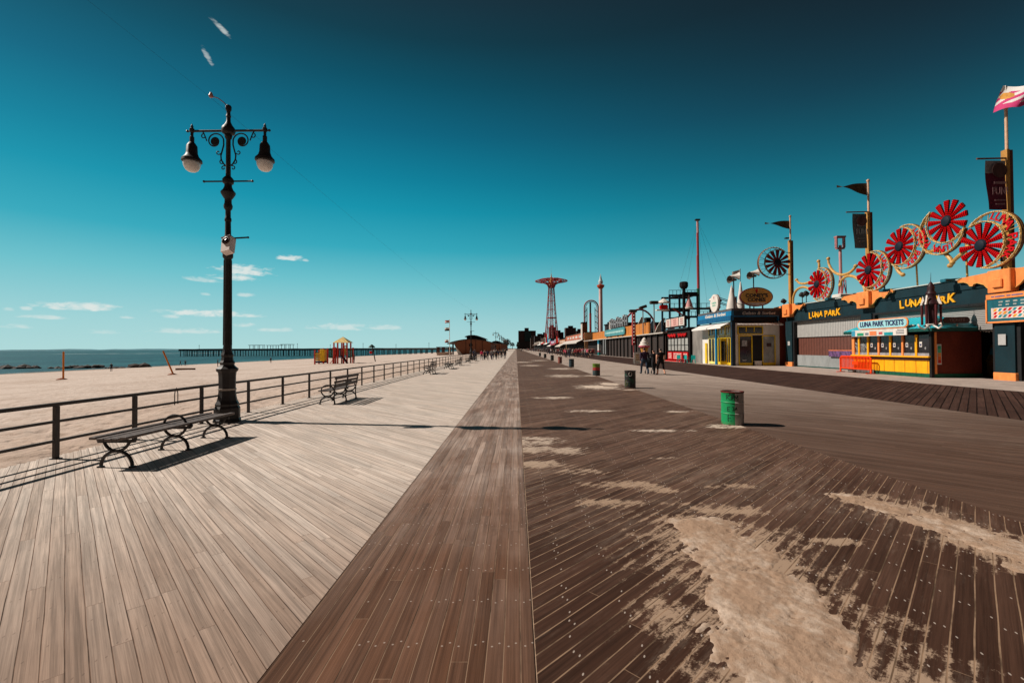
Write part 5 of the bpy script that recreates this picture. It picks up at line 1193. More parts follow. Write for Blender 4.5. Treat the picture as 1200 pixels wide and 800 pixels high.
mb = MB(); mb.add([(CX0 + .35, CY0 - .55, 4.22), (CX1 - .05, CY0 - .55, 4.22), (CX1 - .05, CY0 + .2, 4.46), (CX0 + .35, CY0 + .2, 4.46), (CX0 + .35, CY0 - .55, 4.08), (CX1 - .05, CY0 - .55, 4.08)], [(0, 1, 2, 3), (0, 1, 5, 4)]); mb.build('awning', M_aw, ic)
# corner and side piers
mb = MB(); mb.bb(CX0, CX0 + .34, CY0, CY0 + .34, 0, 4.618); mb.build('corner_pier', M_cn, ic)
for y in (50.6,):
    mb = MB(); mb.bb(CX0 + .05, CX0 + .245, y - .17, y + .17, 0, 4.5); mb.build('blue_post', M_cb, ic)
def door(o, side, a, w_, z0, z1, panes, m_frame, m_glass, nm='door', x=None):
    """frame with panes on the beach face (side) or the near face"""
    mb = MB(); t = .13 if side else .09; gl = []
    def put(mb_, a0, a1, z0_, z1_, d0, d1):
        if side: mb_.bb(CX0 + .25 - d1, CX0 + .25 - d0, a0, a1, z0_, z1_)
        else: mb_.bb(a0, a1, CY0 + .25 - d1, CY0 + .25 - d0, z0_, z1_)
    put(mb, a, a + t, z0, z1, .003, .09); put(mb, a + w_ - t, a + w_, z0, z1, .003, .09); put(mb, a + t, a + w_ - t, z1 - t, z1, .003, .09); put(mb, a + t, a + w_ - t, z0, z0 + (.26 if nm == 'door' else t), .003, .09)
    n = len(panes)
    pw = (w_ - 2 * t) / n
    for k in range(1, n): put(mb, a + t + pw * k - t * .42, a + t + pw * k + t * .42, z0 + .26, z1 - t, .003, .08)
    f = mb.build(nm, m_frame, o)
    g = MB(); put(g, a + t, a + w_ - t, z0 + .05, z1 - t, .004, .03); g.build('pane', m_glass, f)
    return f
M_gl = paint('pane_dark', (44, 36, 34), .12, .5, 1.2, bump=0, spec=.6); M_gl2 = paint('pane_pale', (150, 150, 146), .15, .3, 1.5, bump=0, spec=.6)
for a, w_, pn in ((51.0, 1.7, [1, 1]), (48.6, 1.7, [1, 1]), (47.25, 1.25, [1, 1])):
    door(ic, True, a, w_, .05, 3.0, pn, M_cy if a < 50 else paint('door_cream', (240, 222, 130), .5), M_gl)
    door(ic, True, a, w_, 3.1, 4.2, pn, paint('door_cream', (240, 222, 130), .5), M_gl2 if a < 50 else M_gl, 'window')
mb = MB(); mb.bb(CX0 + .1, CX0 + .2, 53.1, 53.55, .05, 2.4); mb.build('menu_board', M_cy, ic)
mb = MB(); mb.box((CX0 - .25, 48.0, 1.45), (.7, .05, 2.75), bev=.01); od = mb.build('open_door', M_cy, ic)
mb = MB(); mb.box((CX0 - .25, 47.96, 1.5), (.45, .04, 2.1)); mb.build('pane', M_gl, od)
door(ic, False, 22.75, 1.4, .05, 3.1, [1], M_cy, M_gl); door(ic, False, 25.15, 1.35, .05, 3.1, [1], M_cy, M_gl2)
door(ic, False, 22.65, 2.6, 3.2, 4.05, [1, 1, 1], M_cy, M_gl, 'window')
mb = MB(); mb.bb(24.15, 25.15, CY0 + .20, CY0 + .246, .02, 3.1); mb.build('doorway', M_black, ic)
mb = MB(); mb.bb(24.3, 24.95, CY0 - .05, CY0 + .15, .02, .42); mb.bb(24.25, 25.0, CY0 - .08, CY0 + .18, .423, .5); mb.build('step_box', M_white, ic)
mb = MB(); mb.bb(23.05, 23.6, CY0 + .14, CY0 + .155, 2.0, 2.6); mb.bb(23.1, 23.5, CY0 + .14, CY0 + .155, .5, .62); mb.build('poster', paint('poster_grey', (170, 168, 168), .6, .5, 9), ic)
mb = MB(); mb.bb(25.6, 26.05, CY0 + .14, CY0 + .155, 1.95, 2.3); mb.build('poster', paint('poster_dark', (74, 50, 46), .6, .5, 9), ic)
mb = MB(); mb.bb(CX1 + .003, CX1 + 1.4, CY0 + .1, CY1, 0, 5.6); mb.build('side_pier', M_maroon, ic)
# oval roof sign
so_ = thing('oval_sign', 'tan oval roof sign reading CONEY\'S CONES above the corner shop', 'sign', (24.45, 46.6, 5.9))
def ell(a, b_, n=40): return [(a * math.cos(2 * PI * i / n), b_ * math.sin(2 * PI * i / n)) for i in range(n)]
mb = MB(); mb.prism(ell(1.68, .98), 0, .22, FRONT((24.5, 46.75, 7.02))); bo = mb.build('rim', paint('oval_maroon', (112, 52, 62), .5), so_)
mb = MB(); mb.prism(ell(1.58, .89), .223, .24, FRONT((24.5, 46.75, 7.02))); fc = mb.build('face', paint('oval_tan', (196, 156, 84), .6, .12, 2), so_)
mb = MB(); vs, fs = text_geo("CONEY'S", .50, .016, .01); mb.add(vs, fs, FRONT((24.5, 46.49, 7.14), 1.12, 1)); mb.build('lettering', paint('letter_navy', (26, 38, 56)), fc); mb = MB(); vs, fs = text_geo('CONES', .50, .016, .01); mb.add(vs, fs, FRONT((24.48, 46.49, 6.70), 1.12, 1)); mb.build('lettering', paint('letter_navy', (26, 38, 56)), fc)
mb = MB(); mb.prism([(-.13, .12), (.13, .12), (0, -.22)], .242, .27, FRONT((24.5, 46.75, 7.55))); mb.ball((24.5, 46.5, 7.74), .13, 10, (1, .3, .8)); mb.build('cone_emblem', paint('emblem_red', (170, 34, 40)), fc)
mb = MB(); mb.prism([(1.1 * math.cos(R(a)), .55 + .35 * math.sin(R(a))) for a in range(200, 341, 10)] + [(.85, .12 + .35), (-.85, .12 + .35)], .242, .25, FRONT((24.5, 46.75, 5.95))); mb.build('bottom_scroll', paint('scroll_grey', (176, 170, 166)), fc)
for x in (23.9, 25.2):
    mb = MB(); mb.bar((x, 46.7, 5.85), (x, 46.7, 6.3), .1, .1, (1, 0, 0)); mb.build('post', M_iron, so_)
s2_ = thing('oval_sign', 'white oval sign on edge over the blue shop fascia', 'sign', (21.9, 50.4, 5.86))
mb = MB(); mb.prism(ell(.98, .98), 0, .2, SIDE((22.05, 50.4, 6.75))); fc = mb.build('face', M_white, s2_)
mb = MB(); mb.prism(ell(.62, .10, 16), .203, .21, SIDE((22.05, 50.4, 6.78))); mb.prism(ell(.5, .08, 16), .203, .21, SIDE((22.05, 50.4, 6.5))); mb.build('script', paint('script_green', (140, 190, 170)), fc)
mb = MB(); mb.prism([(-.12, .2), (.12, .2), (0, -.15)], .203, .215, SIDE((22.05, 50.4, 7.28))); mb.build('cone_emblem', paint('emblem_red', (170, 34, 40)), fc)
mb = MB(); mb.prism(ell(.99, .99), -.10, -.003, SIDE((22.05, 50.4, 6.75))); mb.build('rim', paint('oval_brown', (84, 44, 40)), s2_)
for z in (7.4, 6.9):
    for y in (50.7, 50.1):
        mb = MB(); mb.tube([(22.2, y, z), (24.6, y - .6, z - .95)], .035, 6); mb.build('stay', M_iron, s2_)
co_ = thing('cone_sculpture', 'white upturned cone with maroon stripe on the shop roof', 'sculpture', (23.2, 49.2, 5.86))
mb = MB(); mb.lathe([(.62, 5.86), (.60, 6.0), (.34, 7.2), (.12, 8.25), (.02, 8.6)], 16, (23.25, 49.2, 0)); mb.build('cone', M_white, co_, 'auto')
mb = MB(); mb.box((23.62, 49.0, 6.7), (.14, .14, 1.3), M=None, bev=.04); mb.build('stripe', paint('oval_maroon', (112, 52, 62)), co_)
c2 = thing('cone_sculpture', 'slim white cone finial with flag peeping over the oval sign', 'sculpture', (24.9, 50.5, 5.86))
mb = MB(); mb.lathe([(.4, 5.86), (.38, 6.6), (.22, 7.8), (.08, 8.9), (.02, 9.1)], 14, (24.6, 50.0, 0)); mb.build('cone', M_white, c2, 'auto')
mb = MB(); mb.tube([(24.6, 50, 9.0), (24.6, 50, 10.5)], .03, 6); mb.build('staff', M_iron, c2)
mb = MB(); vs = []
for k in range(7): t = k / 6; vs += [(24.58 - .9 * t, 50 + .1 * math.sin(t * 6), 10.4 - .25 * t), (24.58 - .9 * t, 50 + .1 * math.sin(t * 6 + .4), 9.7 - .05 * t)]
mb.add(vs, [(2 * k, 2 * k + 1, 2 * k + 3, 2 * k + 2) for k in range(6)]); mb.build('flag', M_white, c2, True)
def horn_pole(x, y, z, label, two=True):
    o = thing('loudspeaker_pole', label, 'loudspeaker', (x, y, 5.86), 'horn loudspeakers on the shop roof')
    mb = MB(); mb.tube([(x, y, 5.86), (x, y, z)], .06, 8); mb.build('pole', M_iron, o)
    for k, (a, dz) in enumerate(((200, 0), (-15, .35)) if two else ((195, 0),)):
        mb = MB(); B = Matrix.Translation((x, y, z - .15 + dz)) @ Matrix.Rotation(R(a), 4, 'Z') @ Matrix.Rotation(PI / 2, 4, 'Y')
        mb.lathe([(.10, -.35), (.14, -.1), (.24, .25), (.42, .55), (.40, .56), (.2, .2), (.001, .0)], 8, M=B); mb.build('horn', paint('horn_taupe', (104, 92, 84), .6, .2, 4) if k == 0 else M_white, o, 'auto')
horn_pole(25.5, 49.0, 9.7, 'dark and white horn loudspeakers on a pole beside the oval sign')
horn_pole(22.9, 48.0, 9.15, 'pale floodlight cluster on a pole over the white cone')
horn_pole(22.9, 51.6, 7.3, 'brown horn loudspeaker low on the roof behind the white oval', False)

# ------------------------------------------------------------------ red snack shop with billboard
rs = thing('snack_shop', 'dark snack shop with red counter and pale billboard on its roof', 'shop', (24, 62, 0))
SX = 21.75
mb = MB(); mb.bb(SX + .3, 27.5, 58.0, 66.5, 0, 4.3); mb.build('wall', M_dark, rs)
mb = MB(); mb.bb(SX, 27.5, 58.0, 66.8, 4.303, 4.5); mb.build('roof', M_iron, rs)
mb = MB(); mb.bb(SX + .6, 27.0, 54.75, 57.9, 0, 4.15); mb.build('concrete_wing', paint('wing_concrete', (134, 128, 122), .85, .25, .8, grime=(90, 84, 80)), rs)
bbd = MB(); bbd.bb(SX - .05, SX + .2, 58.7, 66.3, 4.62, 6.05); bo = bbd.build('billboard', M_black, rs)
for ya, yb, c in ((58.9, 60.8, (214, 206, 196)), (61.0, 63.9, (216, 168, 158)), (64.1, 66.1, (212, 200, 190))):
    mb = MB(); mb.bb(SX - .075, SX - .055, ya, yb, 4.8, 5.9); p_ = mb.build('panel', paint('bill_%d' % int(ya), c, .6, .12, 1), bo)
    mb = MB(); yc = (ya + yb) / 2
    for k in range(3): mb.bb(SX - .09, SX - .08, yc - .5, yc + .5, 5.0 + k * .28, 5.12 + k * .28)
    mb.build('print', paint('print_red', (186, 110, 104), .6, .4, 5), p_)
for a, b_, tx_ in ((62.6, 65.9, 'SHAKES'), (58.7, 61.9, 'SNACKS')):
    mb = MB(); ym = (a + b_) / 2
    pts_ = [(SX + .16, b_ - .1 - (b_ - a - .2) * t / 40, 3.55 + .17 * math.sin(t * 1.15) + .08 * math.sin(t * .47 + a)) for t in range(41)]
    mb.tube(pts_, .10, 6); mb.build('neon_script', M_red, rs)
for k in range(6):
    y = 58.3 + k * 1.3; mb = MB(); mb.bb(SX + .25, SX + .285, y + .1, y + 1.2, 1.5, 3.1); wn = mb.build('window', paint('window_grey', (170, 168, 162), .3, .25, 2, bump=0), rs)
    mb = MB(); mb.bb(SX + .2, SX + .245, y + .04, y + .1, 1.3, 3.2); mb.bb(SX + .2, SX + .245, y + .1, y + 1.2, 2.2, 2.26); mb.build('frame', M_black, wn)
for k, (a, b_) in enumerate(((64.0, 65.9), (60.2, 63.8), (58.2, 60.0))):
    mb = MB(); mb.bb(SX + .10, SX + .28, a, b_, .25, 1.3); c_ = mb.build('counter_panel', M_red, rs)
    mb = MB()
    for j in range(3): mb.bb(SX + .085, SX + .095, a + .3, b_ - .3, .4 + j * .28, .56 + j * .28)
    mb.build('menu_print', paint('menu_pink', (232, 190, 180), .6, .5, 5), c_)
mb = MB(); mb.bb(SX - .2, SX + .3, 58.1, 66.2, .0, .12); mb.build('step', M_red, rs)
# café chairs in turquoise, one table each pair
def cafe_chair(x, y, rz, m, label):
    o = thing('cafe_chair', label, 'chair', (x, y, 0), 'turquoise café chairs beside the snack shop')
    B = Matrix.Translation((x, y, 0)) @ Matrix.Rotation(rz, 4, 'Z')
    mb = MB(); mb.box((0, 0, .45), (.46, .46, .05), B, bev=.015); mb.build('seat', m, o)
    mb = MB(); mb.box((0, .22, .72), (.46, .05, .46), B, bev=.015); mb.build('backrest', m, o)
    for sx in (-1, 1):
        for sy in (-1, 1):
            mb = MB(); mb.bar(B @ Vector((sx * .19, sy * .19, .43)), B @ Vector((sx * .24, sy * .24, 0)), .05, .05, (1, 0, 0)); mb.build('leg', m, o)
        mb = MB(); mb.bar(B @ Vector((sx * .24, -.2, .66)), B @ Vector((sx * .24, .22, .70)), .05, .04); mb.build('arm', m, o)
M_tq = paint('chair_turquoise', (24, 172, 166), .45, .1, 6); M_cpk = paint('chair_pink', (190, 60, 90), .45, .1, 6)
for x, y, rz, m, l in ((21.3, 55.0, -.4, M_tq, 'turquoise café chair nearest the white shop wall'), (20.9, 55.9, 1.9, M_tq, 'turquoise café chair angled beside the white shop'), (21.2, 57.2, .3, paint('chair_navy', (30, 60, 78)), 'dark blue café chair between the turquoise ones'), (20.8, 58.3, 2.4, M_tq, 'turquoise café chair in front of the red counter'), (21.2, 59.6, 1.2, M_cpk, 'pink café chair in front of the red counter')):
    cafe_chair(x, y, rz, m, l)
tbm = thing('cafe_table', 'small dark round café table among the turquoise chairs', 'table', (21.0, 56.6, 0))
mb = MB(); mb.lathe([(.02, .70), (.38, .71), (.38, .74), (.02, .75)], 18, (21.0, 56.6, 0)); mb.build('tabletop', M_black, tbm, 'auto'); mb = MB(); mb.lathe([(.25, 0), (.25, .02), (.035, .05), (.035, .70)], 12, (21.0, 56.6, 0)); mb.build('pedestal', M_black, tbm, 'auto')
# sandwich board and giant cone behind the walkers
ab = thing('sandwich_board', 'white folding sandwich board standing on the boards left of the walkers', 'sign', (14.3, 54, 0))
for s in (-1, 1):
    mb = MB(); mb.add([(13.9, 54 + s * .32, 0), (14.65, 54 + s * .32, 0), (14.65, 54 + s * .05, 1.35), (13.9, 54 + s * .05, 1.35), (13.9, 54 + s * .28, 0), (14.65, 54 + s * .28, 0), (14.65, 54 + s * .01, 1.35), (13.9, 54 + s * .01, 1.35)], [(0, 1, 2, 3), (7, 6, 5, 4), (0, 4, 5, 1), (1, 5, 6, 2), (2, 6, 7, 3), (3, 7, 4, 0)]); p_ = mb.build('board', M_white, ab)
    if s < 0:
        mb = MB()
        for j in range(3): mb.bb(14.05, 14.5, 53.64 + .06 * j, 53.65 + .06 * j, .45 + j * .25, .6 + j * .25)
        mb.build('print', paint('print_amber', (200, 160, 110), .6, .5, 6), p_)
gc = thing('cone_sculpture', 'giant soft-serve ice cream figure standing behind the man in purple', 'sculpture', (15.85, 56.5, 0))
mb = MB(); mb.lathe([(.28, .0), (.5, .05), (.5, .2), (.15, .25)], 14, (15.85, 56.5, 0)); mb.build('base', M_black, gc); mb = MB(); mb.lathe([(.12, .22), (.5, 1.9), (.56, 2.05)], 14, (15.85, 56.5, 0)); mb.build('cone', paint('cone_amber', (214, 150, 70), .6, .2, 8), gc, 'auto')
mb = MB(); mb.lathe([(.5, 1.95), (.66, 2.1), (.62, 2.3), (.46, 2.38), (.50, 2.5), (.44, 2.66), (.3, 2.72), (.33, 2.82), (.22, 2.98), (.04, 3.15)], 16, (15.85, 56.5, 0)); mb.build('ice_cream', M_white, gc, True)
mb = MB(); mb.lathe([(.60, 1.9), (.70, 2.0), (.70, 2.12), (.62, 2.16)], 14, (15.85, 56.5, 0), caps=False); mb.build('frill', paint('frill_pink', (206, 96, 116)), gc)
#PART5
# ------------------------------------------------------------------ long dark shed and the shops beyond
M_shed = stripes('shed_boards', (34, 25, 22), (52, 38, 33), 1, 1.1, .12, .8, .3)
M_wbeam = paint('beam_white', (196, 186, 176), .7, .15, 1)
sh = thing('market_shed', 'long dark shed with pale roof edge and orange sign band above', 'shed', (25, 90, 0))
mb = MB(); mb.bb(22.0, 28, 67.2, 112, 0, 4.0); mb.build('wall', M_shed, sh)
mb = MB(); mb.bb(21.5, 28.5, 67.0, 146, 4.003, 4.18); mb.build('roof', M_wbeam, sh)
for k in range(15):
    y = 67.5 + k * 3.15; mb = MB(); mb.bb(21.75, 21.97, y - .09, y + .09, 0, 4.0); mb.build('post', M_dark, sh)
for y, m in ((110, M_wbeam), (112.5, M_wbeam)):
    mb = MB(); mb.bb(21.5, 21.95, y - .5, y + .6, .4, 3.9); mb.build('pale_panel', paint('panel_grey', (128, 130, 130), .7), sh)
mb = MB(); mb.bb(24.5, 24.7, 84, 146, 4.183, 6.6); mb.build('sign_band', stripes('amber_boards', (150, 84, 22), (186, 112, 34), 1, 3.0, .1, .7, .3), sh)
mb = MB(); mb.bb(24.42, 24.72, 84, 146, 4.19, 4.7); mb.build('sign_stripe', paint('amber_bright', (204, 132, 28)), sh)
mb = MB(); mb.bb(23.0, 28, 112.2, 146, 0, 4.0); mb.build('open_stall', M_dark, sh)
post = MB(); cols = [(24, 120, 140), (60, 150, 190), (220, 220, 214), (226, 222, 216), (190, 80, 100), (30, 130, 130)]
for k, (z0, z1) in enumerate(((3.3, 3.98), (2.9, 3.3), (1.9, 2.9), (1.2, 1.9), (.8, 1.2), (0, .8))): post.mat(k).bb(21.5, 22.0, 119.2, 120.6, z0, z1)
tag(post.build('painted_column', [paint('column_%d' % k, c, .6, .1, 2) for k, c in enumerate(cols)]), 'blue and white banded column at the open end of the dark shed', 'column')
osn = thing('oval_sign', 'long teal rounded sign standing on the orange band over the shed', 'sign', (24.2, 113, 4.2))
mb = MB(); mb.prism(stadium(23, 1.7), 0, .2, SIDE((24.3, 113, 5.75))); fc = mb.build('face', paint('sign_teal_pale', (70, 140, 146), .6, .2, .6), osn)
mb = MB(); mb.prism(stadium(21, .5), .203, .23, SIDE((24.3, 113, 5.75))); mb.build('script', paint('script_pale', (150, 190, 188), .6, .4, 1.5), fc)
mb = MB()
for y in (104, 109, 117, 122): mb.bar((24.3, y, 4.2), (24.3, y, 5.0), .2, .2, (1, 0, 0))
mb.build('post', M_iron, osn)
ls = thing('letter_frame', 'row of silver framed letters rising over the teal rounded sign', 'sign', (24.8, 110, 6.6))
for k in range(8):
    y = 102.5 + k * 2.3; mb = MB(); z0, z1 = 6.9, 9.0 + .35 * math.sin(k * 2.1)
    mb.bar((24.8, y - .8, z0), (24.8, y - .8, z1), .35, .3, (1, 0, 0)); mb.bar((24.8, y + .8, z0), (24.8, y + .8, z1), .35, .3, (1, 0, 0)); mb.bar((24.8, y - .8, z1), (24.8, y + .8, z1), .3, .3); mb.bar((24.8, y - .8, (z0 + z1) / 2), (24.8, y + .8, (z0 + z1) / 2), .3, .3)
    mb.build('letter', paint('letter_silver2', (150, 152, 156), .5, .3, 1), ls)
mb = MB()
for y in (103, 111, 119): mb.bar((24.9, y, 6.5), (24.9, y, 9.4), .12, .12, (1, 0, 0))
mb.bar((24.95, 101.5, 8.0), (24.95, 119.5, 8.0), .1, .1); mb.build('frame', M_iron, ls)
ct = thing('brown_pylon', 'dark brown square pylon beside the looping coaster', 'pylon', (22.6, 150, 0))
mb = MB(); mb.bb(21.7, 23.2, 149, 153, 4.0, 10.0); mb.build('shaft', paint('pylon_brown', (104, 56, 28), .7, .2, .5), ct); mb = MB(); mb.bb(21.6, 23.3, 148.9, 153.1, 10.003, 10.35); mb.build('cap', M_dark, ct); mb = MB(); mb.bb(21.64, 21.696, 149.2, 152.8, 4.3, 9.8); mb.build('face', M_wbeam, ct)
def shop(y0, y1, h, cw, cf, ca, label, rooftop=None):
    o = thing('boardwalk_shop', label, 'shop', (24, y0, 0)); x = 22.2
    mb = MB(); mb.bb(x, 30, y0 + .05, y1 - .05, 0, h); mb.build('wall', paint('shopw_%d_%d_%d' % cw, cw, .8, .2, .6), o)
    mb = MB(); mb.bb(x - .25, x - .003, y0 + .3, y1 - .3, h - 1.9, h - .2); f = mb.build('fascia', paint('shopf_%d_%d_%d' % cf, cf, .7, .3, .35, grime=(224, 200, 150)), o)
    mb = MB(); L = y1 - y0
    for k in range(5): mb.bb(x - .28, x - .255, y0 + L * (.12 + .16 * k), y0 + L * (.22 + .16 * k), h - 1.5, h - .6)
    mb.build('sign_panel', paint('sign_panel_%d_%d_%d' % ca, ca, .6, .3, .8), f)
    mb = MB(); mb.bb(x - .02, x - .004, y0 + 1, y1 - 1, .0, h - 2.4); mb.build('open_front', M_dark, o)
    mb = MB(); mb.add([(x - 2.6, y0 + .6, h - 3.2), (x - 2.6, y1 - .6, h - 3.2), (x, y1 - .6, h - 1.95), (x, y0 + .6, h - 1.95), (x - 2.6, y0 + .6, h - 3.5), (x - 2.6, y1 - .6, h - 3.5)], [(0, 1, 2, 3), (0, 1, 5, 4)]); mb.build('awning', paint('shopa_%d_%d_%d' % ca, ca, .8, .15, 1), o)
    mb = MB(); mb.bb(x - .1, 30.1, y0, y1, h, h + .2); mb.build('roof', M_roofd, o)
    return o
shop(148, 203, 6.9, (190, 150, 110), (178, 86, 56), (196, 188, 180), 'shop with long white awning and red and cream mural fascia')
shop(204, 232, 6.0, (90, 60, 56), (190, 120, 70), (200, 190, 180), 'low brown shop past the white awning')
shop(233, 262, 7.0, (70, 66, 70), (150, 160, 166), (150, 60, 60), 'grey fronted shop behind the crowd')
shop(263, 292, 6.4, (104, 50, 46), (120, 90, 150), (220, 214, 208), 'maroon shop with purple sign panels behind the crowd')
shop(293, 330, 8.0, (60, 84, 96), (40, 150, 180), (226, 222, 216), 'blue fronted shop among the far banners')
shop(331, 372, 8.6, (120, 60, 50), (220, 170, 60), (196, 60, 60), 'red and amber shop among the far banners')
shop(373, 430, 8.0, (86, 74, 66), (206, 200, 190), (226, 222, 216), 'cream signed shop before the far flats')
shop(431, 560, 8.5, (74, 60, 54), (150, 140, 130), (120, 100, 90), 'last low dark shop row before the far flats')
for x, y, z0, z1, c, l in ((20.6, 318, 0, 12.5, (206, 36, 40), 'tall red feather banner in the far cluster'), (20.6, 336, 0, 10.5, (230, 200, 80), 'yellow feather banner in the far cluster'), (20.7, 306, 0, 9.5, (40, 160, 200), 'blue feather banner in the far cluster'), (20.5, 327, 0, 10, (230, 226, 222), 'white feather banner in the far cluster'), (20.6, 236, 0, 8.5, (220, 50, 40), 'red feather banner nearer the parachute tower leg'), (20.7, 238, 0, 5.5, (226, 224, 220), 'white lower banner under the red one by the tower leg'), (20.8, 284, 0, 7, (200, 90, 120), 'pink feather banner in the far cluster')):
    o = thing('feather_banner', l, 'banner', (x, y, z0), 'coloured feather banners by the far shops')
    mb = MB(); mb.tube([(x, y, 0), (x, y, z1)], .1, 6); mb.build('pole', M_iron, o)
    mb = MB(); n = 8; vs = []
    for k in range(n + 1):
        t = k / n; zz = z1 * (.45 + .55 * t); ww = 1.2 * (1 - t ** 3 * .9); vs += [(x, y, zz), (x + ww * .9, y - ww * .5 + .1 * math.sin(t * 7), zz)]
    mb.add(vs, [(2 * k, 2 * k + 1, 2 * k + 3, 2 * k + 2) for k in range(n)]); mb.build('banner', paint('feather_%d_%d_%d' % c, c, .8, .15, .6), o)
cs = thing('hanging_sign', 'white roundel sign on a pole before the far brick flats', 'sign', (13.5, 265, 0))
mb = MB(); mb.tube([(14.2, 265, 0), (14.2, 265, 9)], .16, 6); mb.build('pole', M_iron, cs); mb = MB(); mb.box((15.6, 265, 6.6), (2.6, .3, 2.4), bev=.5); mb.build('board', M_white, cs)
sm = thing('snack_cart', 'low pink cart standing at the open end of the dark shed', 'cart', (21.2, 128, 0))
mb = MB(); mb.bb(19.6, 21.4, 124, 130, .35, 1.6, .05); mb.build('body', paint('cart_pink', (196, 140, 128), .6, .2, 1.5), sm)
for y in (125.2, 128.8):
    mb = MB(); mb.lathe([(.05, -.05), (.4, -.05), (.4, .05), (.05, .05)], 14, M=Matrix.Translation((19.55, y, .4)) @ Matrix.Rotation(PI / 2, 4, 'Y')); mb.build('wheel', M_black, sm)

# ------------------------------------------------------------------ rides and towers behind the shops
M_redr = paint('ride_red', (166, 66, 68), .6, .2, .5); M_rpk = paint('ride_pink', (206, 150, 148), .6, .2, .3)
pj = thing('parachute_tower', 'tall red lattice parachute tower with wide flower-shaped crown', 'tower', (37.7, 485, -.3))
cx, cy = 37.7, 485; zs = [0, 12, 24, 34, 43, 52, 60, 68.5]
def rad(z): return 9.2 - (9.2 - 2.9) * min(1, (z / 68.5)) ** .72
for k in range(6):
    a = k * PI / 3 + .2; mb = MB(); mb.tube([(cx + rad(z) * math.cos(a), cy + rad(z) * math.sin(a), z - .3) for z in zs], [.52 if z < 30 else .38 for z in zs], 6); mb.build('leg', M_redr, pj)
for i, z in enumerate(zs[1:]):
    mb = MB(); r_ = rad(z); mb.tube([(cx + r_ * math.cos(k * PI / 3 + .2), cy + r_ * math.sin(k * PI / 3 + .2), z) for k in range(6)], .5 if i == 2 else .22, 5, closed=True); mb.build('ring_beam', M_redr, pj)
for i in range(len(zs) - 1):
    mb = MB()
    for k in range(6):
        for s in (0, 1):
            a, b_ = (k + s) * PI / 3 + .2, (k + 1 - s) * PI / 3 + .2
            mb.tube([(cx + rad(zs[i]) * math.cos(a), cy + rad(zs[i]) * math.sin(a), zs[i]), (cx + rad(zs[i + 1]) * math.cos(b_), cy + rad(zs[i + 1]) * math.sin(b_), zs[i + 1])], .09, 4)
    mb.build('lattice', M_redr, pj)
mb = MB(); mb.tube([(cx, cy, 0), (cx, cy, 70)], .3, 6); mb.build('lift_core', M_rpk, pj)
for k in range(12):
    a = k * PI / 6 + .1; ca, sa = math.cos(a), math.sin(a); mb = MB()
    mb.tube([(cx + 2.8 * ca, cy + 2.8 * sa, 66), (cx + 4.5 * ca, cy + 4.5 * sa, 69.8), (cx + 9 * ca, cy + 9 * sa, 72.2), (cx + 17.2 * ca, cy + 17.2 * sa, 73.2)], [.6, .6, .5, .35], 5)
    mb.tube([(cx + 2.5 * ca, cy + 2.5 * sa, 75.6), (cx + 10 * ca, cy + 10 * sa, 75.4), (cx + 17.2 * ca, cy + 17.2 * sa, 73.4)], [.5, .4, .35], 5)
    for t in (.35, .6, .8): mb.tube([(cx + (3 + 14 * t) * ca, cy + (3 + 14 * t) * sa, 69.5 + 3.6 * t), (cx + (3 + 14 * t) * ca, cy + (3 + 14 * t) * sa, 75.7 - 2.0 * t)], .25, 4)
    mb.build('crown_arm', M_redr, pj)
for r_, z in ((17.0, 73.3), (11.5, 74.9), (11.5, 72.6), (6.5, 71.0), (6.5, 75.4)):
    mb = MB(); mb.tube([(cx + r_ * math.cos(2 * PI * k / 36), cy + r_ * math.sin(2 * PI * k / 36), z) for k in range(36)], .4, 5, closed=True); mb.build('crown_ring', M_redr, pj)
mb = MB(); mb.lathe([(2.2, 69), (2.2, 74), (1.1, 76), (.5, 79), (.12, 82), (.02, 88)], 10, (cx, cy, 0)); mb.build('finial', paint('finial_amber', (220, 160, 90), .6), pj)
tb_ = thing('looping_coaster', 'red inverted-U coaster loop with lattice legs beside the white tower', 'coaster', (27.5, 170, -.3))
cx, cy = 28.05, 170
for dx_, r_, m in ((0, .24, M_redr), (.0, .12, paint('track_pale', (190, 150, 150)))):
    mb = MB(); rr_ = 2.6 if r_ > .2 else 2.05
    mb.tube([(cx - rr_, cy, -.3)] + [(cx + rr_ * math.cos(R(180 - 15 * k)), cy, 17.0 + rr_ * math.sin(R(180 - 15 * k))) for k in range(13)] + [(cx + rr_, cy, -.3)], r_, 6); mb.build('track', m, tb_)
mb = MB()
for k in range(7):
    for s in (-1, 1): mb.tube([(cx + s * 2.6, cy, 2 + k * 2.2), (cx + s * 1.5, cy + .6, 3 + k * 2.2)], .12, 4)
for s in (-1, 1): mb.tube([(cx + s * 1.5, cy + .6, -.3), (cx + s * 1.5, cy + .6, 17)], .14, 5)
mb.build('lattice', M_iron, tb_)
mb = MB(); mb.tube([(cx, cy + 2, -.3), (cx, cy + 2, 15)], .42, 8); mb.build('lift_column', M_redr, tb_); mb = MB(); mb.tube([(cx, cy + 2, 15), (cx, cy + 2, 19.2)], .34, 8); mb.build('column_top', M_iron, tb_)
wt = thing('ride_tower', 'slim white ride tower with orange collar and pale tip', 'tower', (37.2, 200, -.3))
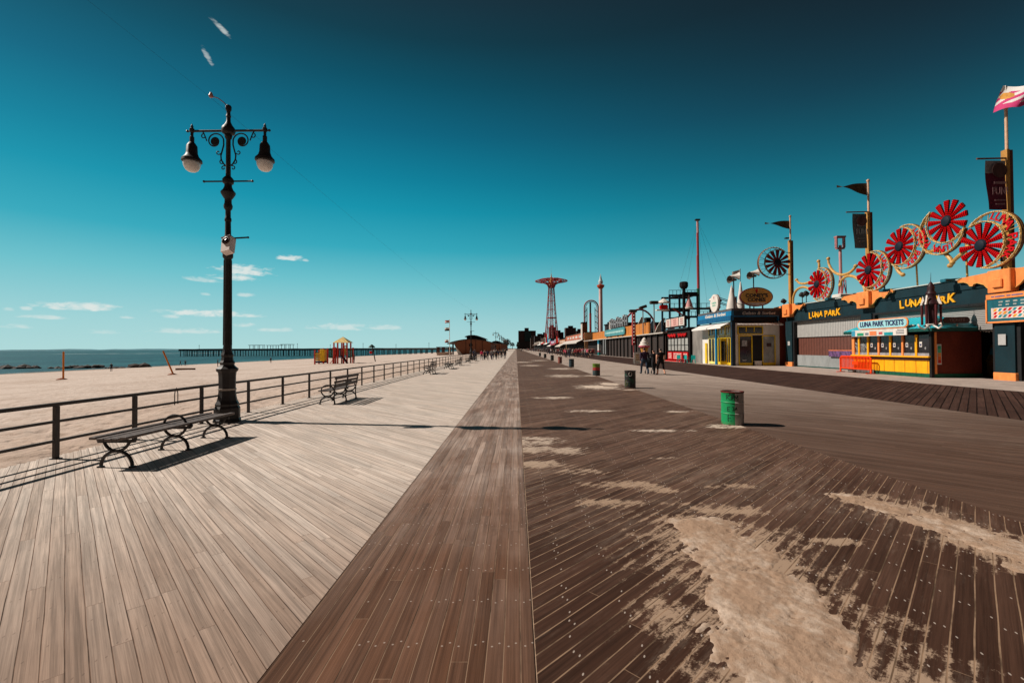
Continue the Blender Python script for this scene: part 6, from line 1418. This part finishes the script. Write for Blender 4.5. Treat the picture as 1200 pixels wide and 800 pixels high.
mb = MB(); mb.lathe([(.9, -.3), (.78, 28.6), (.78, 28.7)], 12, (37.2, 200, 0)); mb.build('shaft', paint('tower_pale', (222, 190, 186), .6, .1, .2), wt, 'auto'); mb = MB(); mb.lathe([(.8, 27.8), (1.5, 28.6), (1.7, 29.4), (.9, 29.7)], 12, (37.2, 200, 0)); mb.build('collar', paint('collar_orange', (206, 84, 44)), wt); mb = MB(); mb.lathe([(.9, 30.0), (1.0, 31.0), (.6, 32.0), (.3, 33.4), (.05, 34.4)], 10, (37.2, 200, 0)); mb.lathe([(.3, 29.8), (.3, 30.3)], 8, (37.2, 200, 0)); mb.build('tip', paint('tip_pale', (190, 206, 210)), wt)
ar = thing('ride_arch', 'pink steel arch of a ride behind the dark shed', 'ride', (29.8, 110, 0))
mb = MB(); mb.tube([(29.8 + 4.0 * math.cos(R(a)), 110, 5.2 + 5.9 * math.sin(R(a))) for a in range(-40, 221, 10)], .22, 6); mb.build('arch', M_redr, ar)
mb = MB()
for s in (-1, 1): mb.tube([(29.8 + s * 3.1, 110, 1.6), (29.8 + s * 3.4, 111, -.3)], .25, 6)
mb.build('footing', M_redr, ar)
rc = thing('red_column_sign', 'slim red column with white bulbs rising before the dark shed', 'sign', (21.1, 82, 0))
mb = MB(); mb.bb(20.85, 21.4, 81.7, 82.3, 2.4, 8.2); c_ = mb.build('column', M_redr, rc); mb = MB()
for k in range(9): mb.ball((21.12, 81.68, 2.9 + k * .6), .14, 8)
mb.build('bulbs', M_white, c_); mb = MB(); mb.bb(21.02, 21.2, 81.9, 82.1, 0, 2.397); mb.build('post', M_redr, rc)
for x, y, z, l in ((22.3, 87, 8.9, 'dark floodlight head over the red bulb column'), (23.5, 84.5, 9.4, 'tilted grey floodlight head under the pink arch'), (23.6, 78, 9.6, 'tallest dark floodlight right of the pink arch')):
    o = thing('floodlight_mast', l, 'floodlight', (x, y, 0), 'floodlight masts over the dark shed')
    mb = MB(); mb.tube([(x, y, 0), (x, y, z - .3)], .10, 8); mb.build('mast', paint('mast_grey', (130, 126, 124)), o); mb = MB(); B = Matrix.Translation((x, y, z)) @ Matrix.Rotation(R(-18 if '.4' in str(z) else 0), 4, 'Y'); mb.box((0, 0, 0), (1.45, .7, .55), B, bev=.12); mb.box((0, -.37, 0), (1.2, .04, .4), B); mb.build('lamp_head', paint('head_dark', (62, 50, 44), .5, .3, 4), o)
for x, y, z, l in ((26.8, 128, 8.8, 'thin twin-head lamp left of the pink arch'), (27.2, 116, 8.6, 'second thin twin-head lamp by the teal sign end')):
    o = thing('twin_lamp', l, 'lamp', (x, y, 0), 'thin twin lamps over the shed'); mb = MB(); mb.tube([(x, y, 0), (x, y, z)], .08, 6); mb.bar((x - .9, y, z - .2), (x + .9, y, z), .08, .08); mb.build('mast', M_iron, o)
    for s in (-1, 1): mb = MB(); mb.ball((x + s * .95, y, z + .1), .32, 8, (1, 1, .8)); mb.build('lamp_head', M_iron, o)
# ride frame with towers
M_fr = paint('frame_teal', (20, 52, 72), .6, .25, 1); 
rf_ = thing('ride_scaffold', 'dark teal ride scaffold with railings above the snack shop', 'ride', (30, 80, -.3))
for x, y in ((26.6, 79), (28.3, 79), (31.4, 79), (26.6, 83), (31.4, 83), (33.6, 79)):
    mb = MB(); mb.bar((x, y, -.3), (x, y, 11.0 if x < 33 else 8.4), .28, .28, (1, 0, 0)); mb.build('post', M_fr, rf_)
for z, xa, xb in ((10.9, 26.5, 31.6), (8.6, 26.5, 33.8), (7.2, 28.2, 33.8)):
    mb = MB(); mb.bar((xa, 79, z), (xb, 79, z), .3, .35); mb.bar((xa, 83, z), (min(xb, 31.6), 83, z), .3, .35)
    if z > 10: mb.bb(28.4, 31.6, 79, 83, 10.95, 11.15); mb.bb(28.9, 31.5, 79.1, 79.4, 11.15, 11.5)
    for k in range(9): mb.bar((xa + (xb - xa) * k / 8, 78.9, z), (xa + (xb - xa) * k / 8, 78.9, z + .9), .06, .06, (1, 0, 0))
    mb.bar((xa, 78.9, z + .9), (xb, 78.9, z + .9), .07, .07); mb.build('deck', M_iron, rf_)
mb = MB(); mb.bar((27.0, 78.8, 8.7), (29.4, 78.8, 7.0), .2, .2); mb.build('brace', M_redr, rf_)
mb = MB(); mb.bar((28.9, 78.5, 4), (28.9, 78.5, 12.4), .4, .4, (1, 0, 0)); mb.build('speaker_mast', M_black, rf_); mb = MB(); mb.lathe([(.5, 0), (.75, .4), (.75, 1.0), (.5, 1.2)], 8, (28.9, 78.5, 12.0)); mb.build('speaker_cluster', M_dark, rf_)
for x, z, l in ((25.4, 9.4, 'red and white canopied gondola left of the ride scaffold'), (34.2, 9.8, 'red and white canopied gondola right of the ride scaffold')):
    o = thing('gondola', l, 'gondola', (x, 78.5, z - 1), 'red and white gondolas on the ride scaffold')
    mb = MB(); mb.box((x, 78.5, z - .55), (1.3, 1.1, .8), bev=.2); mb.build('car', M_red, o); mb = MB(); mb.lathe([(1.05, .0), (.9, .25), (.25, .7), (.02, .8)], 10, (x, 78.5, z + .15)); mb.build('canopy', M_white, o); mb = MB(); mb.bb(x - 1.3, x + .8, 78, 79, z - 1.15, z - .98); mb.build('tray', M_white, o)
    mb = MB()
    for s in (-1, 1): mb.bar((x + s * .55, 78.5, z - .2), (x + s * .55, 78.5, z + .25), .06, .06, (1, 0, 0))
    mb.bar((x, 78.9, z - 1.05), (26.6 if x < 30 else 33.6, 79, 8.6), .2, .2); mb.build('arm', M_rpk, o)
o = thing('finial_cone', 'white and pink cone finial on the ride scaffold', 'ornament', (29.7, 78.6, 8.7)); mb = MB(); mb.lathe([(.65, 0), (.6, .4), (.2, 1.6), (.02, 2.2)], 12, (29.7, 78.4, 8.8)); mb.build('cone', M_rpk, o, 'auto'); mb = MB(); mb.lathe([(.7, -.25), (.75, .0), (.62, .05)], 12, (29.7, 78.4, 8.8)); mb.build('collar', M_white, o)
sl_ = thing('sling_mast', 'tall thin red and cream mast with stay wires, green below', 'mast', (35.9, 90, -.3))
for z0, z1, m, r_ in ((-.3, 13.5, paint('mast_green', (34, 110, 84)), .32), (13.5, 20.0, M_redr, .28), (20.0, 24.5, M_redr, .24), (24.5, 27.0, M_rpk, .22)):
    mb = MB(); mb.tube([(36, 90, z0), (35.95, 90, z1)], r_, 8); mb.build('mast_section', m, sl_)
mb = MB(); mb.box((35.95, 90, 27.1), (.9, .6, .25)); mb.build('head', M_iron, sl_)
for x in (30.5, 33.0, 39.0, 43.0, 47.0):
    mb = MB(); mb.tube([(36, 90, 26.9), (x, 92, 6)], .012, 4); mb.build('stay_wire', M_iron, sl_)
mt = thing('drop_tower', 'slim pink drop tower with square head behind the gold scrolls', 'tower', (42.6, 60, -.3))
mb = MB(); mb.tube([(42.7, 60, 0), (42.6, 60, 15.2)], [.22, .17], 8); mb.build('mast', M_rpk, mt); mb = MB(); 
for s in (-1, 1): mb.bb(42.6 + s * .5 - .07, 42.6 + s * .5 + .07, 59.8, 60.2, 14.9, 16.2)
mb.bb(42.0, 43.2, 59.7, 60.3, 16.2, 16.4); mb.bb(42.1, 43.1, 59.8, 60.2, 14.7, 14.9); mb.build('head', paint('head_pink', (170, 110, 110)), mt)
mb = MB(); mb.box((42.7, 59.8, 8.0), (1.8, 1.6, 1.5), bev=.1); mb.build('gondola', M_white, mt); mb = MB(); mb.box((44.2, 59.6, 8.1), (1.3, 1.2, 1.4), bev=.1); mb.build('seats', M_dark, mt); mb = MB()
for k in range(6): mb.tube([(42.7 + .5 * math.cos(k), 59.8 + .5 * math.sin(k), 8.7), (42.7 + .35 * math.cos(k + .7), 59.8 + .35 * math.sin(k + .7), 10.6)], .06, 5)
mb.build('cage', M_redr, mt)
for x, y, h, m, l in ((27.4, 103, 4.6, M_wbeam, 'leaning pale slide panel by the orange band'), (26.6, 92, 3.2, paint('slide_blue', (120, 150, 176)), 'pale blue slide panel over the shed roof'), (27.4, 88, 3.4, M_wbeam, 'white slide panel over the shed roof'), (28.2, 84, 2.4, M_redr, 'red figure panel over the shed roof')):
    o = thing('leaning_slide', l, 'slide', (x, y, 4.2)); mb = MB(); mb.prism([(-1.0, 0), (.4, 0), (1.3, h), (.8, h), (-.2, h * .55)], 0, .3, FRONT((x, y, 4.18))); mb.build('panel', m, o); mb = MB(); mb.bar((x + .6, y + .5, 4.18), (x + .9, y + .2, 4.18 + h * .8), .12, .12, (1, 0, 0)); mb.build('prop', M_iron, o)
# ------------------------------------------------------------------ big dark buildings far behind
def facade_mat(name, ca, cw, px, pz):
    m, N, b = mat_base(name); geo = N.new('ShaderNodeNewGeometry').outputs['Position']; X, Y, Z = N.sep(geo)
    fx = N.m('FRACT', N.m('DIVIDE', N.m('ADD', N.m('ADD', X, Y), 900.0), px)); fz = N.m('FRACT', N.m('DIVIDE', N.m('ADD', Z, 90.0), pz))
    k = N.m('MULTIPLY', N.m('MULTIPLY', N.m('GREATER_THAN', fx, .35), N.m('LESS_THAN', fx, .75)), N.m('MULTIPLY', N.m('GREATER_THAN', fz, .35), N.m('LESS_THAN', fz, .8)))
    n1 = N.noise(geo, .08, 4.0); col = N.mix(N.smooth(n1, .3, .7), tuple(v * .75 for v in srgb(*ca)[:3]), srgb(*ca)[:3]); col = N.mix(k, col, srgb(*cw)[:3])
    N.set(b.inputs['Base Color'], col); N.set(b.inputs['Normal'], N.bump(N.m('SUBTRACT', 1.0, k), .6, .3)); b.inputs['Roughness'].default_value = .8
    return m
MF1 = facade_mat('flats_brick', (74, 46, 42), (34, 32, 34), 3.6, 3.1); MF2 = facade_mat('flats_dark', (56, 40, 40), (28, 28, 32), 4.0, 3.2); MF3 = facade_mat('flats_pale', (96, 78, 70), (40, 38, 40), 3.4, 3.0)
fb_ = thing('apartment_block', 'wide dark brick block with green centre bay where the boardwalk ends', 'building', (31, 1300, -.4))
mb = MB(); mb.bb(6, 56, 1300, 1330, 20, 52); mb.build('tower', MF1, fb_); mb = MB(); mb.bb(2, 62, 1290, 1335, -.4, 19.9); mb.build('podium', MF2, fb_); mb = MB(); mb.bb(24, 42, 1298, 1299.9, 22, 50); mb.build('centre_bay', facade_mat('bay_green', (40, 70, 70), (24, 44, 48), 3.0, 3.0), fb_); mb = MB(); mb.bb(24, 36, 1303, 1320, 52.1, 60); mb.build('penthouse', MF2, fb_)
for i, (x, y, w_, h, m, l) in enumerate(((36, 700, 16, 21, MF2, 'dark brick block left of the parachute tower legs'), (55, 690, 10, 34, MF1, 'slim dark tower block seen between the parachute tower legs'), (66, 720, 18, 27, MF2, 'dark brick block right of the parachute tower'), (84, 700, 16, 33, MF1, 'taller dark block above the cream mural shop'), (100, 720, 10, 29, MF3, 'greyish block behind the brown pylon'), (28, 760, 8, 19, MF3, 'low greyish block beside the far brick flats'), (47, 760, 9, 25, MF2, 'dark block just behind the parachute tower'))):
    o = thing('apartment_block', l, 'building', (x, y, -.3)); mb = MB(); mb.bb(x - w_ / 2, x + w_ / 2, y, y + 18, -.3, h); mb.build('wall', m, o); mb = MB(); mb.bb(x - w_ * .2, x + w_ * .25, y + 4, y + 12, h + .02, h + 3.2); mb.build('penthouse', MF2, o); mb = MB(); mb.bb(x - w_ / 2 - .2, x + w_ / 2 + .2, y - .2, y + 18.2, h - .6, h + .01); mb.build('parapet', MF2, o)
db = thing('warehouse', 'long dark flat-roofed building behind the pink arch', 'building', (42, 160, -.3))
mb = MB(); mb.bb(34, 52.5, 160, 175, -.3, 10.4); mb.build('wall', paint('warehouse_dark', (50, 40, 38), .8, .25, .2), db); mb = MB(); mb.bb(33.7, 52.8, 159.7, 175.3, 10.403, 10.8); mb.build('parapet', M_dark, db)
for x in (37, 42, 47): mb = MB(); mb.bb(x, x + 2.4, 159.85, 159.98, 7.2, 8.8); mb.build('window', M_glassd, db)
for x, h, l in ((33.3, 11.0, 'small stair tower left end of the dark flat building'), (45.5, 12.0, 'roof plant box on the dark flat building')):
    o = thing('stair_tower', l, 'building', (x, 158, -.3)); mb = MB(); mb.bb(x - .8, x + .8, 156.5, 159.4, -.3, h); mb.build('wall', M_wbeam if x < 40 else M_dark, o); mb = MB(); mb.bb(x - .9, x + .9, 156.4, 159.5, h + .003, h + .25); mb.build('cap', M_dark, o)
# far trees at the vanishing point and down the beach edge
def tree(x, y, h, label):
    o = thing('tree', label, 'tree', (x, y, -.5), 'far trees at the end of the boardwalk')
    mb = MB(); mb.tube([(x, y, -.5), (x + .1, y, h * .35), (x, y, h * .6)], [h * .04, h * .03, h * .015], 6)
    for k in range(4): a = k * 1.7; mb.tube([(x, y, h * (.35 + .05 * k)), (x + h * .22 * math.cos(a), y + h * .22 * math.sin(a), h * (.6 + .05 * k))], [h * .018, h * .006], 5)
    mb.build('trunk', paint('bark_far', (44, 34, 30), .9), o)
    mb = MB(); rg = random.Random(int(x * 10 + y))
    for k in range(240):
        th = rg.uniform(0, 2 * PI); ph = rg.uniform(-.6, 1.2); r_ = h * .33 * rg.uniform(.4, 1.05); s_ = h * .05 * rg.uniform(.6, 1.3)
        c = Vector((x + r_ * math.cos(th) * math.cos(ph), y + r_ * math.sin(th) * math.cos(ph), h * .62 + r_ * math.sin(ph) * 1.1)); q = Matrix.Rotation(rg.uniform(0, 6), 3, 'Z') @ Matrix.Rotation(rg.uniform(0, 3), 3, 'X')
        mb.add([c + q @ Vector(v) * s_ for v in ((-1, -.6, 0), (1, -.6, 0), (.7, .8, .2), (-.7, .8, -.2))], [(0, 1, 2, 3)])
    mb.build('crown', paint('leaf_far', (46, 52, 40), .8, .4, 1), o)
for x, y, h, l in ((-10.5, 520, 13, 'dark tree clump at the end of the beach railing'), (-13, 560, 12, 'dark far tree behind the last lamp posts'), (-6, 700, 11, 'tiny far tree left of the vanishing point'), (3, 900, 12, 'tiny far tree right of the vanishing point'), (-18, 600, 9, 'low far tree beside the second pavilion roof')): tree(x, y, h, l)

# ------------------------------------------------------------------ people
def body(pose):
    """one continuous skinned figure; returns mesh with slots skin, top, bottom, shoes, hair"""
    st, lean, arm, child = pose.get('stride', 0), pose.get('lean', 0), pose.get('arms', (8, 8)), 1
    V = {}; E = []
    def v(n, p, r, par=None, reg='skin'):
        V[n] = (Vector(p), r, reg)
        if par: E.append((par, n))
    L = lambda z: lean * max(0, z - .9)
    hip = .93
    v('pelvis', (0, 0, hip), (.155, .115), None, 'bottom')
    v('waist', (0, L(1.1), 1.10), (.145, .10), 'pelvis', 'top'); v('chest', (0, L(1.32), 1.32), (.165, .115), 'waist', 'top'); v('neckb', (0, L(1.46), 1.47), (.085, .08), 'chest', 'top')
    v('neck', (0, L(1.53) + .01, 1.53), (.052, .055), 'neckb', 'skin'); v('jaw', (0, L(1.6) + .035, 1.595), (.068, .078), 'neck', 'skin'); v('head', (0, L(1.67) + .02, 1.665), (.078, .098), 'jaw', 'skin'); v('crown', (0, L(1.72) + .01, 1.725), (.066, .08), 'head', 'hair')
    v('nose', (0, L(1.64) + .125, 1.64), (.014, .014), 'head', 'skin')
    for s, nm in ((-1, 'l'), (1, 'r')):
        a = st * s
        v('hip' + nm, (s * .095, 0, hip - .06), (.098, .095), 'pelvis', 'bottom')
        k = (s * .105, a * .22 + (.06 if a else .0), .50 + abs(a) * .01); f = (s * .11, a * .34 - (.10 if a < 0 else 0), .09 + (.05 if a < 0 else 0))
        v('knee' + nm, k, (.062, .064), 'hip' + nm, pose.get('shin', 'bottom') if False else 'bottom'); v('ankle' + nm, f, (.042, .045), 'knee' + nm, pose.get('shin', 'bottom')); v('toe' + nm, (f[0] + s * .02, f[1] + .17, max(.035, f[2] - .055)), (.04, .03), 'ankle' + nm, 'shoes')
        v('heel' + nm, (f[0], f[1] - .04, max(.035, f[2] - .06)), (.035, .03), 'ankle' + nm, 'shoes')
        sw = R(arm[0 if s < 0 else 1]); fb_ = -a * .5 + pose.get('reach', 0)
        sh_ = Vector((s * .195, L(1.42), 1.415)); v('sh' + nm, sh_, (.066, .066), 'chest', 'top')
        el_ = sh_ + Vector((s * math.sin(sw) * .29, math.sin(fb_) * .29, -.29 * math.cos(sw) * math.cos(fb_))); v('elb' + nm, el_, (.045, .045), 'sh' + nm, pose.get('sleeve', 'top'))
        fr = fb_ + .25 + pose.get('bend', 0); wr = el_ + Vector((s * math.sin(sw * .4) * .25, math.sin(fr) * .25, -.25 * math.cos(fr))); v('wr' + nm, wr, (.03, .033), 'elb' + nm, pose.get('cuff', 'skin'))
        ha = wr + (wr - el_).normalized() * .085; v('hand' + nm, ha, (.022, .042), 'wr' + nm, 'skin')
        for j in range(4): v('f%d%s' % (j, nm), ha + (wr - el_).normalized() * (.085 - .008 * abs(j - 1)) + Vector((0, -.027 + .018 * j, 0)), (.009, .009), 'hand' + nm, 'skin')
        v('th' + nm, wr + (wr - el_).normalized() * .07 + Vector((-s * .01, .06, 0)), (.010, .010), 'wr' + nm, 'skin')
    names = list(V); idx = {n: i for i, n in enumerate(names)}
    bm = bmesh.new(); sk = bm.verts.layers.skin.verify(); vs = []
    for n in names:
        b_ = bm.verts.new(V[n][0]); b_[sk].radius = V[n][1]; b_[sk].use_root = (n == 'pelvis'); vs.append(b_)
    for a, b_ in E: bm.edges.new((vs[idx[a]], vs[idx[b_]]))
    me = bpy.data.meshes.new('body'); bm.to_mesh(me); bm.free()
    ob = bpy.data.objects.new('body', me); COL.objects.link(ob)
    ob.modifiers.new('skin', 'SKIN'); ob.modifiers.new('sub', 'SUBSURF').levels = 1; ob.modifiers['sub'].render_levels = 1
    bpy.context.view_layer.update()
    out = bpy.data.meshes.new_from_object(ob.evaluated_get(bpy.context.evaluated_depsgraph_get())); bpy.data.objects.remove(ob)
    REG = {'skin': 0, 'top': 1, 'bottom': 2, 'shoes': 3, 'hair': 4}
    segs = []
    for a, b_ in E: segs.append((V[a][0], V[b_][0], V[b_][2], V[a][2]))
    out.materials.clear()
    for i in range(5): out.materials.append(None)
    mi = []
    for p in out.polygons:
        c = p.center; best = 9; reg = 'top'
        for a, b_, rb_, ra in segs:
            d = b_ - a; t = max(0, min(1, (c - a).dot(d) / max(1e-9, d.length_squared))); q = (a + d * t - c).length
            if q < best: best = q; reg = rb_ if t > .45 else ra
        if reg == 'skin' and c.z > 1.57 and (c.y < L(1.65) + .02 or c.z > 1.70): reg = 'hair'
        if c.z > 1.0 and reg == 'bottom': reg = 'top'
        mi.append(REG[reg])
    out.polygons.foreach_set('material_index', mi); out.polygons.foreach_set('use_smooth', [True] * len(mi)); out.name = 'body'
    return out
POSES = {'walk': body({'stride': .8, 'arms': (9, 9)}), 'stand': body({'stride': 0, 'arms': (10, 10)}), 'walk_bare': body({'stride': -.7, 'arms': (12, 8), 'shin': 'skin', 'sleeve': 'skin'}), 'push': body({'stride': .6, 'reach': .7, 'bend': .6, 'arms': (6, 6), 'lean': .05, 'sleeve': 'top', 'cuff': 'top'}), 'stroll': body({'stride': -.9, 'arms': (7, 11), 'cuff': 'top'})}
SKIN = [paint('skin_light', (206, 152, 126), .6, .08, 8), paint('skin_tan', (160, 106, 82), .6, .08, 8), paint('skin_deep', (92, 58, 46), .6, .08, 8)]
HAIRS = [paint('hair_black', (26, 20, 18), .6, .2, 20), paint('hair_brown', (74, 46, 32), .6, .2, 20), paint('hair_grey', (140, 132, 126), .6, .2, 20)]
SHOES = paint('shoe_dark', (34, 28, 28), .6)
def cloth(c): return paint('cloth_%d_%d_%d' % c, c, .9, .15, 9)
def person(x, y, pose, rz, top, bottom, label, group=None, h=1.72, skin=0, hair=0, z=0, wide=1.0):
    o = bpy.data.objects.new('person', POSES[pose]); COL.objects.link(o); o.location = (x, y, z); o.rotation_euler = (0, 0, rz); s = h / 1.79; o.scale = (s * wide, s * wide, s)
    for i, m in enumerate((SKIN[skin], cloth(top), cloth(bottom), SHOES, HAIRS[hair])):
        o.material_slots[i].link = 'OBJECT'; o.material_slots[i].material = m
    return tag(o, label, 'person', group)
person(9.15, 32.6, 'stroll', -.05, (46, 26, 48), (44, 58, 74), 'man in dark purple shirt and jeans walking away down the grey boards', h=1.94, wide=1.24)
person(9.74, 32.3, 'push', .1, (24, 22, 26), (30, 28, 32), 'brown haired person in black pushing a dark pushchair', h=1.78, hair=1, wide=1.2)
person(10.12, 32.0, 'walk_bare', .0, (26, 18, 20), (22, 18, 20), 'person in black with bare shins walking beside the pushchair', h=1.9, wide=1.2)
pc_ = thing('pushchair', 'dark folding pushchair pushed between the man in purple and the couple', 'pushchair', (9.62, 32.96, 0))
mb = MB()
for s in (-1, 1): mb.tube([(9.62 + s * .22, 32.61, 1.0), (9.62 + s * .22, 33.01, .45), (9.62 + s * .22, 33.31, .1)], .018, 6); mb.tube([(9.62 + s * .22, 32.71, .1), (9.62 + s * .22, 33.06, .62)], .016, 6)
mb.tube([(9.40, 32.61, 1.0), (9.84, 32.61, 1.0)], .02, 6); mb.build('frame', M_iron, pc_)
mb = MB(); mb.box((9.62, 33.08, .5), (.4, .42, .08), bev=.03); mb.box((9.62, 32.86, .72), (.4, .08, .5), bev=.03); mb.build('seat', cloth((40, 60, 70)), pc_); mb = MB(); mb.lathe([(.26, -.22), (.27, 0), (.26, .22)], 14, M=Matrix.Translation((9.62, 32.98, .92)) @ Matrix.Rotation(PI / 2, 4, 'Y')); mb.build('canopy', cloth((22, 30, 36)), pc_, True)
for x in (9.40, 9.84):
    for y in (32.68, 33.32): mb = MB(); mb.lathe([(.03, -.02), (.10, -.02), (.11, 0), (.10, .02), (.03, .02)], 14, M=Matrix.Translation((x, y, .11)) @ Matrix.Rotation(PI / 2, 4, 'Y')); mb.build('wheel', M_black, pc_)
bagm = MB(); bagm.box((9.92, 32.56, .78), (.28, .16, .34), bev=.05); bagm.tube([(9.82, 32.56, .94), (9.86, 32.56, 1.1), (9.98, 32.56, 1.1), (10.02, 32.56, .94)], .012, 5)
tag(bagm.build('carrier_bag', cloth((28, 92, 100))), 'teal bag hanging at the side of the pushchair', 'bag')
CL = [(30, 26, 30), (60, 54, 58), (196, 190, 186), (150, 40, 52), (44, 56, 84), (96, 84, 72), (214, 96, 120), (34, 60, 60), (120, 116, 118), (70, 30, 34)]
BT = [(34, 40, 56), (28, 26, 28), (70, 62, 54), (48, 56, 74)]
rg = random.Random(11)
GL, GR, GF = 'strollers on the pale boards by the second lamp', 'crowd in front of the white awning shops', 'tiny far crowd where the boards vanish'
person(-5.6, 73.5, 'walk', 0, (206, 52, 92), (60, 50, 60), 'person in bright pink top among strollers by the second lamp', GL)
for x, y in ((-6.7, 72), (-6.3, 70.5), (-5.2, 74), (-4.6, 73), (-3.9, 75), (-4.2, 77), (-3.4, 76.6), (-3.2, 82), (-2.9, 88), (-5.4, 78), (-4.7, 84), (-7.0, 76), (-3.0, 92), (-3.9, 90), (-4.6, 95), (-5.4, 99), (-2.6, 101), (-3.3, 107), (-5.0, 112), (-4.2, 118), (-2.9, 122), (-6.1, 126), (-3.8, 131)):
    person(x, y, rg.choice(['walk', 'stand', 'stroll', 'walk_bare']), rg.choice([0, PI]) + rg.uniform(-.4, .4), rg.choice(CL[:3] + CL[4:6] + CL[7:]), rg.choice(BT), 'one of the darkly dressed strollers clustered past the second lamp', GL, rg.uniform(1.6, 1.82), rg.choice([0, 0, 1, 2]), rg.choice([0, 0, 1, 2]))
person(-2.0, 80, 'walk', PI, (40, 36, 40), (44, 44, 60), 'lone dark figure walking nearest the middle of the pale boards', GL)
person(10.4, 98, 'walk', PI, (206, 40, 70), (40, 40, 50), 'person in red top at the left edge of the awning crowd', GR)
for i in range(80):
    y = rg.uniform(82, 160); x = rg.uniform(10.2, 20.8) if y > 118 else rg.uniform(9.6, 16.8) * (y / 100)
    x = min(x, 20.8)
    person(x, y, rg.choice(['walk', 'stand', 'stroll', 'walk_bare']), rg.uniform(0, 6.28), rg.choice(CL), rg.choice(BT), 'one of the people crowding in front of the white awning shops', GR, rg.uniform(1.7, 1.95), rg.choice([0, 0, 1, 2]), rg.choice([0, 0, 1, 2]))
for i in range(40):
    y = rg.uniform(200, 420); x = rg.uniform(2, 19)
    person(x, y, rg.choice(['walk', 'stand', 'stroll']), rg.uniform(0, 6.28), rg.choice(CL), rg.choice(BT), 'one of the specks of people far down the boardwalk', GF, rg.uniform(1.6, 1.85), rg.choice([0, 1, 2]), 0)
person(-82.5, 92, 'stand', 1.2, (38, 34, 38), (34, 36, 46), 'lone dark figure standing on the sand between the volleyball posts', h=1.75, z=bz(-82.5))
for x, y, l in ((-64, 97, 'dark figure on the sand behind the leaning orange post'), (-118 + 14, 140, 'dark figure at the waterline near the jetty end'), (-101, 138, 'second dark figure at the waterline near the jetty'), (-71, 131, 'dark seated looking figure on sand under the pier'), (-30.2, 84.6, 'dark clothed adult standing at the play structure')): person(x, y, rg.choice(['stand', 'stroll']), rg.uniform(0, 6), (40, 34, 38), (34, 34, 44), l, None, 1.75, 0, 0, bz(x))
